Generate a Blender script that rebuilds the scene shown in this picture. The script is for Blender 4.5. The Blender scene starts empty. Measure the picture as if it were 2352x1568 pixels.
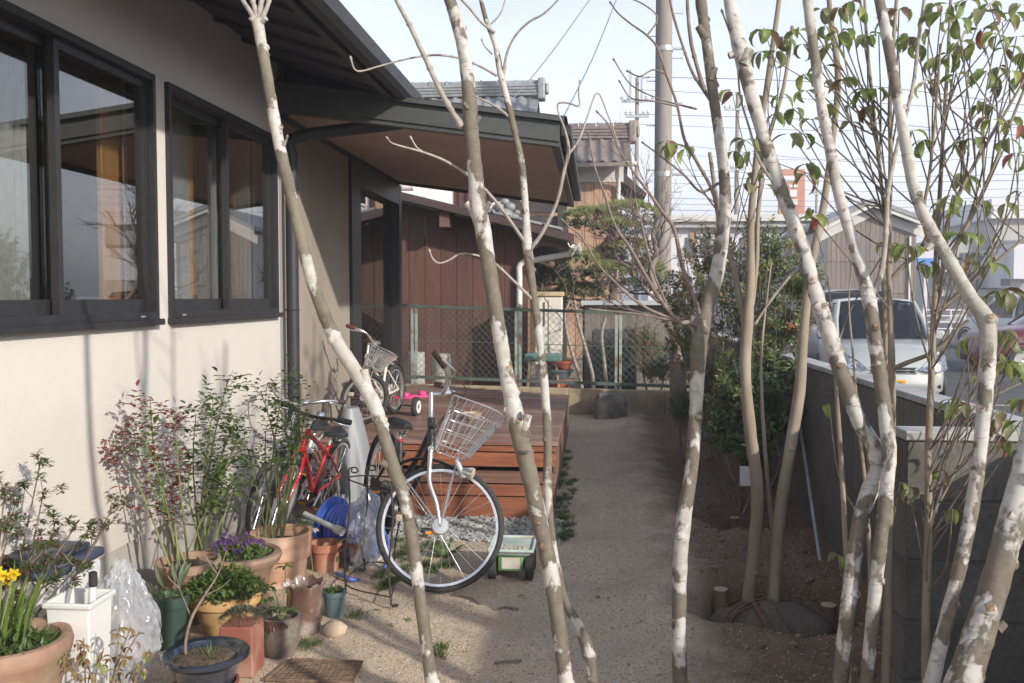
import bpy, bmesh, math, random
from math import sin, cos, pi, radians, sqrt, atan2
from mathutils import Vector, Matrix, noise
random.seed(7)
R = random.Random(11)
V = Vector
scene = bpy.context.scene
col = scene.collection

# ---------------------------------------------------------------- camera, sky, sun, exposure
FPX, CX, CY = 2150.0, 1176.0, 784.0          # focal length and centre, in pixels of a 2352 x 1568 picture
PITCH = math.atan(104.0 / FPX)
YAW = math.atan(191.0 * cos(PITCH) / FPX)
EYE = V((0.0, 0.0, 1.52))
cam_data = bpy.data.cameras.new('camera')
cam = bpy.data.objects.new('camera', cam_data)
col.objects.link(cam)
cam.location = EYE
cam.rotation_euler = (pi / 2 - PITCH, 0, YAW)
cam_data.sensor_width = 36.0
cam_data.lens = 36.0 * FPX / 2352.0
cam_data.clip_start = 0.05
cam_data.clip_end = 2000.0
scene.camera = cam

SUN_FROM = V((1.0, -0.86, 0.55)).normalized()      # towards the sun: behind the camera, to its right, low
sun_data = bpy.data.lights.new('sun', 'SUN')
sun_data.energy = 3.4
sun_data.angle = radians(1.3)
sun_data.color = (1.0, 0.93, 0.835)
sun = bpy.data.objects.new('sun', sun_data)
col.objects.link(sun)
sun.rotation_euler = SUN_FROM.to_track_quat('Z', 'Y').to_euler()
sun.location = SUN_FROM * 40

world = bpy.data.worlds.new('World')
scene.world = world
world.use_nodes = True
wn, wl = world.node_tree.nodes, world.node_tree.links
wn.clear()
w_out = wn.new('ShaderNodeOutputWorld')
w_bg = wn.new('ShaderNodeBackground')
w_bg.inputs['Strength'].default_value = 0.15
w_sky = wn.new('ShaderNodeTexSky')
w_sky.sky_type = 'NISHITA'
w_sky.sun_disc = False
w_sky.sun_elevation = math.asin(SUN_FROM.z)
w_sky.sun_rotation = atan2(SUN_FROM.x, SUN_FROM.y)
w_sky.air_density = 1.0
w_sky.dust_density = 1.6
w_sky.ozone_density = 1.2
# thin high cloud all over the sky, thicker veil low down
w_tc = wn.new('ShaderNodeTexCoord')
w_map = wn.new('ShaderNodeMapping'); w_map.inputs['Scale'].default_value = (1.0, 1.0, 3.2)
w_noise = wn.new('ShaderNodeTexNoise'); w_noise.inputs['Scale'].default_value = 2.6
w_noise.inputs['Detail'].default_value = 7; w_noise.inputs['Roughness'].default_value = 0.55
w_sep = wn.new('ShaderNodeSeparateXYZ')
w_el = wn.new('ShaderNodeMapRange')
w_el.inputs['From Min'].default_value = 0.0; w_el.inputs['From Max'].default_value = 0.62
w_el.inputs['To Min'].default_value = 0.99; w_el.inputs['To Max'].default_value = 0.12
w_add = wn.new('ShaderNodeMath'); w_add.operation = 'MULTIPLY_ADD'
w_add.inputs[1].default_value = 0.55; w_add.use_clamp = True
w_sub = wn.new('ShaderNodeMath'); w_sub.operation = 'SUBTRACT'; w_sub.inputs[1].default_value = 0.5
w_mix = wn.new('ShaderNodeMix'); w_mix.data_type = 'RGBA'
w_mix.inputs[7].default_value = (6.05, 6.2, 6.95, 1)
wl.new(w_tc.outputs['Generated'], w_map.inputs['Vector'])
wl.new(w_map.outputs['Vector'], w_noise.inputs['Vector'])
wl.new(w_tc.outputs['Generated'], w_sep.inputs[0])
wl.new(w_sep.outputs['Z'], w_el.inputs['Value'])
wl.new(w_noise.outputs['Fac'], w_sub.inputs[0])
wl.new(w_sub.outputs[0], w_add.inputs[0])
wl.new(w_el.outputs[0], w_add.inputs[2])
wl.new(w_add.outputs[0], w_mix.inputs['Factor'])
wl.new(w_sky.outputs['Color'], w_mix.inputs[6])
wl.new(w_mix.outputs[2], w_bg.inputs['Color'])
wl.new(w_bg.outputs[0], w_out.inputs['Surface'])

scene.view_settings.view_transform = 'Standard'
scene.view_settings.look = 'None'
scene.view_settings.gamma = 1.0
scene.view_settings.exposure = 0.55
scene.view_settings.use_curve_mapping = False
scene.render.engine = 'CYCLES'
scene.cycles.max_bounces = 6
scene.cycles.diffuse_bounces = 3
scene.cycles.glossy_bounces = 3
scene.cycles.transmission_bounces = 4
scene.cycles.transparent_max_bounces = 8
scene.cycles.caustics_reflective = False
scene.cycles.caustics_refractive = False
scene.cycles.use_denoising = True

# ---------------------------------------------------------------- picture point -> place in the world
_fw = V((-sin(YAW) * cos(PITCH), cos(YAW) * cos(PITCH), -sin(PITCH)))
_rt = V((cos(YAW), sin(YAW), 0))
_up = _rt.cross(_fw)
def ray(px, py):
    return _fw + _rt * ((px - CX) / FPX) + _up * ((CY - py) / FPX)
def at(px, py, d=None, X=None, Y=None, Z=None):
    r = ray(px, py)
    if X is not None: t = (X - EYE.x) / r.x
    elif Y is not None: t = (Y - EYE.y) / r.y
    elif Z is not None: t = (Z - EYE.z) / r.z
    else: t = d
    return EYE + r * t

# ---------------------------------------------------------------- materials
MATS = {}
def mat(name, c, c2=None, rough=0.7, scale=8.0, detail=4, lo=0.35, hi=0.65, bump=0.0, bscale=60.0, bdist=0.01, metal=0.0,
        stretch=None, spec=None, rnd=0.0, coat=0.0, trans=0.0, sss=0.0, c3=None, s3=2.0):
    """one procedural surface: two tones mixed by noise, a third in larger stains, optional relief, per-object variation"""
    if name in MATS: return MATS[name]
    m = bpy.data.materials.new(name); m.use_nodes = True
    n, l = m.node_tree.nodes, m.node_tree.links
    b = n['Principled BSDF']
    b.inputs['Roughness'].default_value = rough
    b.inputs['Metallic'].default_value = metal
    if spec is not None: b.inputs['Specular IOR Level'].default_value = spec
    if coat: b.inputs['Coat Weight'].default_value = coat; b.inputs['Coat Roughness'].default_value = 0.08
    if trans: b.inputs['Transmission Weight'].default_value = trans
    tc = n.new('ShaderNodeTexCoord'); mp = n.new('ShaderNodeMapping')
    l.new(tc.outputs['Object'], mp.inputs['Vector'])
    if stretch: mp.inputs['Scale'].default_value = stretch
    if rnd:
        oi = n.new('ShaderNodeObjectInfo')
        ad = n.new('ShaderNodeVectorMath'); ad.operation = 'SCALE'; ad.inputs['Scale'].default_value = 37.0
        cb = n.new('ShaderNodeCombineXYZ')
        for k in range(3): l.new(oi.outputs['Random'], cb.inputs[k])
        l.new(cb.outputs[0], ad.inputs[0]); l.new(ad.outputs[0], mp.inputs['Location'])
    out = None
    if c2 is not None:
        t = n.new('ShaderNodeTexNoise'); t.inputs['Scale'].default_value = scale; t.inputs['Detail'].default_value = detail
        l.new(mp.outputs[0], t.inputs['Vector'])
        mr = n.new('ShaderNodeMapRange'); mr.inputs['From Min'].default_value = lo; mr.inputs['From Max'].default_value = hi
        l.new(t.outputs['Fac'], mr.inputs['Value'])
        mx = n.new('ShaderNodeMix'); mx.data_type = 'RGBA'
        mx.inputs[6].default_value = (*c, 1); mx.inputs[7].default_value = (*c2, 1)
        l.new(mr.outputs[0], mx.inputs['Factor']); out = mx.outputs[2]
        if c3 is not None:
            t3 = n.new('ShaderNodeTexNoise'); t3.inputs['Scale'].default_value = s3; t3.inputs['Detail'].default_value = 5
            l.new(mp.outputs[0], t3.inputs['Vector'])
            m3 = n.new('ShaderNodeMapRange'); m3.inputs['From Min'].default_value = 0.5; m3.inputs['From Max'].default_value = 0.68
            l.new(t3.outputs['Fac'], m3.inputs['Value'])
            x3 = n.new('ShaderNodeMix'); x3.data_type = 'RGBA'; x3.inputs[7].default_value = (*c3, 1)
            l.new(out, x3.inputs[6]); l.new(m3.outputs[0], x3.inputs['Factor']); out = x3.outputs[2]
    if rnd:
        hs = n.new('ShaderNodeHueSaturation')
        mr2 = n.new('ShaderNodeMapRange'); mr2.inputs['To Min'].default_value = 1 - rnd; mr2.inputs['To Max'].default_value = 1 + rnd
        l.new(oi.outputs['Random'], mr2.inputs['Value']); l.new(mr2.outputs[0], hs.inputs['Value'])
        if out is None: hs.inputs['Color'].default_value = (*c, 1)
        else: l.new(out, hs.inputs['Color'])
        out = hs.outputs[0]
    if out is None: b.inputs['Base Color'].default_value = (*c, 1)
    else: l.new(out, b.inputs['Base Color'])
    if bump:
        tb = n.new('ShaderNodeTexNoise'); tb.inputs['Scale'].default_value = bscale; tb.inputs['Detail'].default_value = 3
        l.new(mp.outputs[0], tb.inputs['Vector'])
        bp = n.new('ShaderNodeBump'); bp.inputs['Strength'].default_value = bump; bp.inputs['Distance'].default_value = bdist
        l.new(tb.outputs['Fac'], bp.inputs['Height']); l.new(bp.outputs[0], b.inputs['Normal'])
    if sss:
        # thin leaf: some light passes through
        tr = n.new('ShaderNodeBsdfTranslucent'); ms = n.new('ShaderNodeMixShader'); ms.inputs[0].default_value = sss
        if out is None: tr.inputs['Color'].default_value = (*c, 1)
        else: l.new(out, tr.inputs['Color'])
        o = n['Material Output']
        l.new(b.outputs[0], ms.inputs[1]); l.new(tr.outputs[0], ms.inputs[2]); l.new(ms.outputs[0], o.inputs['Surface'])
    MATS[name] = m
    return m

def glass_mat(name, tint=(1, 1, 1), rough=0.0, ior=1.5, boost=1.0):
    m = bpy.data.materials.new(name); m.use_nodes = True
    n, l = m.node_tree.nodes, m.node_tree.links
    n.remove(n['Principled BSDF'])
    g = n.new('ShaderNodeBsdfGlossy'); g.inputs['Roughness'].default_value = rough
    t = n.new('ShaderNodeBsdfTransparent'); t.inputs['Color'].default_value = (*tint, 1)
    f = n.new('ShaderNodeFresnel')
    ge = n.new('ShaderNodeNewGeometry'); io = n.new('ShaderNodeMapRange')      # same reflectance from either face of the pane
    io.inputs['To Min'].default_value = ior; io.inputs['To Max'].default_value = 1.0 / ior
    l.new(ge.outputs['Backfacing'], io.inputs['Value']); l.new(io.outputs[0], f.inputs['IOR'])
    mu = n.new('ShaderNodeMath'); mu.operation = 'MULTIPLY'; mu.use_clamp = True; mu.inputs[1].default_value = boost
    mx = n.new('ShaderNodeMixShader')
    l.new(f.outputs[0], mu.inputs[0]); l.new(mu.outputs[0], mx.inputs[0])
    l.new(t.outputs[0], mx.inputs[1]); l.new(g.outputs[0], mx.inputs[2])
    l.new(mx.outputs[0], n['Material Output'].inputs['Surface'])
    MATS[name] = m
    return m

def bark_mat(name, pale, dark, mid, zs=0.42, sc=6.0, thr=0.5):
    """flaking bark: pale new bark and brown old bark in irregular patches with sharp edges, rings and lichen"""
    m = bpy.data.materials.new(name); m.use_nodes = True
    n, l = m.node_tree.nodes, m.node_tree.links
    b = n['Principled BSDF']; b.inputs['Roughness'].default_value = 0.8
    tc = n.new('ShaderNodeTexCoord'); mp = n.new('ShaderNodeMapping'); mp.inputs['Scale'].default_value = (1, 1, zs * 1.9)
    l.new(tc.outputs['Object'], mp.inputs['Vector'])
    t = n.new('ShaderNodeTexNoise'); t.inputs['Scale'].default_value = sc; t.inputs['Detail'].default_value = 8; t.inputs['Roughness'].default_value = 0.58
    t.inputs['Distortion'].default_value = 0.25
    l.new(mp.outputs[0], t.inputs['Vector'])
    r = n.new('ShaderNodeValToRGB')
    e = r.color_ramp.elements
    e[0].position = thr - 0.035; e[0].color = (*dark, 1)
    e[1].position = thr + 0.02; e[1].color = (*pale, 1)
    k = r.color_ramp.elements.new(thr - 0.012); k.color = (*[a * 0.75 for a in dark], 1)
    l.new(t.outputs['Fac'], r.inputs[0])
    t2 = n.new('ShaderNodeTexNoise'); t2.inputs['Scale'].default_value = 38; t2.inputs['Detail'].default_value = 6
    l.new(tc.outputs['Object'], t2.inputs['Vector'])
    mr = n.new('ShaderNodeMapRange'); mr.inputs['From Min'].default_value = 0.46; mr.inputs['From Max'].default_value = 0.70
    mr.inputs['To Max'].default_value = 0.55
    l.new(t2.outputs['Fac'], mr.inputs['Value'])
    mx = n.new('ShaderNodeMix'); mx.data_type = 'RGBA'; mx.inputs[7].default_value = (*mid, 1)
    l.new(mr.outputs[0], mx.inputs['Factor']); l.new(r.outputs[0], mx.inputs[6])
    # fine dark cracks and lenticels running round the stem
    mq = n.new('ShaderNodeMapping'); mq.inputs['Scale'].default_value = (22, 22, 150); l.new(tc.outputs['Object'], mq.inputs['Vector'])
    t4 = n.new('ShaderNodeTexNoise'); t4.inputs['Scale'].default_value = 1.0; t4.inputs['Detail'].default_value = 3; l.new(mq.outputs[0], t4.inputs['Vector'])
    r4 = n.new('ShaderNodeMapRange'); r4.inputs['From Min'].default_value = 0.63; r4.inputs['From Max'].default_value = 0.70; r4.inputs['To Max'].default_value = 0.55; l.new(t4.outputs['Fac'], r4.inputs['Value'])
    x4 = n.new('ShaderNodeMix'); x4.data_type = 'RGBA'; x4.inputs[7].default_value = (*[a * 0.55 for a in dark], 1); l.new(r4.outputs[0], x4.inputs['Factor']); l.new(mx.outputs[2], x4.inputs[6])
    # grey-green lichen in broad stains
    t5 = n.new('ShaderNodeTexNoise'); t5.inputs['Scale'].default_value = 5.0; t5.inputs['Detail'].default_value = 7; l.new(tc.outputs['Object'], t5.inputs['Vector'])
    r5 = n.new('ShaderNodeMapRange'); r5.inputs['From Min'].default_value = 0.52; r5.inputs['From Max'].default_value = 0.72; r5.inputs['To Max'].default_value = 0.6; l.new(t5.outputs['Fac'], r5.inputs['Value'])
    x5 = n.new('ShaderNodeMix'); x5.data_type = 'RGBA'; x5.inputs[7].default_value = (0.27, 0.265, 0.19, 1); l.new(r5.outputs[0], x5.inputs['Factor']); l.new(x4.outputs[2], x5.inputs[6])
    l.new(x5.outputs[2], b.inputs['Base Color'])
    ad = n.new('ShaderNodeMath'); ad.operation = 'MULTIPLY_ADD'; ad.inputs[1].default_value = 0.5
    l.new(t2.outputs['Fac'], ad.inputs[0]); l.new(r.outputs['Color'], ad.inputs[2])
    bp = n.new('ShaderNodeBump'); bp.inputs['Strength'].default_value = 0.5; bp.inputs['Distance'].default_value = 0.004
    l.new(ad.outputs[0], bp.inputs['Height']); l.new(bp.outputs[0], b.inputs['Normal'])
    MATS[name] = m
    return m

# ---------------------------------------------------------------- mesh collector
def catmull(pts, n=6):
    """smooth a list of tuples (any dimension) by Catmull-Rom"""
    if len(pts) < 3: return [tuple(p) for p in pts]
    out = []
    P = [pts[0]] + list(pts) + [pts[-1]]
    for i in range(1, len(P) - 2):
        for k in range(n):
            t = k / n
            out.append(tuple(0.5 * ((2 * b) + (c - a) * t + (2 * a - 5 * b + 4 * c - d) * t * t + (3 * b - a - 3 * c + d) * t ** 3)
                             for a, b, c, d in zip(P[i - 1], P[i], P[i + 1], P[i + 2])))
    out.append(tuple(pts[-1]))
    return out

class MB:
    def __init__(s): s.v = []; s.f = []
    def add(s, vs, fs):
        o = len(s.v); s.v.extend([tuple(v) for v in vs]); s.f.extend([tuple(i + o for i in f) for f in fs]); return s
    def box(s, x0, x1, y0, y1, z0, z1):
        return s.add([(x0, y0, z0), (x1, y0, z0), (x1, y1, z0), (x0, y1, z0), (x0, y0, z1), (x1, y0, z1), (x1, y1, z1), (x0, y1, z1)],
                     [(0, 3, 2, 1), (4, 5, 6, 7), (0, 1, 5, 4), (1, 2, 6, 5), (2, 3, 7, 6), (3, 0, 4, 7)])
    def hexa(s, a):   # eight corners, bottom ring then top ring
        return s.add(a, [(0, 3, 2, 1), (4, 5, 6, 7), (0, 1, 5, 4), (1, 2, 6, 5), (2, 3, 7, 6), (3, 0, 4, 7)])
    def obox(s, c, ax, ay, az):   # centre and three half-axis vectors
        c = V(c); ax, ay, az = V(ax), V(ay), V(az)
        return s.hexa([c - ax - ay - az, c + ax - ay - az, c + ax + ay - az, c - ax + ay - az,
                       c - ax - ay + az, c + ax - ay + az, c + ax + ay + az, c - ax + ay + az])
    def beam(s, a, b, w, h, up=(0, 0, 1)):   # a bar from a to b, width w, height h
        a, b = V(a), V(b); d = (b - a); u = V(up); sd = d.cross(u).normalized(); u2 = sd.cross(d).normalized()
        return s.obox((a + b) / 2, d / 2, sd * (w / 2), u2 * (h / 2))
    def tube(s, pts, r, n=8, caps=True, flat=1.0, upv=None, jit=0.0, rr=None):
        pts = [V(p) for p in pts]; m = len(pts)
        if m < 2: return s
        if not hasattr(r, '__len__'): r = [r] * m
        o = len(s.v); prev = None
        for i, p in enumerate(pts):
            t = (pts[min(i + 1, m - 1)] - pts[max(i - 1, 0)])
            if t.length < 1e-9: t = V((0, 0, 1))
            t.normalize()
            if prev is None:
                a = V(upv) if upv else (V((0, 0, 1)) if abs(t.z) < 0.9 else V((1, 0, 0)))
                u = (a - t * a.dot(t)).normalized()
            else:
                u = (prev - t * prev.dot(t))
                u = u.normalized() if u.length > 1e-6 else V((1, 0, 0))
            prev = u; w = t.cross(u)
            for k in range(n):
                an = 2 * pi * k / n
                q = r[i] * (1 + (rr.uniform(-jit, jit) if jit else 0))
                s.v.append(tuple(p + u * (cos(an) * q) + w * (sin(an) * q * flat)))
        for i in range(m - 1):
            for k in range(n):
                a, b = o + i * n + k, o + i * n + (k + 1) % n
                s.f.append((a, b, b + n, a + n))
        if caps:
            s.f.append(tuple(o + k for k in reversed(range(n)))); s.f.append(tuple(o + (m - 1) * n + k for k in range(n)))
        return s
    def lathe(s, prof, n=24, c=(0, 0, 0), axis=None, jit=0.0, rr=None, sq=0.0):
        """prof: (radius, height) pairs; axis: direction of the height; sq: 0 round .. 1 squared"""
        c = V(c); ax = V(axis).normalized() if axis else V((0, 0, 1))
        a = V((1, 0, 0)) if abs(ax.x) < 0.9 else V((0, 1, 0))
        u = (a - ax * a.dot(ax)).normalized(); w = ax.cross(u); o = len(s.v)
        for r, h in prof:
            for k in range(n):
                an = 2 * pi * k / n; q = r
                if sq:
                    q = r * (1 - sq + sq / max(abs(cos(an)), abs(sin(an))))
                if jit: q *= 1 + rr.uniform(-jit, jit)
                s.v.append(tuple(c + ax * h + u * (cos(an) * q) + w * (sin(an) * q)))
        m = len(prof)
        for i in range(m - 1):
            for k in range(n):
                a, b = o + i * n + k, o + i * n + (k + 1) % n
                s.f.append((a, b, b + n, a + n))
        closed = prof[0] == prof[-1]
        if prof[0][0] > 1e-5 and not closed: s.f.append(tuple(o + k for k in reversed(range(n))))
        if prof[-1][0] > 1e-5 and not closed: s.f.append(tuple(o + (m - 1) * n + k for k in range(n)))
        return s
    def torus(s, c, axis, Rr, r, n=40, m=8, a0=0, a1=2 * pi):
        c = V(c); ax = V(axis).normalized(); a = V((0, 0, 1)) if abs(ax.z) < 0.9 else V((1, 0, 0))
        u = (a - ax * a.dot(ax)).normalized(); w = ax.cross(u)
        full = abs(a1 - a0 - 2 * pi) < 1e-6; o = len(s.v); cnt = n if full else n + 1
        for i in range(cnt):
            an = a0 + (a1 - a0) * i / n; dv = u * cos(an) + w * sin(an)
            for k in range(m):
                b = 2 * pi * k / m
                s.v.append(tuple(c + dv * (Rr + r * cos(b)) + ax * (r * sin(b))))
        for i in range(n):
            for k in range(m):
                a_, b_ = o + i * m + k, o + i * m + (k + 1) % m
                j = (i + 1) % cnt
                s.f.append((a_, o + j * m + k, o + j * m + (k + 1) % m, b_))
        return s
    def leaf(s, p, d, up, L, w, droop=0.3, fold=0.25, seg=3):
        """a pointed leaf folded along its midrib and curving down towards the tip"""
        p, d, up = V(p), V(d).normalized(), V(up)
        side = d.cross(up)
        if side.length < 1e-4: side = d.cross(V((0.3, 0.9, 0.2)))
        side.normalize(); nn = side.cross(d).normalized()
        o = len(s.v); mids = []; q = p.copy(); dd = d.copy()
        prof = {2: (0.0, 0.95, 0.0), 3: (0.0, 0.9, 0.75, 0.0), 4: (0.0, 0.75, 1.0, 0.68, 0.0), 5: (0.0, 0.62, 0.98, 0.9, 0.5, 0.0)}[seg]
        rows = []
        for i in range(seg + 1):
            hw = prof[i] * w / 2
            if hw == 0: rows.append((len(s.v),)); s.v.append(tuple(q))
            else:
                k = len(s.v); e = nn * (fold * hw)
                s.v.append(tuple(q + side * hw + e)); s.v.append(tuple(q)); s.v.append(tuple(q - side * hw + e)); rows.append((k, k + 1, k + 2))
            q = q + dd * (L / seg)
            dd = (dd - nn * (droop * 1.6 / seg)).normalized(); nn = side.cross(dd).normalized()
        for a, b in zip(rows, rows[1:]):
            if len(a) == 1 and len(b) == 3: s.f += [(a[0], b[0], b[1]), (a[0], b[1], b[2])]
            elif len(a) == 3 and len(b) == 1: s.f += [(a[0], b[0], a[1]), (a[1], b[0], a[2])]
            else: s.f += [(a[0], b[0], b[1], a[1]), (a[1], b[1], b[2], a[2])]
        return s
    def mesh(s, name, m, smooth=30, bevel=0.0, seg=1, origin=None):
        me = bpy.data.meshes.new(name)
        vs = s.v if origin is None else [(a - origin[0], b - origin[1], c - origin[2]) for a, b, c in s.v]
        me.from_pydata(vs, [], s.f)
        if bevel:
            bm = bmesh.new(); bm.from_mesh(me)
            bmesh.ops.recalc_face_normals(bm, faces=bm.faces)
            eds = [e for e in bm.edges if len(e.link_faces) == 2 and e.calc_face_angle(0) > 0.6]
            bmesh.ops.bevel(bm, geom=eds, offset=bevel, segments=seg, profile=0.5, affect='EDGES', clamp_overlap=True)
            bm.to_mesh(me); bm.free()
        if m is not None:
            me.materials.append(m if not isinstance(m, str) else MATS[m])
        if smooth:
            me.shade_smooth()
            if smooth < 180: me.set_sharp_from_angle(angle=radians(smooth))
        me.update()
        return me
    def build(s, name, m, parent=None, smooth=30, bevel=0.0, seg=1, kind=None, label=None):
        """everything collected becomes ONE mesh object, in world coordinates; parents sit at their own place"""
        org = parent_origin(parent)
        o = bpy.data.objects.new(name, s.mesh(name, m, smooth, bevel, seg, origin=org))
        col.objects.link(o)
        if parent is not None: o.parent = parent
        if kind: o['kind'] = kind
        if label: o['label'] = label
        return o

def parent_origin(p):
    t = V((0, 0, 0))
    while p is not None:
        t = t + V(p.location); p = p.parent
    return t if t.length > 0 else None

def tag(o, label, cat, group=None):
    o['label'] = label; o['category'] = cat
    if group: o['group'] = group
    return o
def thing(name, label, cat, loc=(0, 0, 0), group=None):
    o = bpy.data.objects.new(name, None); o.empty_display_size = 0.1
    o.location = loc; col.objects.link(o)
    return tag(o, label, cat, group)
def structure(o):
    o['kind'] = 'structure'; return o
def inst(name, me, loc, rot=(0, 0, 0), scale=(1, 1, 1), parent=None):
    """one more piece that shares mesh data"""
    o = bpy.data.objects.new(name, me); col.objects.link(o)
    po = parent_origin(parent)
    o.location = V(loc) - (po if po is not None else V((0, 0, 0)))
    o.rotation_euler = rot; o.scale = scale
    if parent is not None: o.parent = parent
    return o
def copy_tree(o, parent=None):
    c = o.copy(); col.objects.link(c); c.parent = parent
    for ch in list(o.children): copy_tree(ch, c)
    return c
def fbm(x, y, z=0.0, o=4):
    return noise.fractal(V((x, y, z)), 1.0, 2.0, o)

# ================================================================ the ground
def ss(a, b, x):
    t = min(1, max(0, (x - a) / (b - a))); return t * t * (3 - 2 * t)
HOLES = [(0.92, 4.62, 0.50, 0.30), (1.02, 6.35, 0.45, 0.13)]
def gz(x, y):
    """height of the garden ground"""
    h = 0.012 * fbm(x * 1.3, y * 1.3) + 0.006 * fbm(x * 5, y * 5, 3.0)
    far = ss(8.0, 11.0, y)
    h += 0.10 * far                                            # rises towards the back boundary
    h += -0.006 * max(0.0, noise.noise(V((x * 5.5, y * 3.6, 7.7)))) * ss(-1.2, -0.8, x) * (1 - ss(0.5, 0.8, x))   # shallow footprints on the path
    bank = math.exp(-((x - (0.42 + 0.02 * (y - 6))) / 0.22) ** 2) * ss(4.2, 5.6, y) * (1 - 0.3 * ss(9.5, 11, y))
    h += bank * (0.07 + 0.03 * fbm(x * 1.6, y * 0.9, 9.0) + 0.02 * fbm(x * 6, y * 6, 4.0))      # a bank of dug sand along the path
    bed = ss(0.35, 0.8, x)
    h += bed * (0.05 * fbm(x * 2.4, y * 2.4, 5.0) + 0.03 * fbm(x * 7, y * 7, 1.0))
    for hx, hy, hr, hd in HOLES:
        d = sqrt((x - hx) ** 2 + ((y - hy) / 0.85) ** 2) / hr
        h += 0.05 * math.exp(-((d - 1.28) / 0.28) ** 2) - hd * (1 - ss(0.72, 1.06, d + 0.10 * fbm(x * 4, y * 4, 2.0)))
    h -= 0.055 * ss(5.5, 6.05, y) * (1 - ss(-0.25, 0.05, x)) * (1 - ss(6.7, 7.2, y))   # hollow of crushed stone at the steps
    return h

def ground_mat():
    m = bpy.data.materials.new('sand_and_soil'); m.use_nodes = True
    n, l = m.node_tree.nodes, m.node_tree.links
    b = n['Principled BSDF']; b.inputs['Roughness'].default_value = 0.95; b.inputs['Specular IOR Level'].default_value = 0.15
    tc = n.new('ShaderNodeTexCoord')
    def nz(s, d, r=0.6):
        t = n.new('ShaderNodeTexNoise'); t.inputs['Scale'].default_value = s; t.inputs['Detail'].default_value = d; t.inputs['Roughness'].default_value = r
        l.new(tc.outputs['Object'], t.inputs['Vector']); return t.outputs['Fac']
    def rng(o, a, c, lo=0.0, hi=1.0):
        t = n.new('ShaderNodeMapRange'); t.inputs['From Min'].default_value = a; t.inputs['From Max'].default_value = c
        t.inputs['To Min'].default_value = lo; t.inputs['To Max'].default_value = hi
        l.new(o, t.inputs['Value']); return t.outputs[0]
    def mixc(f, a, c):
        t = n.new('ShaderNodeMix'); t.data_type = 'RGBA'; l.new(f, t.inputs['Factor'])
        for k, q in ((6, a), (7, c)):
            if isinstance(q, tuple): t.inputs[k].default_value = (*q, 1)
            else: l.new(q, t.inputs[k])
        return t.outputs[2]
    vo = n.new('ShaderNodeTexVoronoi'); vo.inputs['Scale'].default_value = 150; vo.inputs['Randomness'].default_value = 1
    l.new(tc.outputs['Object'], vo.inputs['Vector'])
    sep = n.new('ShaderNodeSeparateColor'); l.new(vo.outputs['Color'], sep.inputs[0])
    grain = rng(sep.outputs[0], 0.0, 1.0)
    sand = mixc(grain, (0.58, 0.435, 0.305), (0.76, 0.62, 0.465))
    sand = mixc(rng(sep.outputs[1], 0.90, 0.93), sand, (0.22, 0.19, 0.16))
    sand = mixc(rng(sep.outputs[2], 0.93, 0.95), sand, (0.72, 0.68, 0.60))
    sand = mixc(rng(nz(0.8, 8, 0.7), 0.50, 0.62, 0, 0.28), sand, (0.40, 0.30, 0.21))      # damp, trodden patches
    sand = mixc(rng(nz(1.6, 6), 0.46, 0.72, 0, 0.4), sand, (0.44, 0.34, 0.25))
    soil = mixc(nz(26, 6), (0.17, 0.11, 0.07), (0.33, 0.23, 0.15))
    soil = mixc(rng(sep.outputs[1], 0.90, 0.94), soil, (0.38, 0.33, 0.27))
    sx = n.new('ShaderNodeSeparateXYZ'); l.new(tc.outputs['Object'], sx.inputs[0])
    ad = n.new('ShaderNodeMath'); ad.operation = 'MULTIPLY_ADD'; ad.inputs[1].default_value = 0.7
    l.new(nz(3.0, 6), ad.inputs[0]); l.new(sx.outputs['X'], ad.inputs[2])
    c = mixc(rng(ad.outputs[0], 0.66, 0.98), sand, soil)
    l.new(c, b.inputs['Base Color'])
    h = n.new('ShaderNodeMath'); h.operation = 'MULTIPLY_ADD'; h.inputs[1].default_value = -0.9
    l.new(vo.outputs['Distance'], h.inputs[0]); l.new(nz(30, 5), h.inputs[2])
    bp = n.new('ShaderNodeBump'); bp.inputs['Strength'].default_value = 0.8; bp.inputs['Distance'].default_value = 0.010
    l.new(h.outputs[0], bp.inputs['Height']); l.new(bp.outputs[0], b.inputs['Normal'])
    MATS['ground'] = m
    return m
ground_mat()
mat('earth', (0.24, 0.21, 0.16), (0.33, 0.29, 0.22), rough=0.95, scale=0.6)
mat('asphalt', (0.055, 0.055, 0.058), (0.085, 0.083, 0.082), rough=0.9, scale=3.0, bump=0.4, bscale=180, bdist=0.004, c3=(0.11, 0.105, 0.10), s3=0.5)
mat('line_white', (0.62, 0.62, 0.60), (0.35, 0.35, 0.34), rough=0.8, scale=14)

b = MB(); b.add([(-700, -700, -0.42), (700, -700, -0.42), (700, 900, -0.42), (-700, 900, -0.42)], [(0, 1, 2, 3)])
structure(b.build('ground', MATS['earth'], smooth=0))
b = MB()
gx0, gx1, gy0, gy1, stp = -2.42, 1.62, -1.6, 12.4, 0.05
nx, ny = int((gx1 - gx0) / stp) + 1, int((gy1 - gy0) / stp) + 1
for j in range(ny):
    for i in range(nx):
        x, y = gx0 + i * stp, gy0 + j * stp
        b.v.append((x, y, gz(x, y)))
for j in range(ny - 1):
    for i in range(nx - 1):
        a = j * nx + i; b.f.append((a, a + 1, a + nx + 1, a + nx))
structure(b.build('garden_ground', MATS['ground'], smooth=180))
b = MB(); b.add([(1.66, -12, -0.06), (90, -12, -0.06), (90, 58, -0.06), (1.66, 58, -0.06)], [(0, 1, 2, 3)])
structure(b.build('parking_lot', MATS['asphalt'], smooth=0))
b = MB(); b.add([(-20, 12.4, 0.10), (1.64, 12.4, 0.10), (1.64, 30, 0.10), (-20, 30, 0.10)], [(0, 1, 2, 3)])
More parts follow.
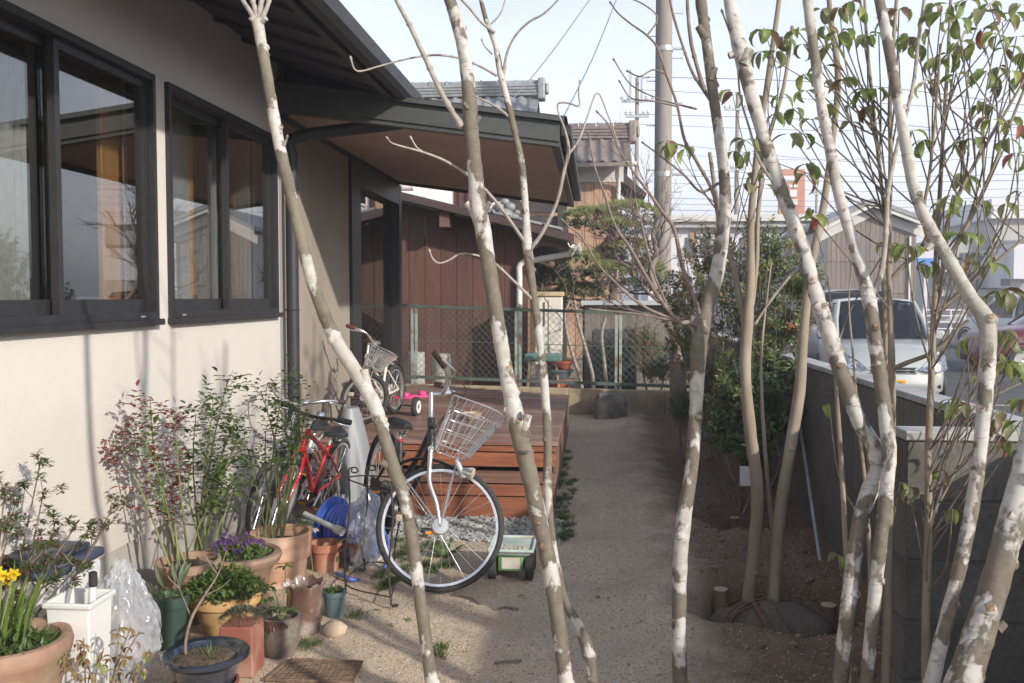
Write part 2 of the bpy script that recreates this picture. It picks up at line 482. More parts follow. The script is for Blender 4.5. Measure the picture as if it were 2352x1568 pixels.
structure(b.build('neighbour_yard_ground', mat('yard_soil', (0.20, 0.16, 0.115), (0.30, 0.25, 0.18), rough=0.95, scale=4, bump=0.5, bscale=40), smooth=0))

# painted bay lines on the asphalt
def bay_line(p, q, w=0.12):
    p, q = V(p), V(q); s = (q - p).cross(V((0, 0, 1))).normalized() * (w / 2)
    bb = MB(); bb.add([p - s, q - s, q + s, p + s], [(0, 1, 2, 3)])
    o = bb.build('bay_marking', MATS['line_white'], smooth=0); o['kind'] = 'structure'
for k in range(4):
    bay_line((3.0 + 2.5 * k, 7.5, -0.055), (3.6 + 2.5 * k, 12.2, -0.055))
bay_line((4.2, 14.2, -0.055), (16, 13.2, -0.055))

# small loose things lying on the ground: grains of gravel that throw their own shadows
def stone_mesh(rr, r, squash=0.7):
    bm = bmesh.new(); bmesh.ops.create_icosphere(bm, subdivisions=1, radius=r)
    for v in bm.verts: v.co *= rr.uniform(0.72, 1.2); v.co.z *= squash
    vs = [tuple(v.co) for v in bm.verts]; fs = [tuple(v.index for v in f.verts) for f in bm.faces]
    bm.free(); return vs, fs
def scatter_stones(name, m, spots, rmin, rmax, seed, label, cat, power=1.0, squash=0.7):
    rr = random.Random(seed); protos = [stone_mesh(rr, 1.0, squash) for _ in range(7)]
    bb = MB()
    for (x, y, z) in spots:
        vs, fs = rr.choice(protos); s = rmin + (rmax - rmin) * rr.random() ** power; a = rr.uniform(0, 6.28); ca, sa = cos(a), sin(a)
        k1, k2 = s * rr.uniform(0.8, 1.25), s
        bb.add([(x + (ca * v[0] - sa * v[1]) * k1, y + (sa * v[0] + ca * v[1]) * k2, z + v[2] * s) for v in vs], fs)
    o = bb.build(name, m, smooth=0, kind='stuff')
    o['label'] = label; o['category'] = cat
    return o
mat('grit', (0.42, 0.34, 0.24), (0.66, 0.58, 0.46), rough=0.9, scale=55, lo=0.3, hi=0.7)
rr = random.Random(3)
spots = []
for _ in range(6500):
    y = 2.9 + 4.6 * rr.random() ** 1.5; x = rr.uniform(-2.1, 1.3)
    spots.append((x, y, gz(x, y) + 0.001))
scatter_stones('sand_grit', MATS['grit'], spots, 0.002, 0.0062, 5, 'coarse pale grit strewn over the sandy garden path', 'grit', 3.0)
mat('clod', (0.15, 0.105, 0.07), (0.32, 0.25, 0.18), rough=0.95, scale=30)
spots = []
for _ in range(1500):
    y = rr.uniform(3.2, 8.5); x = rr.uniform(0.55, 1.4)
    spots.append((x, y, gz(x, y) + 0.001))
scatter_stones('soil_clods', MATS['clod'], spots, 0.004, 0.022, 8, 'loose brown soil clods around the newly planted trees', 'soil', 4.0)

# ================================================================ the house
WX = -2.28
def wy(px): return at(px, 700, X=WX).y            # place along the wall from a picture column
def wz(px, py): return at(px, py, X=WX).z
mat('stucco', (0.635, 0.597, 0.545), (0.67, 0.632, 0.58), rough=0.95, scale=1.2, bump=0.6, bscale=150, bdist=0.007, spec=0.1, c3=(0.585, 0.545, 0.49), s3=0.9)
mat('stucco_grey', (0.30, 0.262, 0.222), (0.34, 0.30, 0.255), rough=0.95, scale=2.0, bump=0.4, bscale=150, bdist=0.005, spec=0.1)
mat('plinth', (0.40, 0.38, 0.35), (0.48, 0.46, 0.42), rough=0.9, scale=5, bump=0.2)
mat('dark_aluminium', (0.022, 0.022, 0.024), (0.03, 0.03, 0.032), rough=0.42, scale=20)
mat('dark_steel', (0.02, 0.021, 0.025), (0.03, 0.031, 0.036), rough=0.55, scale=6)
mat('fascia', (0.055, 0.06, 0.058), (0.075, 0.08, 0.078), rough=0.55, scale=4)
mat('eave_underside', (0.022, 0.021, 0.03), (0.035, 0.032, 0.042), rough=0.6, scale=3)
mat('rubber', (0.02, 0.02, 0.021), (0.032, 0.031, 0.03), rough=0.75, scale=20)
glass_mat('window_glass', (0.80, 0.82, 0.82), boost=2.3)
glass_mat('door_glass', (0.6, 0.62, 0.62), boost=2.0)
mat('soffit_wood', (0.44, 0.315, 0.255), (0.50, 0.365, 0.30), rough=0.6, scale=3, stretch=(0.8, 12, 4), rnd=0.07)

house = thing('house', 'single-storey house with pale stucco wall, dark sliding windows and a deep dark eave', 'house', (WX, 5.0, 0))
Y0, YC = -2.0, wy(643)
W1 = (wy(145) - 0.86, wy(356)); W2 = (wy(386), wy(634))
ZB, ZT = 1.402, 2.655
b = MB()
TH = 0.16
def wallbox(bb, ya, yb, za, zb): bb.box(WX - TH, WX, ya, yb, za, zb)
wallbox(b, Y0, W1[0], 0.30, 3.30); wallbox(b, W1[0], W1[1], 0.30, ZB); wallbox(b, W1[0], W1[1], ZT, 3.30)
wallbox(b, W1[1], W2[0], 0.30, 3.30); wallbox(b, W2[0], W2[1], 0.30, ZB); wallbox(b, W2[0], W2[1], ZT, 3.30)
wallbox(b, W2[1], YC, 0.30, 3.30)
def solid_wall(bb, x0, x1, ya, yb, za, zb, holes):
    """one continuous wall with rectangular openings: outer faces are single grids, so no seams show"""
    ys = sorted({ya, yb, *[h[0] for h in holes], *[h[1] for h in holes]}); zs = sorted({za, zb, *[h[2] for h in holes], *[h[3] for h in holes]})
    def hole(i, j):
        y, z = (ys[i] + ys[i + 1]) / 2, (zs[j] + zs[j + 1]) / 2
        return any(h[0] < y < h[1] and h[2] < z < h[3] for h in holes)
    idx = {}
    for s_, x in ((0, x0), (1, x1)):
        for i, y in enumerate(ys):
            for j, z in enumerate(zs): idx[s_, i, j] = len(bb.v); bb.v.append((x, y, z))
    ni, nj = len(ys) - 1, len(zs) - 1
    solid = lambda i, j: 0 <= i < ni and 0 <= j < nj and not hole(i, j)
    for i in range(ni):
        for j in range(nj):
            if not solid(i, j): continue
            q = lambda s_, a, c: idx[s_, i + a, j + c]
            bb.f.append((q(1, 0, 0), q(1, 1, 0), q(1, 1, 1), q(1, 0, 1))); bb.f.append((q(0, 0, 0), q(0, 0, 1), q(0, 1, 1), q(0, 1, 0)))
            if not solid(i - 1, j): bb.f.append((q(0, 0, 0), q(1, 0, 0), q(1, 0, 1), q(0, 0, 1)))
            if not solid(i + 1, j): bb.f.append((q(0, 1, 0), q(0, 1, 1), q(1, 1, 1), q(1, 1, 0)))
            if not solid(i, j - 1): bb.f.append((q(0, 0, 0), q(0, 1, 0), q(1, 1, 0), q(1, 0, 0)))
            if not solid(i, j + 1): bb.f.append((q(0, 0, 1), q(1, 0, 1), q(1, 1, 1), q(0, 1, 1)))
b = MB(); solid_wall(b, WX - TH, WX, Y0, YC, 0.31, 3.30, [(W1[0], W1[1], ZB, ZT), (W2[0], W2[1], ZB, ZT)])
b.build('wall', MATS['stucco'], house, smooth=0)
MB().box(WX - TH - 0.02, WX - 0.02, Y0, YC - 0.01, -0.3, 0.308).build('plinth', MATS['plinth'], house, smooth=0)

def sliding_window(ya, yb, ym, outer_right, tagname):
    """aluminium frame with two sashes on two tracks"""
    fr = MB()
    xo, xi = WX + 0.025, WX - 0.12
    fw = 0.03
    fr.box(xi, xo, ya, ya + fw, ZB, ZT); fr.box(xi, xo, yb - fw, yb, ZB, ZT)
    fr.box(xi, xo - 0.001, ya + fw, yb - fw, ZT - 0.035, ZT); fr.box(xi, xo - 0.001, ya + fw, yb - fw, ZB, ZB + 0.038)
    win = fr.build('window', MATS['dark_aluminium'], house, smooth=0)
    MB().box(WX - 0.02, WX + 0.052, ya - 0.008, yb + 0.008, ZB - 0.03, ZB + 0.002).build('sill', MATS['dark_aluminium'], win, smooth=0, bevel=0.004)
    for k, (a, c) in enumerate(((ya + fw, ym + 0.035), (ym - 0.035, yb - fw))):
        outer = (k == 1) == outer_right
        x1 = WX - 0.012 if outer else WX - 0.058; x0 = x1 - 0.034
        sb = MB(); st = 0.038; bt = 0.065
        za, zb = ZB + 0.038, ZT - 0.035
        sb.box(x0, x1, a, a + st, za, zb); sb.box(x0, x1, c - st, c, za, zb)
        sb.box(x0 + 0.002, x1 - 0.002, a + st, c - st, za, za + bt); sb.box(x0 + 0.002, x1 - 0.002, a + st, c - st, zb - 0.04, zb)
        s_ = sb.build('sash', MATS['dark_aluminium'], win, smooth=0)
        g = MB(); xm = (x0 + x1) / 2
        g.box(xm - 0.003, xm + 0.003, a + st - 0.004, c - st + 0.004, za + bt - 0.004, zb - 0.036)
        g.build('pane', MATS['window_glass'], win, smooth=0)
    return win
win1 = sliding_window(W1[0], W1[1], wy(153), True, 'a')
win2 = sliding_window(W2[0], W2[1], wy(534), True, 'b')
MB().box(WX + 0.005, WX + 0.0275, W1[1] - 0.20, W1[1] - 0.155, ZB + 0.012, ZB + 0.02).build('drain_slot', mat('drain_grey', (0.3, 0.3, 0.3)), win1, smooth=0)
MB().box(WX + 0.005, WX + 0.0275, W2[0] + 0.12, W2[0] + 0.165, ZB + 0.012, ZB + 0.02).build('drain_slot', MATS['drain_grey'], win2, smooth=0)

# the room behind the windows
mat('room_wall', (0.34, 0.32, 0.30), (0.38, 0.36, 0.33), rough=0.9, scale=2)
mat('room_floor', (0.16, 0.10, 0.06), (0.22, 0.14, 0.08), rough=0.5, scale=4, stretch=(1, 12, 1))
b = MB(); b.box(WX - 4.0, WX - TH - 0.005, Y0 + 0.1, YC - 0.17, 0.50, 0.55); b.build('room_floor', MATS['room_floor'], house, smooth=0)
b = MB(); b.box(WX - 4.0, WX - TH - 0.005, Y0 + 0.1, YC - 0.17, 2.95, 3.0); b.build('room_ceiling', MATS['room_wall'], house, smooth=0)
b = MB(); b.box(WX - 4.05, WX - 4.0, Y0 + 0.1, YC - 0.17, 0.5, 3.0); b.box(WX - 4.0, WX - TH - 0.005, YC - 0.17, YC - 0.12, 0.5, 3.0)
b.box(WX - 4.0, WX - TH - 0.005, Y0 + 0.05, Y0 + 0.1, 0.5, 3.0)
b.build('room_wall', MATS['room_wall'], house, smooth=0)
mat('orange_wood', (0.64, 0.31, 0.09), (0.74, 0.40, 0.14), rough=0.45, scale=3, stretch=(14, 14, 0.7))
mat('brown_wood', (0.30, 0.17, 0.09), (0.38, 0.22, 0.12), rough=0.5, scale=3, stretch=(14, 14, 0.7))
mat('white_paint', (0.74, 0.73, 0.70), (0.68, 0.67, 0.64), rough=0.6, scale=3)
def panel(name, label, cat, m, pxa, pxb, xx, z0=0.56, z1=2.9, th=0.03, bev=0.004):
    ya, yb = at(pxa, 700, X=xx).y, at(pxb, 700, X=xx).y
    o = MB().box(xx - th, xx, ya, yb, z0, z1).build(name, m, smooth=0, bevel=bev)
    o.parent = house; o.location = V(o.location) - V(house.location); o['label'] = label
    return o
panel('wooden_panel', 'orange wooden panel standing just inside the larger window', 'panel', MATS['orange_wood'], 240, 345, WX - 0.20)
panel('white_panel', 'white panel just inside the second window, at its near edge', 'panel', MATS['white_paint'], 380, 443, WX - 0.26)
panel('wooden_post', 'thin orange wooden post beside the white panel in the second window', 'post', MATS['orange_wood'], 443, 449, WX - 0.25)
panel('brown_panel', 'brown wooden panel behind the far sash of the second window', 'panel', MATS['brown_wood'], 541, 606, WX - 0.26)
panel('white_post', 'slim white post inside the second window near its middle', 'post', MATS['white_paint'], 497, 506, WX - 0.22)
# pale pleated curtain at the near sash
m = mat('lace', (0.50, 0.49, 0.47), (0.58, 0.57, 0.55), rough=0.9, scale=30)
b = MB(); ya, yb = at(-60, 700, X=WX - 0.25).y, at(66, 700, X=WX - 0.25).y; N = 60
for i in range(N + 1):
    t = i / N; y = ya + (yb - ya) * t; x = WX - 0.25 + 0.02 * sin(t * 55) + 0.008 * sin(t * 23)
    b.v += [(x, y, 0.75), (x, y, 2.6)]
for i in range(N): b.f.append((2 * i, 2 * i + 2, 2 * i + 3, 2 * i + 1))
o = b.build('curtain', m, smooth=180); md = o.modifiers.new('thick', 'SOLIDIFY'); md.thickness = 0.003
tag(o, 'pale pleated curtain hanging inside the window at the picture edge', 'curtain')

# main roof: slab sloping down to the eave, rafters below it, gutter along the edge
EX, EZ = -1.43, 2.93          # eave edge, underside
SL = (3.21 - EZ) / (EX - WX) * -1
YR0, YR1 = -3.0, 6.96
def za_top(x): return 2.66 + (-0.27 - x) * 0.138
def zr(x): return EZ + (EX - x) * 0.31
roof = MB().hexa([(EX, YR0, zr(EX)), (EX, YR1, zr(EX)), (-7.0, YR1, zr(-7.0)), (-7.0, YR0, zr(-7.0)),
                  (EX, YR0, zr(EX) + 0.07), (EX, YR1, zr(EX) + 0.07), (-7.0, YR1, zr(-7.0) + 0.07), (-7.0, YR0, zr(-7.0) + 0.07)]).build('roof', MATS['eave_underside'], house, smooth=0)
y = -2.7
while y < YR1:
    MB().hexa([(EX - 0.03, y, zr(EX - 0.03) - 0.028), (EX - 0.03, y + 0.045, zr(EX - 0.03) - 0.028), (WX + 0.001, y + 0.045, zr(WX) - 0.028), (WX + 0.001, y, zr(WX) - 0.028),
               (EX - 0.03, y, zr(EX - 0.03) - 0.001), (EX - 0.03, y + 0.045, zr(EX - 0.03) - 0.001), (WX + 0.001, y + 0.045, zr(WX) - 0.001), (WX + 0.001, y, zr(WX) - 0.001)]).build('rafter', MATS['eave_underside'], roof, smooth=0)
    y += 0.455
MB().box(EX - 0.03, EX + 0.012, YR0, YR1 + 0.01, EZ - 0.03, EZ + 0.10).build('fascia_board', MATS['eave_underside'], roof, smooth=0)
g = MB(); prof = [(0.0, 0.0), (0.0, -0.085), (0.035, -0.11), (0.085, -0.11), (0.115, -0.08), (0.12, 0.0), (0.108, 0.0), (0.10, -0.075), (0.08, -0.097), (0.038, -0.097), (0.012, -0.08), (0.012, 0.0)]
gx, gzz = EX + 0.014, EZ + 0.085
for yy in (YR0, YR1 + 0.02): g.v += [(gx + p[0], yy, gzz + p[1]) for p in prof]
k = len(prof)
g.f += [(i, (i + 1) % k, k + (i + 1) % k, k + i) for i in range(k)]; g.f += [tuple(range(k))[::-1], tuple(range(k, 2 * k))]
g.build('gutter', MATS['dark_steel'], roof, smooth=30)
# roof covering: thin dark sheets with stepped edges
for i in range(9):
    xa, xb = EX + 0.06 - i * 0.62, EX + 0.06 - (i + 1) * 0.62 - 0.03
    MB().hexa([(xa, YR0, zr(xa) + 0.08), (xa, YR1 + 0.03, zr(xa) + 0.08), (xb, YR1 + 0.03, zr(xb) + 0.075), (xb, YR0, zr(xb) + 0.075),
               (xa, YR0, zr(xa) + 0.10), (xa, YR1 + 0.03, zr(xa) + 0.10), (xb, YR1 + 0.03, zr(xb) + 0.08), (xb, YR0, zr(xb) + 0.08)]).build('roof_sheet', MATS['dark_steel'], roof, smooth=0)
# leader from the gutter back to the wall and down the corner
dp = MB()
p0 = V((gx + 0.06, YR1 - 0.06, EZ + 0.02)); p1 = p0 + V((0, 0, -0.14)); DPX, DPY = WX + 0.055, at(671, 700, X=WX + 0.05).y
p2 = V((DPX, DPY, 2.68)); p3 = V((DPX, DPY, 2.56)); p4 = V((DPX, DPY, 0.02))
pts = [tuple(p0), tuple(p1 + V((0, 0, 0.05))), tuple(p1 + (p2 - p1).normalized() * 0.06), tuple(p2 - (p2 - p1).normalized() * 0.06), tuple(p3), tuple(p4)]
dp.tube([pts[0], pts[1]] + catmull([pts[1], pts[2], pts[3], pts[4]], 5)[1:] + [pts[5]], 0.046, 14)
dpo = dp.build('downpipe', MATS['dark_steel'], house, smooth=40)
for z in (1.42, 2.3):
    br = MB(); br.torus((DPX, DPY, z), (0, 0, 1), 0.048, 0.004, 20, 6); br.box(WX - 0.002, WX + 0.012, DPY - 0.006, DPY + 0.006, z - 0.006, z + 0.006)
    br.build('pipe_bracket', MATS['dark_steel'], dpo, smooth=40)
# gable end of the main roof, above the lower grey wall
ge_y0, ge_y1 = YC + 0.105, YC + 0.2
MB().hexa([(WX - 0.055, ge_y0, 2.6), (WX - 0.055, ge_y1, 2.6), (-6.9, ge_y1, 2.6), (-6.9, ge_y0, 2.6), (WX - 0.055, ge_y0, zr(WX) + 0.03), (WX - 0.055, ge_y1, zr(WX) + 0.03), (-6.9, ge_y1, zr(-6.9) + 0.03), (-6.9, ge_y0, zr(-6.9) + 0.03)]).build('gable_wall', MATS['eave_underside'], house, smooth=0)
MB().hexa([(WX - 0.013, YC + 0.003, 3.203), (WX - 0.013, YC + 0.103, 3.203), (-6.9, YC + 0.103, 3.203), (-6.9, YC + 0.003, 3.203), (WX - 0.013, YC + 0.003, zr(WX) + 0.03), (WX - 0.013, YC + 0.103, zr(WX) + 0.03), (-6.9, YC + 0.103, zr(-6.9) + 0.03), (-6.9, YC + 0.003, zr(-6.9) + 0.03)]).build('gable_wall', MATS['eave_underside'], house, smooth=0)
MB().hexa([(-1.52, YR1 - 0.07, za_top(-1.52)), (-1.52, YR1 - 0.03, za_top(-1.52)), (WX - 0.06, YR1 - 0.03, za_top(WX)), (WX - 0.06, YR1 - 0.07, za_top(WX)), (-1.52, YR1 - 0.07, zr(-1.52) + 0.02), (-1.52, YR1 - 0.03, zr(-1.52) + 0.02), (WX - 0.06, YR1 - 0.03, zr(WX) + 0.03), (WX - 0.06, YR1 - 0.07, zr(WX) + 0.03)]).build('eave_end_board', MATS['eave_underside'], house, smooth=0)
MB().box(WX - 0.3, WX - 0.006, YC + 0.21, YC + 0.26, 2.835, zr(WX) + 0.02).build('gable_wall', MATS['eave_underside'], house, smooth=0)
# corner piece between pale and grey walls
MB().box(WX - TH, WX - 0.012, YC + 0.001, YC + 0.10, 0.05, 3.2).build('corner_trim', mat('trim_grey', (0.30, 0.30, 0.31), rough=0.7), house, smooth=0)
# grey stretch of wall beside the deck, then tall glass doors
GX = WX - 0.05
YG0, YG1 = YC + 0.11, at(803, 700, X=GX).y
MB().box(GX - 0.16, GX, YG0, YG1, 0.02, 2.83).build('grey_wall', MATS['stucco_grey'], house, smooth=0)
YE = at(918, 700, X=GX).y
fr = MB()
fr.box(GX - 0.15, GX + 0.03, YG1 + 0.001, at(824, 700, X=GX).y, 0.46, 2.83)
fr.box(GX - 0.15, GX + 0.03, YE - 0.13, YE, 0.1, 2.83)
fr.box(GX - 0.15, GX + 0.027, at(824, 700, X=GX).y + 0.001, YE - 0.131, 2.60, 2.83)
fr.box(GX - 0.15, GX + 0.027, at(824, 700, X=GX).y + 0.001, YE - 0.131, 0.10, 0.52)
door = fr.build('glass_door', MATS['dark_aluminium'], house, smooth=0)
MB().box(GX - 0.075, GX - 0.068, at(824, 700, X=GX).y - 0.01, YE - 0.12, 0.51, 2.61).build('pane', MATS['door_glass'], door, smooth=0)
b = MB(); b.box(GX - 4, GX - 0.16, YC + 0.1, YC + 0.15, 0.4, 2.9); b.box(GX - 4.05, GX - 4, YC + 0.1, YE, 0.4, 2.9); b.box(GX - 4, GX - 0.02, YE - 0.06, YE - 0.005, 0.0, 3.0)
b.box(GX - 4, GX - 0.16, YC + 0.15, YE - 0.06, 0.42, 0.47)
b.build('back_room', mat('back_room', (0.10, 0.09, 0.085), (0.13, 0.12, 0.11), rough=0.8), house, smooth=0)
# lean-to roof over the deck
AX = -0.27; AY0, AY1 = 6.62, 11.05
def za(x): return 2.60 + (AX - x) * 0.138
aw = MB().hexa([(AX, AY0, za(AX) + 0.02), (AX, AY1, za(AX) + 0.02), (-2.6, AY1, za(-2.6) + 0.02), (-2.6, AY0, za(-2.6) + 0.02),
                (AX, AY0, za(AX) + 0.12), (AX, AY1, za(AX) + 0.12), (-2.6, AY1, za(-2.6) + 0.12), (-2.6, AY0, za(-2.6) + 0.12)]).build('deck_roof', MATS['dark_steel'], house, smooth=0)
nb = 30; sw = (AY1 - AY0 - 0.1) / nb
for i in range(nb):
    y = AY0 + 0.05 + i * sw
    MB().hexa([(AX - 0.04, y, za(AX - 0.04)), (AX - 0.04, y + sw - 0.004, za(AX - 0.04)), (WX - 0.04, y + sw - 0.004, za(WX)), (WX - 0.04, y, za(WX)),
               (AX - 0.04, y, za(AX - 0.04) + 0.018), (AX - 0.04, y + sw - 0.004, za(AX - 0.04) + 0.018), (WX - 0.04, y + sw - 0.004, za(WX) + 0.018), (WX - 0.04, y, za(WX) + 0.018)]).build('soffit_board', MATS['soffit_wood'], aw, smooth=0)
def sloped(name, y0, y1, dz0, dz1, xa=AX + 0.02, xb=-2.6, m='fascia'):
    return MB().hexa([(xa, y0, za(xa) + dz0), (xa, y1, za(xa) + dz0), (xb, y1, za(xb) + dz0), (xb, y0, za(xb) + dz0),
                      (xa, y0, za(xa) + dz1), (xa, y1, za(xa) + dz1), (xb, y1, za(xb) + dz1), (xb, y0, za(xb) + dz1)]).build(name, MATS[m], aw, smooth=0)
sloped('fascia_board', AY0 - 0.03, AY0 + 0.045, -0.035, 0.135)
sloped('fascia_board', AY0 - 0.045, AY0 - 0.031, -0.002, 0.105)
sloped('drip_edge', AY0 - 0.07, AY0 + 0.06, 0.136, 0.166, xa=AX + 0.05)
sloped('fascia_board', AY1 - 0.04, AY1 + 0.03, -0.035, 0.13)
MB().box(AX - 0.038, AX + 0.019, AY0 + 0.046, AY1 - 0.041, za(AX) - 0.035, za(AX) + 0.12).build('fascia_board', MATS['fascia'], aw, smooth=0)
MB().box(AX + 0.021, AX + 0.10, AY0 - 0.02, AY1 + 0.02, za(AX) + 0.03, za(AX) + 0.115).build('gutter', MATS['dark_steel'], aw, smooth=0, bevel=0.01)
sloped('roof_sheet', AY0 - 0.05, AY1 + 0.05, 0.167, 0.178, xa=AX + 0.07, m='dark_steel')

# ================================================================ the wooden deck with two steps
mat('deck_wood', (0.17, 0.085, 0.06), (0.28, 0.16, 0.115), rough=0.45, scale=5, lo=0.3, hi=0.72, stretch=(0.7, 16, 6), rnd=0.2, bump=0.25, bscale=14, bdist=0.004, c3=(0.38, 0.28, 0.235), s3=1.5)
mat('deck_riser', (0.22, 0.075, 0.04), (0.32, 0.125, 0.065), rough=0.5, scale=4, stretch=(0.8, 14, 10), rnd=0.12, bump=0.2, bscale=14, bdist=0.003)
mat('deck_side', (0.15, 0.085, 0.06), (0.22, 0.14, 0.105), rough=0.7, scale=4, stretch=(6, 1, 6), rnd=0.1)
DX0, DX1, DY0, DZ = WX + 0.06, -0.28, 6.83, 0.45
deck = thing('wooden_deck', 'red-brown plank deck with two steps under the lean-to roof', 'deck', (-1.25, 9.0, 0))
def deck_end(x):    # the back edge runs askew, along the fence
    return 11.28 + (x - (-2.22)) * (10.22 - 11.28) / (-0.28 + 2.22)
pw, gap = 0.1035, 0.005
y = DY0; i = 0
while y + pw < 11.25:
    xr = DX1
    if deck_end(DX1) < y + pw: xr = -2.22 + (11.28 - (y + pw)) * (1.94 / 1.06)
    if xr - DX0 < 0.15: break
    xl = DX0
    if i == 0: MB().box(xl, xr + 0.01, y - 0.012, y + pw - gap, DZ - 0.028, DZ).build('plank', MATS['deck_wood'], deck, smooth=0, bevel=0.003)
    else:
        z = DZ + R.uniform(-0.0012, 0.0012)
        MB().box(xl, xr + 0.01, y, y + pw - gap, z - 0.028, z).build('plank', MATS['deck_wood'], deck, smooth=0, bevel=0.003)
    y += pw; i += 1
SX0 = -1.95
for (z0, z1, yy) in ((0.375, 0.415, DY0 - 0.004), (0.262, 0.365, DY0 - 0.004), (0.115, 0.195, 6.50), (-0.08, 0.106, 6.50)):
    MB().box(SX0 if yy < 6.6 else DX0, DX1, yy, yy + 0.024, z0, z1).build('riser_board', MATS['deck_riser'], deck, smooth=0, bevel=0.002)
for k in range(3):
    MB().box(SX0, DX1 + 0.006, 6.488 + k * 0.1115, 6.488 + k * 0.1115 + 0.107, 0.207, 0.234).build('step_tread', MATS['deck_wood'], deck, smooth=0, bevel=0.003)
for (z0, z1) in ((0.30, 0.418), (0.18, 0.292), (0.05, 0.172)):
    MB().box(DX1 - 0.026, DX1 - 0.002, DY0 + 0.025, deck_end(DX1), z0, z1).build('side_board', MATS['deck_side'], deck, smooth=0, bevel=0.002)
MB().box(DX1 - 0.026, DX1 - 0.002, 6.526, DY0 - 0.006, 0.02, 0.204).build('side_board', MATS['deck_side'], deck, smooth=0)
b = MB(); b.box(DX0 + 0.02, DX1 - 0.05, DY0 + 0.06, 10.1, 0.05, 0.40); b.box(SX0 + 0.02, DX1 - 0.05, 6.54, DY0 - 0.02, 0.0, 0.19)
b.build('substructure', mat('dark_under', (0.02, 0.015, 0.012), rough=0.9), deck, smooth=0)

# crushed grey stone at the foot of the steps
mat('crushed_stone', (0.20, 0.205, 0.195), (0.48, 0.48, 0.45), rough=0.85, scale=16, lo=0.25, hi=0.75)
spots = []
rr = random.Random(21)
for _ in range(4600):
    x = rr.uniform(-2.2, -0.22); y = rr.uniform(5.72, 6.5) ** 1.0
    edge = 5.86 + 0.10 * sin(x * 4.1) + 0.06 * sin(x * 9.7)
    if y < edge and rr.random() > 0.08: continue
    spots.append((x, y, gz(x, y) + rr.uniform(0.0, 0.016)))
scatter_stones('crushed_stone', MATS['crushed_stone'], spots, 0.009, 0.021, 9, 'strip of crushed grey stone at the foot of the deck steps', 'gravel', 1.4)

# ================================================================ block wall on the right
mat('block', (0.125, 0.118, 0.11), (0.165, 0.158, 0.148), rough=0.95, scale=60, bump=0.5, bscale=140, bdist=0.004, rnd=0.06, c3=(0.095, 0.09, 0.082), s3=2.5)
mat('coping', (0.40, 0.405, 0.405), (0.48, 0.48, 0.475), rough=0.9, scale=40, bump=0.2, bscale=160, bdist=0.002, c3=(0.33, 0.33, 0.32), s3=3)
mat('mortar', (0.11, 0.105, 0.10), (0.15, 0.145, 0.135), rough=0.95, scale=30)
def block_wall(name, label, p, q, z0, z1, th, bl=0.40, bh=0.20, cap=True, side_end=False):
    p, q = V(p), V(q); L = (q - p).length; u = (q - p).normalized(); s = u.cross(V((0, 0, 1))) * -1
    root = thing(name, label, 'wall', (p + q) / 2)
    rz = atan2(u.y, u.x)
    n = int(math.ceil((z1 - z0) / bh)); core = MB()
    me = {}
    for r in range(n):
        zt = z1 - r * bh; zb = max(z0, zt - bh)
        x = 0.0 if (r % 2 == 0) else -bl / 2
        while x < L - 0.01:
            a, c = max(0, x), min(L, x + bl); w = c - a
            if w > 0.03:
                key = (round(w, 3), round(zt - zb, 3))
                if key not in me:
                    me[key] = MB().box(0.004, w - 0.004, -th / 2, th / 2, 0.004, zt - zb - 0.004).mesh('block', MATS['block'], 0, 0.004)
                o = inst('block', me[key], p + u * a + V((0, 0, zb)), (0, 0, rz), parent=root)
            x += bl
    c0 = p + V((0, 0, z0)); 
    core.obox((p + q) / 2 + V((0, 0, (z0 + z1) / 2)), u * (L / 2 - 0.01), s * (th / 2 - 0.006), (0, 0, (z1 - z0) / 2 - 0.003))
    core.build('mortar', MATS['mortar'], root, smooth=0)
    if cap:
        MB().obox((p + q) / 2 + V((0, 0, z1 + 0.017)), u * (L / 2 + 0.004), s * (th / 2 + 0.006), (0, 0, 0.0155)).build('coping', MATS['coping'], root, smooth=0, bevel=0.004)
    return root
block_wall('block_wall', 'long grey block wall with pale coping between garden and car park', (1.50, 3.286, 0), (1.44, 12.3, 0), -0.4, 1.045, 0.12, bl=0.40, bh=0.60)
block_wall('block_wall', 'short grey block wall crossing in front of the long one', (1.02, 3.22, 0), (1.60, 3.22, 0), -0.4, 1.045, 0.12)
block_wall('block_wall', 'dark block wall rising at the lower right picture corner', (1.53, -1.4, 0), (1.53, 3.156, 0), -0.4, 1.045, 0.12)

# ================================================================ back boundary: concrete kerb wall and chain-link fence
mat('kerb_concrete', (0.40, 0.325, 0.21), (0.48, 0.40, 0.28), rough=0.95, scale=14, bump=0.3, bscale=90, bdist=0.004, c3=(0.25, 0.21, 0.15), s3=2.2)
FA, FB = V((-2.6, 11.72, 0)), V((1.40, 11.02, 0))
fu = (FB - FA).normalized(); fn = V((fu.y, -fu.x, 0))
def fx(px):     # point on the fence line from a picture column
    r = ray(px, 700); t = (FA - EYE).dot(fn) / r.dot(fn); q = EYE + r * t; return V((q.x, q.y, 0))
kw = thing('boundary_kerb', 'low yellowish concrete boundary wall under the wire fence', 'wall', (FA + FB) / 2)
L = (FB - FA).length
for i in range(7):
    a = FA + fu * (L * i / 7 + 0.002); c = FA + fu * (L * (i + 1) / 7 - 0.002)
    MB().obox((a + c) / 2 + V((0, 0, 0.12)), (c - a) / 2, fn * 0.06, (0, 0, 0.29 - 0.0009 * i)).build('concrete_section', MATS['kerb_concrete'], kw, smooth=0, bevel=0.006)
mat('fence_green', (0.085, 0.13, 0.11), (0.14, 0.19, 0.165), rough=0.6, scale=25, lo=0.3, hi=0.7, c3=(0.12, 0.07, 0.045), s3=4)
mat('fence_pale', (0.36, 0.45, 0.40), (0.44, 0.52, 0.46), rough=0.6, scale=25, c3=(0.24, 0.16, 0.10), s3=9)
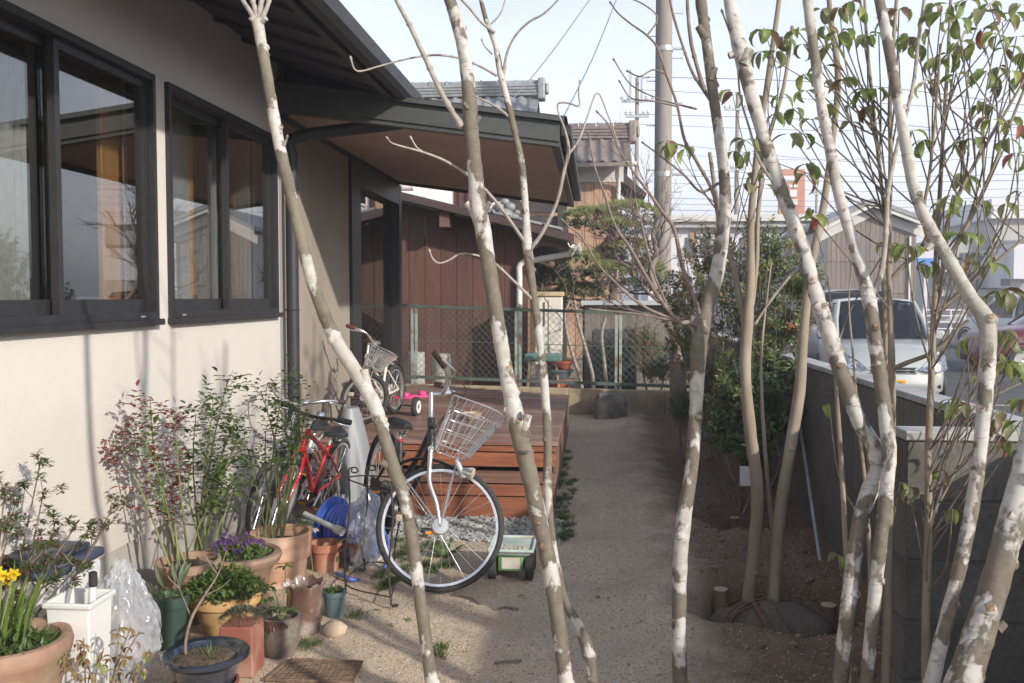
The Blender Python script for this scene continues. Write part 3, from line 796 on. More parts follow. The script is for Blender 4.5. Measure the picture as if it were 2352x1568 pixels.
mat('wire_green', (0.12, 0.17, 0.15), rough=0.5)
fence = thing('wire_fence', 'green chain-link fence with rusty rails behind the deck', 'fence', (FA + FB) / 2)
def ftop(t): return 1.405 - 0.028 * t      # the top rail falls a little towards the right
def fbot(t): return 0.505 - 0.012 * t
def fp(t, z): return FA + fu * t + V((0, 0, z))
for (zf, r, nm) in ((ftop, 0.020, 'top_rail'), (fbot, 0.016, 'bottom_rail')):
    b = MB(); b.beam(fp(0, zf(0)), fp(L, zf(L)), 0.036, 0.036); b.build(nm, MATS['fence_green'], fence, smooth=0)
b = MB(); b.tube([fp(0, 0.97), fp(L, 0.90)], 0.0045, 5); b.build('middle_wire', MATS['wire_green'], fence)
for px in (951, 1190, 1421):
    q = fx(px); t = (q - FA).dot(fu)
    b = MB()
    for s in (-0.026, 0.026):      # each post is a pair of angle bars with a gap between
        b.beam(fp(t + s, 0.36), fp(t + s, ftop(t) + 0.01), 0.02, 0.03, up=fu)
    po = b.build('post', MATS['fence_pale'], fence, smooth=0)
    MB().obox(fp(t, ftop(t) + 0.02), fu * 0.03, fn * 0.02, (0, 0, 0.012)).build('post_cap', MATS['fence_green'], po, smooth=0)
b = MB(); cell = 0.085; zlo, zhi = 0.5, 1.40
t = -1.0
H = zhi - zlo
def clip_wire(t0, s):
    a, c = t0, t0 + s * H
    za_, zb_ = zlo, zhi
    pts = []
    for k in range(9):
        z = zlo + H * k / 8; tt = t0 + s * (z - zlo)
        if 0 <= tt <= L: pts.append(fp(tt, z - 0.018 * tt) + fn * (0.003 * s))
    if len(pts) > 1: b.tube([pts[0], pts[-1]], 0.0022, 4, caps=False)
while t < L + 1.0:
    clip_wire(t, 1.0); clip_wire(t + cell / 2, -1.0); t += cell
b.build('wire_mesh', MATS['wire_green'], fence, kind='stuff')

# ================================================================ the neighbour's brown shed
SY = 13.6
def sp(px, py, dy=0.0): return at(px, py, Y=SY + dy)
mat('shed_plank', (0.092, 0.042, 0.030), (0.135, 0.066, 0.048), rough=0.7, scale=4, stretch=(14, 14, 0.6), rnd=0.10, bump=0.3, bscale=10, bdist=0.004)
mat('shed_trim', (0.055, 0.032, 0.028), (0.08, 0.05, 0.045), rough=0.6, scale=5)
mat('tile_grey', (0.20, 0.21, 0.215), (0.30, 0.305, 0.305), rough=0.45, scale=7, rnd=0.14)
mat('tile_brown', (0.15, 0.125, 0.11), (0.25, 0.21, 0.185), rough=0.5, scale=7, rnd=0.16)
mat('gutter_white', (0.78, 0.75, 0.70), (0.70, 0.66, 0.60), rough=0.5, scale=6)
shed = thing('plank_shed', 'low brown plank-walled shed behind the wire fence', 'shed', (-1.7, SY, 0))
xl, xr = sp(760, 600).x, sp(1207, 600).x
e0, e1 = sp(925, 458), sp(1316, 552)
def sroof(x): return e0.z + (e1.z - e0.z) * (x - e0.x) / (e1.x - e0.x)
x = xl; pwid = 0.235; k = 0
while x < xr - 0.02:
    a, c = x + 0.003, min(x + pwid, xr) - 0.003
    za_, zb_ = sroof(a) - 0.04, sroof(c) - 0.04; dy = 0.006 * (k % 3)
    MB().hexa([(a, SY - dy, 0.1), (c, SY - dy, 0.1), (c, SY + 0.03, 0.1), (a, SY + 0.03, 0.1), (a, SY - dy, za_), (c, SY - dy, zb_), (c, SY + 0.03, zb_), (a, SY + 0.03, za_)]).build('plank', MATS['shed_plank'], shed, smooth=0)
    x += pwid; k += 1
MB().box(xl, xr - 0.02, SY + 0.035, SY + 0.08, 0.1, sroof(xr) - 0.1).build('backing', MATS['shed_trim'], shed, smooth=0)
MB().box(xr - 0.06, xr + 0.03, SY - 0.03, SY + 0.1, 0.08, sroof(xr) - 0.06).build('corner_post', MATS['shed_plank'], shed, smooth=0)
b = MB(); b.hexa([(xl, SY - 0.55, sroof(xl) - 0.03), (e1.x, SY - 0.55, sroof(e1.x) - 0.03), (e1.x, SY + 4, sroof(e1.x) - 0.03), (xl, SY + 4, sroof(xl) - 0.03),
        (xl, SY - 0.55, sroof(xl) + 0.03), (e1.x, SY - 0.55, sroof(e1.x) + 0.03), (e1.x, SY + 4, sroof(e1.x) + 0.03), (xl, SY + 4, sroof(xl) + 0.03)])
sr = b.build('roof', MATS['shed_trim'], shed, smooth=0)
b = MB(); b.hexa([(xl, SY - 0.60, sroof(xl) - 0.035), (e1.x + 0.03, SY - 0.60, sroof(e1.x) - 0.055), (e1.x + 0.03, SY - 0.552, sroof(e1.x) - 0.055), (xl, SY - 0.552, sroof(xl) - 0.035),
        (xl, SY - 0.60, sroof(xl) + 0.075), (e1.x + 0.03, SY - 0.60, sroof(e1.x) + 0.055), (e1.x + 0.03, SY - 0.552, sroof(e1.x) + 0.055), (xl, SY - 0.552, sroof(xl) + 0.075)])
b.build('barge_board', MATS['shed_trim'], sr, smooth=0)
# grey tiles along the verge, stepping down the slope
x = sp(1120, 480).x
while x < e1.x - 0.1:
    MB().obox((x, SY - 0.3, sroof(x) + 0.095), (0.14, 0, -0.034), (0, 0.26, 0), (0.004, 0, 0.018)).build('verge_tile', MATS['tile_grey'], sr, smooth=0, bevel=0.006)
    x += 0.24
# ornamental end tile: a stack of curling lobes, and a white vent pipe
o_ = sp(1160, 495, -0.4); b = MB()
for (dx, dz, r) in ((0, 0, .13), (-.12, -.02, .085), (.12, -.03, .085), (-.08, .12, .08), (.07, .12, .08), (0, .19, .065), (-.17, .06, .05), (.17, .04, .05)):
    b.lathe([(r * sin(a), r * cos(a) * -0.85) for a in [i * pi / 8 for i in range(9)]], 12, (o_.x + dx, o_.y, o_.z + dz))
b.build('ridge_ornament', MATS['tile_grey'], sr, smooth=60)
a = sp(1126, 515, -0.2); b = MB(); b.tube(catmull([tuple(a), tuple(a + V((0, 0, .22))), tuple(a + V((.05, 0, .29))), tuple(a + V((.24, 0, .30))), tuple(a + V((.29, 0, .24)))], 6), 0.022, 10); b.build('vent_pipe', MATS['gutter_white'], sr, smooth=50)
MB().box(sp(1033, 480).x - 0.07, sp(1033, 480).x + 0.07, SY - 0.5, SY + 0.0, sroof(sp(1033, 480).x) - 0.27, sroof(sp(1033, 480).x) - 0.036).build('purlin_end', mat('purlin', (0.13, 0.07, 0.06), (0.17, 0.1, 0.085), rough=0.8), sr, smooth=0)
gw = MB(); g0 = sp(1318, 556, -0.6)
for yy in (SY - 0.62, SY + 3.5):
    gw.v += [(g0.x + cos(a) * 0.085, yy, g0.z + 0.0 + sin(a) * 0.085) for a in [pi + pi * i / 8 for i in range(9)]] + [(g0.x + cos(a) * 0.075, yy, g0.z + sin(a) * 0.075) for a in [2 * pi - pi * i / 8 for i in range(9)]]
gw.f += [(i, (i + 1) % 18, 18 + (i + 1) % 18, 18 + i) for i in range(18)] + [tuple(range(18))[::-1], tuple(range(18, 36))]
gw.build('gutter', MATS['gutter_white'], sr, smooth=50)
b = MB(); q0 = V((g0.x, SY - 0.45, g0.z - 0.06)); q1 = sp(1310, 582, -0.3); q2 = sp(1202, 602, -0.08); q3 = sp(1193, 612, -0.08); q4 = V((q3.x, q3.y, 0.12))
b.tube([q0, q0.lerp(q1, .7)] + catmull([tuple(q0.lerp(q1, .8)), tuple(q1), tuple(q1.lerp(q2, .12))], 5) + catmull([tuple(q1.lerp(q2, .9)), tuple(q2), tuple(q3), tuple(q3 + V((0, 0, -.12)))], 5) + [q4], 0.043, 12)
b.build('downpipe', MATS['gutter_white'], shed, smooth=50)

# ================================================================ the two-storey wooden house behind
HY = 24.0
def hp(px, py, dy=0.0): return at(px, py, Y=HY + dy)
mat('cedar', (0.40, 0.24, 0.15), (0.52, 0.34, 0.23), rough=0.75, scale=3, stretch=(12, 12, 0.5), rnd=0.10, bump=0.2, bscale=8)
mat('plaster', (0.60, 0.57, 0.54), (0.66, 0.63, 0.60), rough=0.9, scale=2)
mat('dark_timber', (0.045, 0.035, 0.033), (0.07, 0.055, 0.05), rough=0.7, scale=4)
nh = thing('tiled_house', 'two-storey cedar-boarded house with grey tiled roofs behind the shed', 'house', (-1, HY, 0))
def tile_mesh(m, w=0.27, dl=0.25):
    """one pantile: a shallow S in section with a rolled lip"""
    b = MB(); N = 8
    sec = [(-w / 2 + w * i / N, 0.030 * cos(2 * pi * (i / N) - 0.6)) for i in range(N + 1)]
    for (yy, zz) in ((0.0, 0.0), (dl + 0.05, 0.02)):
        b.v += [(x_, yy, z_ + zz) for x_, z_ in sec]
    b.v += [(x_, 0.0, z_ - 0.028) for x_, z_ in sec]
    n = N + 1
    for i in range(N):
        b.f.append((i, i + 1, n + i + 1, n + i)); b.f.append((2 * n + i, 2 * n + i + 1, i + 1, i))
    return b.mesh('tile', m, 40)
TG, TB = tile_mesh(MATS['tile_grey']), tile_mesh(MATS['tile_brown'])
def tile_roof(parent, x0, x1, yr, zr_, ye, ze, me, m, ridge=True, ends=True):
    """front slope from ridge (yr, zr_) down to eave (ye, ze), tile by tile, with a layered ridge"""
    base = MB().hexa([(x0, ye, ze - 0.10), (x1, ye, ze - 0.10), (x1, yr, zr_ - 0.10), (x0, yr, zr_ - 0.10), (x0, ye, ze - 0.03), (x1, ye, ze - 0.03), (x1, yr, zr_ - 0.03), (x0, yr, zr_ - 0.03)])
    base.hexa([(x0, yr + 0.001, zr_ - 0.10), (x1, yr + 0.001, zr_ - 0.10), (x1, 2 * yr - ye, ze - 0.10), (x0, 2 * yr - ye, ze - 0.10), (x0, yr + 0.001, zr_ - 0.03), (x1, yr + 0.001, zr_ - 0.03), (x1, 2 * yr - ye, ze - 0.03), (x0, 2 * yr - ye, ze - 0.03)])
    ro = base.build('roof', m, parent, smooth=0)
    run = sqrt((yr - ye) ** 2 + (zr_ - ze) ** 2); an = atan2(zr_ - ze, yr - ye); nr = int(run / 0.25); nc = int((x1 - x0) / 0.27)
    for r in range(nr):
        t = r * 0.25 / run
        for c in range(nc):
            inst('tile', me, (x0 + 0.135 + c * 0.27, ye + (yr - ye) * t, ze + (zr_ - ze) * t + 0.012 + R.uniform(-.004, .004)), (an, 0, R.uniform(-.015, .015)), parent=ro)
    if ridge:
        for i in range(4):
            MB().box(x0, x1, yr - 0.16 + i * 0.012, yr + 0.16 - i * 0.012, zr_ + i * 0.075, zr_ + i * 0.075 + 0.062).build('ridge_course', m, ro, smooth=0, bevel=0.01)
        x_ = x0
        while x_ < x1:
            b = MB(); b.tube([(x_, yr, zr_ + 0.31), (min(x_ + 0.40, x1), yr, zr_ + 0.31)], 0.085, 10); b.torus((x_ + 0.02, yr, zr_ + 0.31), (1, 0, 0), 0.088, 0.022, 12, 6)
            b.build('ridge_tile', m, ro, smooth=40); x_ += 0.42
        b = MB(); b.box(x1 - 0.02, x1 + 0.16, yr - 0.2, yr + 0.2, zr_ - 0.1, zr_ + 0.42); b.box(x1 + 0.16, x1 + 0.24, yr - 0.13, yr + 0.13, zr_ + 0.05, zr_ + 0.3)
        b.build('ridge_end_tile', m, ro, smooth=0, bevel=0.05, seg=2)
    return ro
# upper roof
ra, rb = hp(870, 228, -1.0), hp(1222, 228, -1.0)
r1 = tile_roof(nh, ra.x, hp(1205, 290, -4).x + 0.12, HY - 1.0, ra.z, HY - 4.4, ra.z - 1.75, TG, MATS['tile_grey'])
b = MB(); xx = hp(1205, 290, -4).x + 0.12
b.add([(xx - 0.1, HY - 4.3, ra.z - 1.8), (xx - 0.1, HY - 1, ra.z - 0.1), (xx - 0.1, HY + 2.3, ra.z - 1.8), (xx - 0.16, HY - 4.3, ra.z - 1.8), (xx - 0.16, HY - 1, ra.z - 0.1), (xx - 0.16, HY + 2.3, ra.z - 1.8)], [(0, 1, 2), (5, 4, 3), (0, 3, 4, 1), (1, 4, 5, 2), (2, 5, 3, 0)])
b.build('gable', MATS['dark_timber'], nh, smooth=0)
MB().box(ra.x, xx - 0.3, HY - 3.6, HY + 2, 0.1, ra.z - 1.7).build('wall', MATS['dark_timber'], nh, smooth=0)
# lower wing with brown tiles and cedar boards
ca, cb = hp(1250, 322, -1.2), hp(1440, 322, -1.2)
ez = hp(1400, 370, -3.0).z
tile_roof(nh, ca.x, hp(1452, 370, -3).x, HY - 1.2, ca.z, HY - 3.0, ez, TB, MATS['tile_brown'])
wl_, wr_ = hp(1180, 450, -2.2).x, hp(1432, 450, -2.2).x
MB().box(wl_, wr_, HY - 2.2, HY + 1.5, ez - 0.36, ez + 0.02).build('plaster_wall', MATS['plaster'], nh, smooth=0)
x = wl_; me = MB().box(0.006, 0.20, 0, 0.03, 0, ez - 0.38 - 0.1).mesh('board', MATS['cedar'], 0)
while x < wr_ - 0.1:
    inst('board', me, (x, HY - 2.24 - 0.01 * R.random(), 0.1), parent=nh); x += 0.206
MB().box(wl_, wr_ - 0.05, HY - 2.2, HY + 1.4, 0.1, ez - 0.37).build('wall', MATS['dark_timber'], nh, smooth=0)
gp = hp(1418, 376, -2.9); b = MB(); b.tube([gp + V((-4, 0, 0)), gp + V((0.45, 0, 0))], 0.06, 8); b.build('gutter', MATS['gutter_white'], nh, smooth=50)
b = MB(); q = hp(1421, 380, -2.5); b.tube(catmull([tuple(gp), tuple(gp + V((0, 0.3, -.2))), (q.x, HY - 2.33, gp.z - 0.45), (q.x, HY - 2.33, gp.z - 1.0)], 5) + [(q.x, HY - 2.33, 2.0)], 0.05, 10); b.build('downpipe', MATS['gutter_white'], nh, smooth=50)
# side hood over a window on the right gable
b = MB(); q = hp(1436, 400, -1.6); b.hexa([(wr_, HY - 2.0, q.z - 0.25), (wr_ + 0.5, HY - 2.0, q.z - 0.6), (wr_ + 0.5, HY + 0.5, q.z - 0.6), (wr_, HY + 0.5, q.z - 0.25), (wr_, HY - 2.0, q.z), (wr_ + 0.55, HY - 2.0, q.z - 0.5), (wr_ + 0.55, HY + 0.5, q.z - 0.5), (wr_, HY + 0.5, q.z)])
b.build('window_hood', MATS['dark_timber'], nh, smooth=0)
# balcony in the corner
ba, bb_ = hp(1060, 472, -5.0), hp(1297, 472, -5.0); zt_, zb2 = ba.z, hp(1200, 502, -5.0).z
MB().box(ba.x, bb_.x, HY - 5.05, HY - 4.95, zb2 + 0.12, zt_ + 0.06).build('balcony_beam', MATS['dark_timber'], nh, smooth=0)
MB().box(ba.x, bb_.x, HY - 5.0, HY - 2.3, zb2 - 0.1, zb2 + 0.05).build('balcony_floor', MATS['dark_timber'], nh, smooth=0)
MB().box(bb_.x - 0.14, bb_.x + 0.04, HY - 5.1, HY - 4.92, 0.1, zt_ + 0.9).build('balcony_post', MATS['dark_timber'], nh, smooth=0)
MB().box(ba.x, bb_.x, HY - 5.03, HY - 4.97, zt_ + 0.62, zt_ + 0.68).build('balcony_rail', MATS['dark_timber'], nh, smooth=0)
x = ba.x
while x < bb_.x - 0.2:
    MB().box(x, x + 0.03, HY - 5.015, HY - 4.985, zt_ + 0.06, zt_ + 0.62).build('baluster', MATS['dark_timber'], nh, smooth=0); x += 0.16
MB().box(hp(1195, 460, -4.6).x, hp(1290, 460, -4.6).x, HY - 4.6, HY - 4.57, zt_ - 0.05, zt_ + 0.6).build('net_curtain', MATS['plaster'], nh, smooth=0)

# white storehouse to the left of it, with a dark red door panel
wh = thing('white_storehouse', 'bright white plastered storehouse glimpsed under the deck roof', 'building', (-7, 19, 0))
wa, wb = at(860, 460, Y=19), at(1037, 460, Y=19)
mat('lime', (0.80, 0.79, 0.77), (0.84, 0.83, 0.81), rough=0.9, scale=2)
MB().box(wa.x - 3, wb.x, 19, 22, 0.1, 4.7).build('wall', MATS['lime'], wh, smooth=0)
MB().box(wa.x - 3.2, wb.x + 0.3, 18.6, 22.2, 4.71, 4.86).build('roof', MATS['tile_grey'], wh, smooth=0)
b = MB(); q = at(925, 428, Y=18.4); b.tube([q + V((-1.2, 0, 0)), q + V((0.22, 0, 0))], 0.09, 10); b.build('gutter', MATS['gutter_white'], wh, smooth=50)
rd = at(1060, 470, Y=19.2)
MB().box(wb.x + 0.02, wb.x + 0.75, 19.25, 19.4, 0.1, rd.z + 0.9).build('red_door', mat('dark_red', (0.11, 0.03, 0.03), (0.15, 0.05, 0.045), rough=0.6), wh, smooth=0)

# ================================================================ yard things behind the fence
mat('granite', (0.40, 0.39, 0.36), (0.58, 0.57, 0.53), rough=0.95, scale=45, bump=0.5, bscale=70, bdist=0.008)
def mortar(px, label, top, r, seed):
    c = at(px, 850, Y=12.35); rr_ = random.Random(seed)
    t = thing('stone_mortar', label, 'stone mortar', (c.x, c.y, 0.1), 'old stone mortars behind the fence')
    b = MB(); b.lathe([(r * 1.05, 0.1), (r * 1.08, 0.2), (r * 0.95, 0.48), (r * 0.98, 0.50)], 18, (c.x, c.y, 0), jit=0.02, rr=rr_); b.build('base', MATS['granite'], t, smooth=40)
    b = MB(); b.lathe([(r * 0.96, 0.505), (r * 1.0, 0.60), (r * 0.98, top - 0.02), (r * 0.93, top), (r * 0.72, top), (r * 0.6, top - 0.08), (0.0, top - 0.1)], 18, (c.x, c.y, 0), jit=0.02, rr=rr_)
    b.build('bowl', MATS['granite'], t, smooth=40)
mortar(1014, 'round stone mortar bowl on a stone base, right of the pair behind the fence', 0.755, 0.125, 1)
mortar(957, 'taller square-shouldered stone mortar behind the first fence post', 0.775, 0.115, 2)
mat('cabinet_white', (0.70, 0.66, 0.57), (0.76, 0.72, 0.63), rough=0.6, scale=5)
mat('cabinet_top', (0.55, 0.42, 0.24), (0.62, 0.48, 0.29), rough=0.7, scale=6)
ca_, cb_ = at(1229, 800, Y=12.75), at(1290, 800, Y=12.75); ct = at(1260, 680, Y=12.75).z
cab = thing('garden_cabinet', 'tall cream cabinet with a wooden top standing behind the fence', 'cabinet', ((ca_.x + cb_.x) / 2, 12.9, 0.1))
MB().box(ca_.x, cb_.x, 12.75, 13.2, 0.1, ct).build('body', MATS['cabinet_white'], cab, smooth=0, bevel=0.008)
MB().box(ca_.x - 0.02, cb_.x + 0.02, 12.72, 13.22, ct + 0.001, ct + 0.06).build('top', MATS['cabinet_top'], cab, smooth=0, bevel=0.006)
MB().box((ca_.x + cb_.x) / 2 - 0.002, (ca_.x + cb_.x) / 2 + 0.004, 12.742, 12.751, 0.2, ct - 0.05).build('door_gap', MATS['dark_timber'], cab, smooth=0)
MB().box(ca_.x + 0.12, ca_.x + 0.135, 12.735, 12.748, ct - 0.4, ct - 0.08).build('handle', mat('steel_dull', (0.35, 0.34, 0.32), rough=0.4, metal=0.8), cab, smooth=0)
mat('terracotta', (0.42, 0.175, 0.105), (0.50, 0.235, 0.15), rough=0.9, scale=9, c3=(0.52, 0.33, 0.24), s3=6)
mat('plastic_teal', (0.10, 0.20, 0.18), (0.13, 0.24, 0.215), rough=0.5, scale=5)
mat('plastic_slate', (0.10, 0.125, 0.14), (0.13, 0.155, 0.17), rough=0.5, scale=5)
def simple_pot(name, label, c, r, h, m, group=None, cat='flower pot', tilt=0.0):
    b = MB(); b.lathe([(r * 0.7, 0), (r * 0.96, h * 0.78), (r * 1.06, h * 0.79), (r * 1.08, h), (r * 0.98, h), (r * 0.9, h * 0.8), (r * 0.62, 0.02), (0, 0.02)], 20, c)
    return tag(b.build(name, m, smooth=40), label, cat, group)
q = at(1277, 880, Y=12.4)
simple_pot('planter', 'red plastic pot at the bottom of the stack by the cream cabinet', (q.x, 12.4, 0.1), 0.17, 0.22, mat('plastic_red', (0.42, 0.10, 0.06), rough=0.5), 'stacked pots behind the fence')
simple_pot('planter', 'orange-red pot just above the lowest one in the stack', (q.x + 0.005, 12.4, 0.322), 0.16, 0.10, mat('plastic_orange', (0.50, 0.16, 0.09), rough=0.5), 'stacked pots behind the fence')
simple_pot('planter', 'slate-grey bowl in the middle of the pot stack', (q.x + 0.02, 12.4, 0.424), 0.20, 0.13, MATS['plastic_slate'], 'stacked pots behind the fence')
simple_pot('planter', 'wide terracotta pot on the grey bowl of the stack', (q.x + 0.04, 12.4, 0.556), 0.185, 0.11, MATS['plastic_red'], 'stacked pots behind the fence')
b = MB(); t0 = at(1248, 822, Y=12.35); b.box(t0.x - 0.24, t0.x + 0.24, 12.2, 12.5, t0.z - 0.04, t0.z + 0.06)
tb = thing('planter_stand', 'teal planter tray on thin wooden legs beside the pot stack', 'planter', (t0.x, 12.35, 0.1))
b.build('tray', MATS['plastic_teal'], tb, smooth=0, bevel=0.015)
for sx_ in (-0.2, 0.2):
    for sy_ in (12.24, 12.46):
        b = MB(); b.beam((t0.x + sx_ * 1.2, sy_, 0.1), (t0.x + sx_ * 0.85, sy_, t0.z - 0.041), 0.022, 0.022); b.build('leg', MATS['cabinet_top'], tb, smooth=0)
# small grey hut
gh = thing('grey_hut', 'small weathered grey board hut behind the fence, right of the cabinet', 'hut', (0.2, 13.6, 0.1))
mat('weathered', (0.16, 0.135, 0.12), (0.24, 0.21, 0.185), rough=0.85, scale=4, stretch=(12, 12, 0.7), rnd=0.12)
ga, gb = at(1346, 800, Y=13.4), at(1545, 800, Y=13.4); gt = at(1400, 700, Y=13.4).z
x = ga.x
while x < gb.x - 0.05:
    MB().box(x + 0.002, x + 0.118, 13.4 + 0.004 * R.random(), 13.43, 0.1, gt).build('board', MATS['weathered'], gh, smooth=0); x += 0.12
MB().box(ga.x - 0.05, gb.x, 13.435, 14.4, 0.1, gt - 0.02).build('body', MATS['dark_timber'], gh, smooth=0)
MB().box(ga.x - 0.07, gb.x + 0.1, 13.2, 14.5, gt + 0.001, gt + 0.06).build('roof', mat('roof_sheet_grey', (0.40, 0.41, 0.42), (0.46, 0.47, 0.48), rough=0.5, scale=4), gh, smooth=0)
MB().box(ga.x - 0.02, ga.x + 0.16, 13.36, 13.395, 0.1, gt - 0.005).build('corner_board', MATS['weathered'], gh, smooth=0)
mat('bin_dark', (0.045, 0.047, 0.05), (0.06, 0.062, 0.066), rough=0.55, scale=5)
q = at(1400, 860, Y=12.7); b = MB(); b.box(q.x - 0.24, q.x + 0.36, 12.6, 13.1, 0.1, at(1400, 757, Y=12.7).z)
tag(b.build('compost_bin', MATS['bin_dark'], smooth=0, bevel=0.02), 'black plastic compost bin in front of the grey hut', 'bin')
# big stone by the deck
b = MB(); bm = bmesh.new(); bmesh.ops.create_icosphere(bm, subdivisions=4, radius=1)
c = at(1402, 935, Y=10.95)
def sgp(v, e): return math.copysign(abs(v) ** e, v)
for v in bm.verts:
    p = v.co; f = 1 + 0.10 * fbm(p.x * 1.7, p.y * 1.7, p.z * 1.7 + 4) + 0.05 * fbm(p.x * 5, p.y * 5, p.z * 5)
    w = 1 + 0.16 * -p.z
    b.v.append((c.x + sgp(p.x, .42) * .185 * f * w, 10.95 + sgp(p.y, .5) * .16 * f * w, .20 + sgp(p.z, .28) * .19 * (f if p.z < 0 else 1 - .08 * p.x + .05 * fbm(p.x * 3, p.y * 3, 2.0))))
b.f = [tuple(v.index for v in f.verts) for f in bm.faces]; bm.free()
tag(b.build('boulder', mat('rock', (0.10, 0.095, 0.085), (0.20, 0.19, 0.17), rough=0.9, scale=7, bump=0.8, bscale=22, bdist=0.02, c3=(0.34, 0.31, 0.27), s3=4), smooth=180), 'flat-topped dark boulder on the sand before the concrete kerb', 'boulder')

# ================================================================ the slender trees close by
bark_mat('bark_mottled', (0.52, 0.50, 0.465), (0.15, 0.127, 0.096), (0.24, 0.21, 0.168), thr=0.495)
bark_mat('bark_mottled_brown', (0.52, 0.49, 0.44), (0.20, 0.17, 0.125), (0.27, 0.235, 0.18), thr=0.56)
mat('bark_olive', (0.235, 0.195, 0.145), (0.31, 0.265, 0.20), rough=0.85, scale=14, stretch=(1, 1, 0.4), bump=0.35, bscale=60, bdist=0.003, c3=(0.36, 0.32, 0.26), s3=6)
mat('bark_twig', (0.145, 0.12, 0.10), (0.24, 0.205, 0.17), rough=.85, scale=30)
mat('twig_grey', (0.30, 0.265, 0.23), (0.42, 0.385, 0.34), rough=0.85, scale=40)
mat('twig_brown', (0.165, 0.125, 0.105), (0.26, 0.21, 0.18), rough=0.85, scale=40)
mat('scar', (0.16, 0.085, 0.045), (0.38, 0.25, 0.15), rough=0.9, scale=60, bump=0.5, bscale=120)

TS = 0.84
def stem3(pts, tobase=True, dbase=0.0):
    """picture points (x, y, width, distance) -> smooth path in space with radii; continued down to the ground"""
    P = []
    for (x, y, w, d) in pts:
        q = at(x, y, d=d); P.append((q.x, q.y, q.z, w / 2 * d / FPX * (TS if w > 11 else 0.9)))
    if tobase:
        a, b_ = V(P[0][:3]), V(P[1][:3]); dr = (a - b_).normalized()
        g = gz(a.x, a.y) - 0.03
        if a.z > g + 0.02:
            n = 4
            for k in range(1, n + 1):
                t = k / n; z = a.z + (g - a.z) * t; lean = (a.z - z) * (1 - 0.4 * t)
                P.insert(0, (a.x + dr.x / max(.3, -dr.z) * lean, a.y + dr.y / max(.3, -dr.z) * lean * 0.6, z, P[0][3] * (1.0 + 0.06 * t + (0.35 if k == n else 0))))
    return P
def limb(bb, P, rr, n=12, sub=7, wob=0.05, jit=0.03, tip=None):
    S = catmull(P, sub)
    ph = rr.uniform(0, 9)
    rad = [max(0.0012, s[3]) * (1 + wob * noise.noise(V((i * 0.45, ph, 0.3))) * 2) for i, s in enumerate(S)]
    bb.tube([s[:3] for s in S], rad, n, jit=jit, rr=rr)
    return S
def knot(bb, S, t, rr, size=1.0):
    """a healed branch scar: a short swollen collar standing off the stem"""
    i = min(len(S) - 2, max(1, int(t * len(S)))); p = V(S[i][:3]); r = S[i][3]; ax = (V(S[i + 1][:3]) - V(S[i - 1][:3])).normalized()
    a = rr.uniform(-2.4, 0.6); side = V((cos(a), sin(a), 0)); side = (side - ax * side.dot(ax)).normalized()
    d = (side + ax * 0.35).normalized(); q = p + side * (r * 0.62)
    bb.tube([q, q + d * (r * 0.35 * size), q + d * (r * 0.55 * size), q + d * (r * 0.62 * size)], [r * 0.62 * size, r * 0.55 * size, r * 0.42 * size, r * 0.12], 9, jit=0.08, rr=rr)
    return q + d * (r * 0.62 * size), d, r * 0.42 * size
def bud(bb, p, d, r):
    bb.tube([p, V(p) + V(d) * r * 2.2, V(p) + V(d) * r * 4.2, V(p) + V(d) * r * 5.6], [r, r * 1.7, r * 1.3, r * 0.2], 6)
TREES = {}
def slender_tree(label, main, branches=(), nk=9, seed=1, bark='bark_mottled', extra=(), name='slender_tree', stubs=(), brmat='twig_grey', group='pale-barked young trees in the foreground'):
    rr = random.Random(seed)
    P = stem3(main)
    root = thing(name, label, 'tree', (P[0][0], P[0][1], gz(P[0][0], P[0][1])), group)
    b = MB(); S = limb(b, P, rr); sc = MB()
    for k in range(nk):
        q, d, r = knot(b, S, rr.uniform(0.1, 0.92), rr, rr.uniform(0.7, 1.15))
        if rr.random() < 0.6:
            sc.lathe([(r * 0.75, 0), (r * 0.8, r * 0.12), (r * 0.3, r * 0.2), (0, r * 0.16)], 9, q, axis=d, jit=0.1, rr=rr)
    for (x, y, w, d, dx, dy, ln) in stubs:      # cut or broken branch ends
        q = at(x, y, d=d); e = at(x + dx, y + dy, d=d) ; r = w / 2 * d / FPX * .85
        b.tube([q, q.lerp(e, 0.6), e], [r * 1.15, r, r * 0.9], 10, jit=0.08, rr=rr)
        sc.lathe([(r * 0.86, 0), (r * 0.6, r * 0.1), (0, r * 0.05)], 10, e, axis=(e - q), jit=0.08, rr=rr)
    for E in extra: limb(b, stem3(E, tobase=False), rr)
    b.build('trunk', MATS[bark], root, smooth=70)
    if sc.v: sc.build('scars', MATS['scar'], root, smooth=60, kind='stuff')
    for br in branches:
        Q = stem3(br, tobase=False); bb = MB()
        T = limb(bb, Q, rr, n=7, sub=5, wob=0.04, jit=0.04)
        for k in range(2, len(T) - 2, 6):                       # nodes
            if rr.random() < 0.6: p = V(T[k][:3]); bb.lathe([(T[k][3] * 1.05, -T[k][3]), (T[k][3] * 1.35, 0), (T[k][3] * 1.05, T[k][3])], 6, p, axis=V(T[k + 1][:3]) - p)
        e, e0 = V(T[-1][:3]), V(T[-2][:3])
        if T[-1][3] < 0.006: bud(bb, e, (e - e0).normalized(), T[-1][3])
        bb.build('branch', MATS[brmat], root, smooth=60)
    TREES[label] = S
    return root

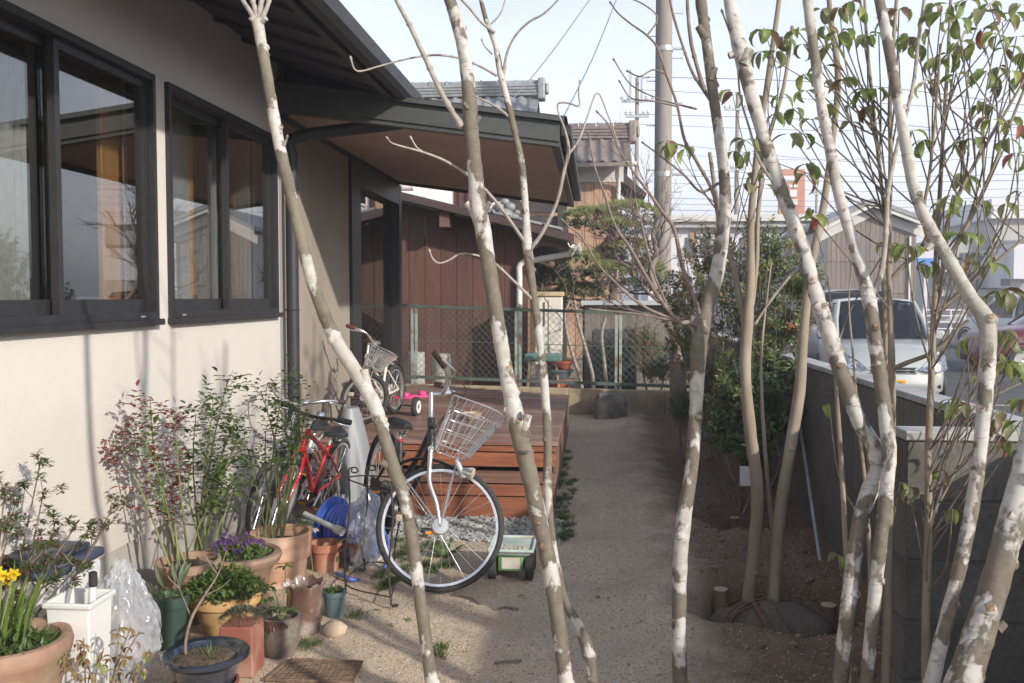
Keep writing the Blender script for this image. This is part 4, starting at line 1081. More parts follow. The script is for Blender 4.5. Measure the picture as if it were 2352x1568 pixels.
# A: leans in from the lower middle towards the upper left, forks at the top
slender_tree('pale mottled trunk crossing in front of the red bicycle and the pale wall',
    [(992, 1568, 37, 2.70), (968, 1400, 35, 2.72), (948, 1250, 35, 2.74), (930, 1150, 34, 2.76), (905, 1075, 36, 2.78), (882, 1000, 36, 2.80), (858, 925, 38, 2.82), (818, 855, 40, 2.84), (776, 790, 38, 2.86),
     (742, 715, 35, 2.88), (712, 630, 34, 2.90), (688, 530, 33, 2.92), (662, 420, 33, 2.95), (640, 325, 32, 2.98), (622, 225, 31, 3.0), (606, 130, 30, 3.02), (596, 75, 31, 3.04), (592, 48, 36, 3.05)],
    branches=[[(590, 52, 16, 3.05), (572, 22, 13, 3.06), (552, -10, 11, 3.08), (530, -60, 9, 3.1)], [(592, 50, 18, 3.05), (585, 18, 15, 3.07), (576, -12, 13, 3.09), (560, -70, 11, 3.1)], [(594, 50, 20, 3.05), (600, 10, 17, 3.07), (603, -20, 16, 3.1), (610, -90, 13, 3.12)], [(597, 50, 17, 3.05), (612, 20, 13, 3.05), (621, -10, 11, 3.06), (640, -60, 9, 3.07)],
              [(650, 337, 9, 2.97), (657, 323, 6, 2.96), (659, 316, 4, 2.95)]],
    nk=12, seed=3, stubs=[(842, 890, 26, 2.83, -6, -42, 0), (897, 1070, 24, 2.78, -20, -8, 0), (862, 965, 24, 2.80, 14, 8, 0)], extra=[[(583, 48, 12, 3.04), (575, 40, 14, 3.03)], [(600, 52, 12, 3.04), (612, 42, 14, 3.03)]])
# B: the thickest of the middle
slender_tree('thick mottled trunk in the middle of the picture with cut branch stubs at bicycle height',
    [(1300, 1568, 42, 2.72), (1282, 1430, 42, 2.74), (1262, 1300, 44, 2.76), (1240, 1200, 44, 2.78), (1216, 1090, 46, 2.80), (1196, 1010, 50, 2.82), (1180, 940, 48, 2.83), (1162, 850, 40, 2.84), (1143, 740, 40, 2.86), (1124, 620, 40, 2.88),
     (1108, 520, 44, 2.90), (1098, 480, 46, 2.90), (1092, 400, 41, 2.91), (1082, 300, 42, 2.92), (1076, 200, 38, 2.94), (1064, 110, 35, 2.96), (1046, 40, 33, 2.98), (1030, -10, 32, 3.0), (1010, -80, 31, 3.02)],
    branches=[[(1062, 292, 20, 2.92), (1045, 265, 16, 2.93), (1015, 215, 15, 2.95), (980, 140, 14, 2.98), (940, 55, 13, 3.02), (918, 15, 12, 3.04), (905, -15, 11, 3.06), (890, -60, 9, 3.08)]],
    nk=16, seed=8, stubs=[(1185, 950, 30, 2.83, -26, -14, 0), (1198, 955, 26, 2.80, 2, 0, 0), (1200, 1000, 24, 2.81, 14, -48, 0), (1205, 1035, 24, 2.78, 0, 5, 0), (1088, 485, 20, 2.9, -16, -20, 0), (1108, 490, 18, 2.9, 16, -26, 0), (1090, 285, 14, 2.92, 12, -18, 0), (1075, 250, 10, 2.9, -10, -14, 0)])
# C: the thin companion
slender_tree('thin pale trunk with curling bare twigs beside the thick middle trunk',
    [(1362, 1568, 28, 2.92), (1352, 1500, 36, 2.93), (1330, 1440, 28, 2.94), (1300, 1385, 24, 2.95), (1282, 1320, 23, 2.96), (1268, 1240, 23, 2.97), (1258, 1130, 24, 2.98), (1258, 1010, 24, 3.0), (1250, 880, 23, 3.02), (1237, 760, 22, 3.04),
     (1223, 660, 22, 3.06), (1212, 570, 26, 3.08), (1207, 480, 19, 3.1), (1199, 380, 18, 3.12), (1182, 300, 18, 3.14), (1165, 230, 17, 3.16), (1150, 170, 19, 3.18), (1138, 105, 14, 3.2), (1118, 50, 13, 3.22), (1105, 0, 13, 3.24), (1090, -60, 12, 3.26)],
    branches=[[(1208, 560, 12, 3.08), (1181, 520, 9, 3.06), (1145, 470, 8, 3.03), (1109, 430, 8, 3.0), (1071, 399, 8, 2.98), (1020, 368, 7, 2.95), (971, 349, 6, 2.92), (920, 335, 5, 2.9), (900, 328, 4, 2.89), (892, 320, 4, 2.88)],
              [(971, 349, 6, 2.92), (957, 338, 4.5, 2.92), (946, 320, 4, 2.92)],
              [(1216, 575, 12, 3.08), (1245, 535, 10, 3.06), (1278, 467, 9, 3.04), (1294, 400, 10, 3.02), (1306, 347, 9, 3.01), (1298, 300, 6, 3.0), (1284, 263, 5, 3.0), (1282, 238, 5, 3.0), (1305, 236, 5, 2.99), (1330, 243, 4.5, 2.98), (1329, 215, 4, 2.98), (1331, 190, 3.5, 2.98)],
              [(1301, 360, 7, 3.01), (1330, 320, 6, 3.05), (1350, 265, 5, 3.08), (1372, 213, 4.5, 3.1), (1395, 260, 4, 3.1), (1420, 330, 4, 3.12)],
              [(1141, 173, 8, 3.18), (1110, 155, 7, 3.15), (1070, 138, 6, 3.1), (1030, 128, 6, 3.08), (984, 127, 5.5, 3.05), (930, 136, 5, 3.02), (870, 152, 4.5, 3.0), (830, 163, 4.5, 2.98), (814, 158, 4.5, 2.97), (807, 138, 4.5, 2.97)],
              [(1156, 172, 9, 3.18), (1165, 120, 7, 3.16), (1185, 80, 6, 3.14), (1215, 50, 6, 3.12), (1250, 30, 5.5, 3.1), (1285, -5, 5, 3.08), (1300, -30, 5, 3.06)],
              [(1221, 686, 9, 3.05), (1180, 645, 7, 3.02), (1134, 603, 6.5, 3.0), (1098, 587, 6, 2.98), (1058, 583, 5.5, 2.96), (1030, 598, 5, 2.95), (1008, 604, 4.5, 2.94), (994, 594, 4.5, 2.94), (988, 580, 4, 2.94)],
              [(1168, 268, 7, 3.15), (1140, 245, 6, 3.12), (1095, 222, 5, 3.1)],
              [(1131, 124, 5, 3.2), (1115, 108, 4, 3.2), (1109, 96, 4, 3.2)],
              [(1136, 75, 9, 3.2), (1105, 50, 7, 3.2), (1080, 20, 7, 3.2), (1052, -10, 6, 3.2), (1030, -40, 6, 3.2)],
              [(1128, 55, 5, 3.22), (1150, 30, 4, 3.22), (1160, 0, 4, 3.22)]],
    nk=9, seed=12, stubs=[(1352, 1500, 30, 2.93, 12, -6, 0)])
# D: near-vertical, bends at a big cut knob
slender_tree('mottled trunk right of the path with a big sawn knob at fence height',
    [(1562, 1568, 42, 2.95), (1560, 1420, 40, 2.96), (1562, 1300, 40, 2.97), (1572, 1180, 40, 2.98), (1588, 1080, 37, 3.0), (1597, 960, 37, 3.02), (1603, 840, 40, 3.04), (1610, 760, 46, 3.05), (1628, 690, 41, 3.07), (1648, 620, 38, 3.09), (1660, 540, 35, 3.1),
     (1666, 470, 32, 3.12), (1662, 390, 31, 3.14), (1652, 310, 30, 3.16), (1640, 230, 29, 3.18), (1630, 150, 29, 3.2), (1618, 60, 31, 3.22), (1608, -10, 30, 3.24), (1600, -80, 28, 3.26)],
    branches=[[(1602, 745, 16, 3.05), (1580, 740, 13, 3.02), (1554, 735, 12, 3.0), (1502, 665, 11, 2.98), (1451, 575, 9, 2.96), (1413, 518, 8, 2.95), (1388, 445, 6, 2.94), (1365, 380, 5, 2.94), (1352, 310, 4, 2.94)],
              [(1606, 720, 13, 3.05), (1585, 660, 12, 3.03), (1566, 610, 12, 3.02), (1549, 528, 10, 3.0), (1520, 485, 9, 2.98), (1489, 440, 8, 2.97), (1455, 395, 6, 2.95), (1420, 340, 5, 2.94), (1400, 290, 4.5, 2.94), (1375, 260, 4, 2.94)],
              [(1554, 735, 9, 3.0), (1500, 715, 8, 2.98), (1451, 684, 7, 2.96), (1410, 645, 6, 2.95), (1372, 605, 5, 2.94), (1336, 545, 4.5, 2.92), (1312, 525, 4, 2.92), (1295, 508, 4, 2.91)],
              [(1540, 718, 8, 3.0), (1510, 650, 6, 3.0), (1492, 594, 6, 3.0), (1475, 520, 5.5, 3.0), (1462, 467, 5, 3.0), (1456, 420, 4, 3.0), (1448, 370, 4, 3.0)],
              [(1554, 737, 8, 3.0), (1515, 730, 6, 2.98), (1474, 722, 5, 2.96), (1420, 716, 4.5, 2.94), (1361, 710, 4, 2.93)],
              [(1655, 560, 11, 3.1), (1640, 450, 9, 3.12), (1600, 370, 9, 3.14), (1572, 320, 8, 3.15), (1555, 240, 7, 3.15), (1530, 170, 6.5, 3.15), (1510, 110, 6, 3.15), (1485, 80, 5.5, 3.15), (1450, 55, 5, 3.15), (1420, 30, 4.5, 3.15), (1405, 10, 4, 3.15)],
              [(1632, 230, 10, 3.18), (1612, 200, 9, 3.2), (1590, 165, 8, 3.2), (1570, 110, 7, 3.2), (1548, 40, 6.5, 3.2), (1535, -20, 6, 3.2)],
              [(1620, 210, 11, 3.18), (1606, 170, 10, 3.2), (1588, 100, 10, 3.2), (1580, 30, 9, 3.2), (1578, -30, 9, 3.2)],
              [(1600, 250, 6, 3.16), (1560, 240, 5, 3.15), (1510, 225, 4, 3.14), (1450, 195, 3.5, 3.14), (1412, 140, 3.5, 3.14)],
              [(1560, 245, 5, 3.15), (1500, 232, 4, 3.14), (1450, 225, 3.5, 3.14), (1425, 190, 3.5, 3.14)],
              [(1530, 170, 5, 3.15), (1500, 160, 4, 3.15), (1470, 175, 3.5, 3.15), (1445, 165, 3.5, 3.15)],
              [(1650, 420, 8, 3.14), (1610, 440, 7, 3.12), (1570, 400, 6, 3.1), (1520, 360, 5, 3.08), (1480, 330, 4, 3.06)],
              [(1485, 83, 5, 3.15), (1510, 40, 4, 3.15), (1470, 5, 4, 3.15), (1420, -10, 4, 3.15)]],
    nk=14, seed=17, stubs=[(1606, 742, 36, 3.05, -22, -6, 0), (1622, 90, 22, 3.2, -18, -30, 0), (1633, 185, 18, 3.18, 10, -30, 0), (1650, 330, 12, 3.15, 8, -12, 0)], brmat='twig_brown')
# E: two big stems crossing, with a rough fork where they meet
slender_tree('mottled trunk leaning far to the upper left in front of the parked silver car',
    [(1930, 1568, 44, 2.55), (1948, 1400, 44, 2.57), (1962, 1280, 42, 2.59), (1982, 1170, 46, 2.61), (2012, 1090, 50, 2.63), (2008, 1030, 48, 2.64), (1975, 970, 44, 2.65), (1948, 900, 44, 2.66), (1920, 820, 44, 2.68), (1895, 740, 46, 2.70), (1872, 670, 42, 2.72), (1850, 590, 40, 2.74),
     (1822, 510, 40, 2.76), (1795, 440, 38, 2.78), (1765, 350, 37, 2.8), (1738, 260, 36, 2.82), (1712, 165, 40, 2.84), (1700, 110, 42, 2.85), (1685, 50, 36, 2.87), (1674, -10, 34, 2.88), (1660, -80, 32, 2.9)],
    branches=[[(1775, 415, 10, 2.78), (1745, 370, 8, 2.8), (1720, 290, 6, 2.84), (1700, 220, 5, 2.86), (1690, 120, 5, 2.88), (1660, 30, 4.5, 2.9)],
              [(1850, 605, 9, 2.74), (1810, 640, 8, 2.76), (1770, 690, 7, 2.78), (1740, 735, 6, 2.8)]],
    nk=16, seed=23, stubs=[(1706, 150, 30, 2.83, 16, -36, 0), (1702, 120, 20, 2.85, -28, 8, 0), (2008, 1065, 44, 2.63, 30, -38, 0), (1890, 715, 30, 2.7, -18, -18, 0)])
slender_tree('mottled trunk forking low beside the car windscreen, second from the right-hand clump',
    [(1990, 1568, 38, 2.50), (2006, 1400, 37, 2.52), (2022, 1250, 37, 2.54), (2035, 1130, 36, 2.56), (2042, 1050, 40, 2.58), (2034, 960, 40, 2.6), (2022, 870, 38, 2.62), (2010, 790, 38, 2.64), (2000, 715, 40, 2.66), (1992, 670, 38, 2.68), (1972, 600, 32, 2.7), (1948, 520, 30, 2.72),
     (1925, 440, 30, 2.74), (1906, 340, 29, 2.76), (1888, 250, 28, 2.78), (1876, 160, 28, 2.8), (1862, 60, 27, 2.82), (1852, -20, 26, 2.84), (1840, -90, 25, 2.86)],
    branches=[[(2000, 680, 20, 2.67), (2020, 640, 17, 2.69), (2030, 590, 15, 2.71), (2036, 520, 14, 2.73), (2040, 440, 13, 2.76), (2060, 340, 11, 2.8), (2085, 250, 10, 2.83), (2100, 180, 10, 2.86), (2110, 90, 9, 2.88), (2125, -10, 9, 2.9)],
              [(2100, 205, 9, 2.85), (2140, 170, 7, 2.87), (2190, 110, 6, 2.9), (2235, 50, 5, 2.92), (2285, 0, 5, 2.95)]],
    nk=13, seed=29, stubs=[(1990, 680, 24, 2.67, 6, -20, 0)])
# F: bends sharply to the upper left at a sawn elbow
slender_tree('mottled trunk with a sharp elbow and sawn end beside the dark red car',
    [(2140, 1568, 42, 2.35), (2170, 1440, 38, 2.37), (2200, 1320, 37, 2.39), (2226, 1200, 38, 2.41), (2246, 1080, 36, 2.43), (2258, 960, 38, 2.45), (2266, 860, 42, 2.47), (2270, 780, 44, 2.48), (2262, 730, 46, 2.49), (2228, 680, 38, 2.51), (2190, 615, 35, 2.53), (2152, 550, 33, 2.55), (2120, 490, 32, 2.57),
     (2096, 420, 31, 2.6), (2080, 330, 30, 2.63), (2066, 250, 29, 2.66), (2050, 160, 29, 2.69), (2034, 70, 28, 2.72), (2018, -10, 27, 2.75), (2005, -80, 26, 2.78)],
    nk=14, seed=31, stubs=[(2266, 745, 42, 2.49, 16, 0, 0), (2270, 840, 20, 2.46, 14, -12, 0), (2140, 560, 16, 2.54, -12, 14, 0)])
slender_tree('thickest pale trunk slanting out of the lower right corner',
    [(2212, 1568, 88, 1.95), (2250, 1450, 80, 1.97), (2285, 1340, 74, 1.99), (2318, 1220, 74, 2.01), (2345, 1120, 72, 2.03), (2372, 1010, 68, 2.05), (2400, 880, 66, 2.08), (2420, 700, 62, 2.12), (2430, 500, 58, 2.16), (2425, 300, 54, 2.2), (2410, 100, 50, 2.25), (2400, -100, 46, 2.3)],
    nk=10, seed=37, stubs=[(2290, 1445, 26, 1.97, 18, -14, 0), (2330, 1190, 26, 2.0, -14, -10, 0)])

# ================================================================ evergreen dogwoods: olive stems, drooping leathery leaves
def leaf_mat(name, c, c2, s=0.35, rough=0.45, scale=25, rnd=0.25):
    return mat(name, c, c2, rough=rough, scale=scale, rnd=rnd, sss=s)
leaf_mat('leaf_green', (0.17, 0.25, 0.065), (0.24, 0.30, 0.10), s=.5)
leaf_mat('leaf_dull', (0.23, 0.25, 0.11), (0.30, 0.29, 0.15), s=.5)
leaf_mat('leaf_brown', (0.19, 0.12, 0.075), (0.26, 0.18, 0.11))
leaf_mat('leaf_red', (0.27, 0.055, 0.05), (0.30, 0.13, 0.075))
leaf_mat('leaf_lime', (0.30, 0.36, 0.09), (0.38, 0.40, 0.13), s=0.5)
LEAFM = {}
for nm in ('leaf_green', 'leaf_dull', 'leaf_brown', 'leaf_red', 'leaf_lime'):
    LEAFM[nm] = []
    for k in range(3):
        b = MB(); b.leaf((0, 0, 0), (1, 0, 0), (0, 0, 1), 1.0, 0.32 + 0.04 * k, droop=0.8 + 0.45 * k, fold=0.35 + 0.1 * k, seg=5)
        LEAFM[nm].append(b.mesh('leaf', MATS[nm], 180))
DOG = []      # (label, stems, clusters)
def z3(*c): return [(1568 + x * 0.3336, y * 0.3336, s) for x, y, s in c]
def z6(*c): return [(1568 + x * 0.3336, 523 + y * 0.3336, s) for x, y, s in c]
def z9(*c): return [(1568 + x * 0.333, 1046 + y * 0.333, s) for x, y, s in c]
CL = z3((560, 200, 1.5), (690, 250, 1.2), (540, 350, 1.2), (650, 350, 1.1), (790, 210, 1.3), (830, 300, 1), (960, 60, 1.1), (1080, 50, 1.2), (1210, 60, 1), (1150, 10, 1), (990, 180, 1.2), (930, 250, 1), (1010, 310, 1.1), (1090, 220, 1.6), (1270, 240, 1.2), (1350, 240, 1.1), (1490, 60, 1.2),
        (1560, 250, 1.4), (1480, 250, 1.1), (1780, 90, 1.6), (1850, 30, 1.3), (1890, 130, 1.2), (2060, 80, 1.8), (2200, 150, 1.3), (2280, 90, 1.1), (2050, 200, 1.1), (2160, 240, 1.1), (1740, 400, 1.1), (1850, 370, 1.1), (1770, 550, 1.2), (1880, 510, .9), (1670, 570, .8), (2090, 500, 1.9), (2170, 460, 1.2),
        (2260, 490, 1.2), (2340, 360, 1.2), (2330, 520, 1), (2060, 710, 1.2), (2120, 820, .8), (2250, 820, 1), (1960, 960, 1.1), (1880, 1000, 1.1), (2010, 950, .9), (2320, 860, 1.2), (2240, 960, 1.1), (2310, 1050, 1), (1940, 1210, 1.2), (1860, 1340, 1.2), (1800, 1390, 1), (1950, 1380, 1.1), (2080, 1380, 1), (2220, 1400, 1),
        (2330, 1320, 1), (1580, 900, 1.2), (1660, 960, 1.1), (1250, 610, 1.3), (1110, 540, 1), (1330, 610, 1), (1280, 730, .9), (1190, 720, .8), (830, 510, .9), (850, 620, .9), (560, 660, 1), (680, 640, .9), (650, 780, .9), (760, 745, .9), (340, 630, 1.2), (740, 920, 1.1), (830, 915, 1.1), (430, 960, 1), (350, 1040, 1.1),
        (460, 1040, .9), (500, 1190, 1), (860, 1130, .9), (850, 1205, 1.1), (880, 1440, .9), (900, 1490, 1.1), (560, 1270, .9), (970, 455, .9), (1010, 720, .8), (890, 815, .8), (1150, 840, .8), (20, 1020, 1), (1420, 130, 1.1), (1620, 300, 1), (1680, 200, .9), (1990, 300, 1), (2300, 250, 1), (2110, 20, 1.1), (1960, 0, 1.1), (2330, 30, 1.1), (1720, 20, 1),
        (430, 1260, .8), (1900, 300, 1), (2220, 330, .9), (1000, 560, .8))
CL += z6((1430, 100, .9), (1530, 110, 1.2), (1600, 130, .9), (1840, 40, 1), (1910, 40, 1), (2060, 40, 1), (2060, 180, 1), (2130, 240, 1), (2190, 430, 1.4), (2240, 450, 1.2), (1960, 760, 1.1), (2010, 760, 1.1), (2190, 710, 1), (2250, 720, .9), (2310, 760, 1.1), (2160, 860, 1), (2230, 930, 1.2), (2290, 920, 1), (2330, 960, 1.1),
         (2030, 880, .8), (1830, 1180, .9), (1870, 1200, 1.1), (1960, 1220, 1), (2150, 1270, 1), (2190, 1320, 1.2), (2320, 1180, 1.1), (2160, 1430, 1.2), (2270, 1470, 1), (2050, 1030, .7), (2330, 1330, 1), (1700, 230, .8), (1660, 250, .8), (1950, 210, .9))
CL += z9((1820, 110, .9), (1500, 180, .7), (1560, 230, .8), (1640, 270, .7), (1790, 380, .8), (1860, 370, .7), (1065, 680, .9)) + [(1545, 335, 1.5), (1530, 325, 1.2), (1905, 930, .9)]

ST1 = [[(1720, 1365, 36, 4.75), (1736, 1220, 35, 4.74), (1738, 1110, 35, 4.74), (1722, 980, 32, 4.73), (1712, 850, 30, 4.72), (1716, 750, 32, 4.72), (1724, 640, 24, 4.71), (1725, 500, 20, 4.7), (1742, 330, 18, 4.7), (1764, 180, 15, 4.68), (1788, 10, 13, 4.66), (1795, -60, 11, 4.65)],
       [(1778, 1372, 36, 4.72), (1792, 1180, 34, 4.72), (1815, 1030, 32, 4.71), (1836, 900, 32, 4.7), (1846, 760, 26, 4.7), (1862, 620, 22, 4.7), (1892, 470, 20, 4.7), (1912, 320, 18, 4.68), (1925, 180, 18, 4.66), (1908, 40, 14, 4.64), (1900, -50, 12, 4.62)],
       [(1716, 760, 20, 4.72), (1700, 690, 20, 4.75), (1686, 620, 17, 4.78), (1668, 560, 14, 4.8), (1648, 470, 12, 4.82), (1630, 350, 10, 4.85)],
       [(1728, 700, 13, 4.71), (1738, 600, 12, 4.73), (1742, 480, 12, 4.75), (1762, 330, 11, 4.78), (1800, 200, 10, 4.8), (1820, 60, 9, 4.82)],
       [(1790, 1290, 17, 4.72), (1772, 1190, 14, 4.78), (1762, 1090, 12, 4.82), (1752, 960, 9, 4.86), (1748, 820, 7, 4.9), (1762, 680, 5, 4.92), (1772, 600, 3, 4.93)]]
ST2 = [[(2034, 1568, 26, 2.98), (2040, 1380, 24, 3.0), (2042, 1200, 22, 3.0), (2048, 1020, 20, 3.0), (2049, 880, 21, 3.0), (2046, 760, 18, 3.0), (2042, 640, 16, 3.0), (2041, 500, 15, 3.02), (2046, 380, 13, 3.04), (2044, 240, 12, 3.06), (2052, 100, 10, 3.08), (2062, -40, 9, 3.1)],
       [(2040, 1250, 15, 3.02), (2030, 1000, 15, 3.04), (2034, 800, 14, 3.06), (2030, 640, 13, 3.08), (2034, 520, 12, 3.1), (2022, 400, 10, 3.12), (2006, 250, 9, 3.14), (1990, 80, 8, 3.16), (1985, -40, 7, 3.18)],
       [(2048, 848, 14, 3.0), (2085, 832, 13, 2.96), (2130, 815, 12, 2.92), (2165, 792, 11, 2.9), (2195, 760, 9, 2.88), (2225, 735, 7, 2.86)],
       [(2044, 645, 14, 3.0), (2075, 610, 12, 2.98), (2105, 582, 11, 2.96), (2126, 548, 9, 2.94), (2150, 480, 8, 2.92)],
       [(1952, 1568, 15, 3.04), (1949, 1420, 15, 3.05), (1942, 1250, 15, 3.05), (1936, 1130, 14, 3.06), (1928, 1000, 13, 3.07), (1921, 900, 11, 3.08), (1916, 820, 8, 3.09), (1908, 740, 5, 3.1), (1905, 670, 3, 3.1)],
       [(2000, 1568, 12, 2.98), (1998, 1300, 11, 2.98), (1988, 1120, 10, 2.99), (1975, 1000, 9, 3.0), (1966, 900, 7, 3.02), (1958, 800, 6, 3.04), (1950, 700, 4, 3.05), (1956, 600, 3, 3.06)]]
ST3 = [[(2126, 1568, 24, 2.85), (2127, 1400, 22, 2.86), (2133, 1200, 21, 2.87), (2132, 1040, 20, 2.88), (2138, 900, 19, 2.89), (2142, 780, 19, 2.9), (2150, 660, 17, 2.92), (2152, 560, 15, 2.94), (2160, 420, 12, 2.96), (2168, 280, 10, 2.98), (2178, 120, 9, 3.0), (2185, -30, 8, 3.02)],
       [(2138, 1110, 11, 2.88), (2160, 1075, 10, 2.86), (2190, 1020, 9, 2.84), (2215, 970, 7, 2.82), (2245, 930, 6, 2.8), (2290, 905, 5, 2.78), (2345, 880, 4, 2.76)],
       [(2140, 1180, 8, 2.88), (2170, 1130, 7, 2.86), (2195, 1080, 6, 2.84), (2208, 1050, 5, 2.83), (2215, 1010, 4, 2.82)],
       [(2150, 655, 14, 2.92), (2170, 610, 13, 2.9), (2205, 545, 12, 2.88), (2240, 480, 11, 2.86), (2275, 400, 9, 2.84), (2310, 310, 8, 2.82), (2350, 210, 7, 2.8)],
       [(2155, 590, 11, 2.93), (2180, 500, 10, 2.9), (2215, 420, 9, 2.88), (2260, 340, 8, 2.86), (2320, 240, 7, 2.84), (2370, 150, 6, 2.82)],
       [(2140, 570, 10, 2.93), (2120, 500, 9, 2.9), (2135, 400, 8, 2.88), (2150, 250, 7, 2.86), (2160, 100, 6, 2.84)],
       [(2145, 720, 10, 2.9), (2185, 690, 9, 2.88), (2240, 640, 8, 2.84), (2300, 590, 7, 2.8), (2360, 540, 6, 2.78)]]
def dogwood(label, stems, clusters, seed, tobase0=1, also=()):
    rr = random.Random(seed)
    S3 = [stem3(s, tobase=(i < tobase0 or i in also)) for i, s in enumerate(stems)]
    root = thing('evergreen_dogwood', label, 'tree', (S3[0][0][0], S3[0][0][1], gz(S3[0][0][0], S3[0][0][1])), 'evergreen dogwoods with drooping leaves')
    allp = []
    for i, P in enumerate(S3):
        b = MB(); T = limb(b, P, rr, n=10, sub=5, wob=0.05, jit=0.03)
        for k in range(4, len(T) - 4, 9):
            if rr.random() < 0.5: knot(b, T, k / len(T), rr, 0.8)
        b.build('trunk' if i < tobase0 or i in also else 'branch', MATS['bark_olive'], root, smooth=70)
        for x in T[len(T) // 3:]: allp.append((V(x[:3]), x[3]))
    tw = MB(); nleaf = 0
    for (px, py, sz) in clusters:
        d0 = min(allp, key=lambda a: (a[0] - at(px, py, d=3.0 if seed != 1 else 4.6)).length)[0]
        base_d = (d0 - EYE).dot(_fw); c = at(px, py, d=base_d + rr.uniform(-0.28, 0.15))
        # a twig rises from a stem well below the leaf cluster
        cand = [a for a in allp if a[0].z < c.z - 0.10 and (a[0] - c).length < 1.3 + (0.8 if seed == 1 else 0)]
        if cand:
            a = min(cand, key=lambda q: abs((q[0] - c).length - 0.42) + rr.random() * 0.1)
            p0 = a[0]; mid = p0.lerp(c, 0.5) + V((rr.uniform(-.03, .03), rr.uniform(-.03, .03), rr.uniform(-.05, .0)))
            S = catmull([tuple(p0), tuple(mid), tuple(c)], 4); n = len(S)
            tw.tube([s for s in S], [min(a[1] * 0.5, 0.0028) * (1 - 0.6 * k / n) + 0.0006 for k in range(n)], 6)
            ax = (c - mid).normalized()
        else:
            ax = V((0, 0, 1)); tw.tube([c - V((0, 0, .12)), c], [0.003, 0.002], 5)
        n = max(2, min(6, int(round(3.0 * sz + rr.uniform(-.7, .8)))))
        a0 = rr.uniform(0, 6.28)
        f = 1.6 if seed == 1 else 1.0
        for k in range(n):
            an = a0 + 6.28 * k / n + rr.uniform(-.5, .5)
            nm = rr.choices(('leaf_green', 'leaf_dull', 'leaf_brown', 'leaf_red', 'leaf_lime'), (34, 32, 10, 2, 22))[0]
            L = (0.042 + 0.030 * sz * rr.uniform(0.5, 1.15)) * f
            o = inst('leaf', rr.choice(LEAFM[nm]), c + V((cos(an), sin(an), 0)) * 0.004, (rr.uniform(-.5, .5), rr.uniform(-0.15, 0.65), an), (L, L, L), root); nleaf += 1
    tw.build('twigs', MATS['bark_twig'], root, smooth=60, kind='stuff')
    return root
c1 = [c for c in CL if c[0] < 1800]; c2 = [c for c in CL if 1800 <= c[0] < 2075]; c3 = [c for c in CL if c[0] >= 2075]
dogwood('dogwood with two brown stems rising from the root ball in the pit', ST1, c1, 1, 2)
dogwood('dogwood with slim olive stem behind the forked trunk, passing the car grille', ST2, c2, 2, 1, (4, 5))
dogwood('dogwood with single olive stem left of the elbow trunk, its crown filling the upper right', ST3, c3, 3, 1)

# ================================================================ shrubs along the right of the path
leaf_mat('shrub_green', (0.125, 0.18, 0.06), (0.21, 0.255, 0.10), s=0.45)
leaf_mat('shrub_gloss', (0.045, 0.095, 0.03), (0.085, 0.145, 0.045), s=0.3, rough=0.3)
leaf_mat('shrub_lime', (0.23, 0.27, 0.08), (0.31, 0.33, 0.11), s=0.45)
leaf_mat('shrub_rust', (0.24, 0.10, 0.035), (0.32, 0.17, 0.06), s=0.35)
leaf_mat('shrub_dry', (0.27, 0.17, 0.08), (0.35, 0.24, 0.12), s=0.3)
def rand_in(rr, shell=0.5):
    while True:
        v = V((rr.uniform(-1, 1), rr.uniform(-1, 1), rr.uniform(-1, 1)))
        l = v.length
        if 0.05 < l <= 1 and (l > shell or rr.random() < 0.35): return v
def shrub(name, label, cat, lobes, base, leafL, n_clumps, per, pal, seed, stems=4, up=0.5):
    """a bush: stems from the base, twig ends spread through several lobes, small leaves around each twig end"""
    rr = random.Random(seed); base = V(base)
    root = thing(name, label, cat, base)
    F = {k: MB() for k in pal}; tw = MB(); keys, ws = list(pal), list(pal.values())
    for (c, rx, ry, rz, share) in lobes:
        c = V(c)
        st = [base + V((rr.uniform(-.08, .08), rr.uniform(-.08, .08), 0)), base.lerp(c, .5) + V((rr.uniform(-.1, .1), rr.uniform(-.1, .1), 0)), c + V((0, 0, -rz * .2))]
        S = catmull([tuple(s) for s in st], 5); tw.tube(S, [0.014 * (1 - .6 * i / len(S)) for i in range(len(S))], 6)
        for _ in range(int(n_clumps * share)):
            v = rand_in(rr); p = c + V((v.x * rx, v.y * ry, v.z * rz)); q0 = V(rr.choice(S[len(S) // 3:]))
            q0 = q0.lerp(p, .45); tw.tube([q0, p], [0.003, 0.0015], 4, caps=False)
            ax = ((p - c).normalized() + V((0, 0, up))).normalized(); kk = rr.choices(keys, ws)[0]
            for k in range(per):
                t = rr.random(); an = rr.uniform(0, 6.28); sd = ax.orthogonal().normalized(); sd = Matrix.Rotation(an, 3, ax) @ sd
                d = (ax * rr.uniform(-0.2, 0.8) + sd * rr.uniform(.5, 1.0)).normalized(); pos = p - ax * (t * leafL * 3.2) + sd * 0.006
                key = kk if rr.random() < .75 else rr.choices(keys, ws)[0]
                F[key].leaf(pos, d, ax + V((0, 0, .4)), leafL * rr.uniform(.65, 1.2), leafL * rr.uniform(.38, .5), droop=rr.uniform(0, .5), fold=.3, seg=2)
    tw.build('stems', MATS['twig_brown'], root, smooth=60, kind='stuff')
    for k, b in F.items():
        if b.v: b.build('foliage', MATS[k], root, smooth=0, kind='stuff')
    return root
def Q(px, py, Y): return at(px, py, Y=Y)
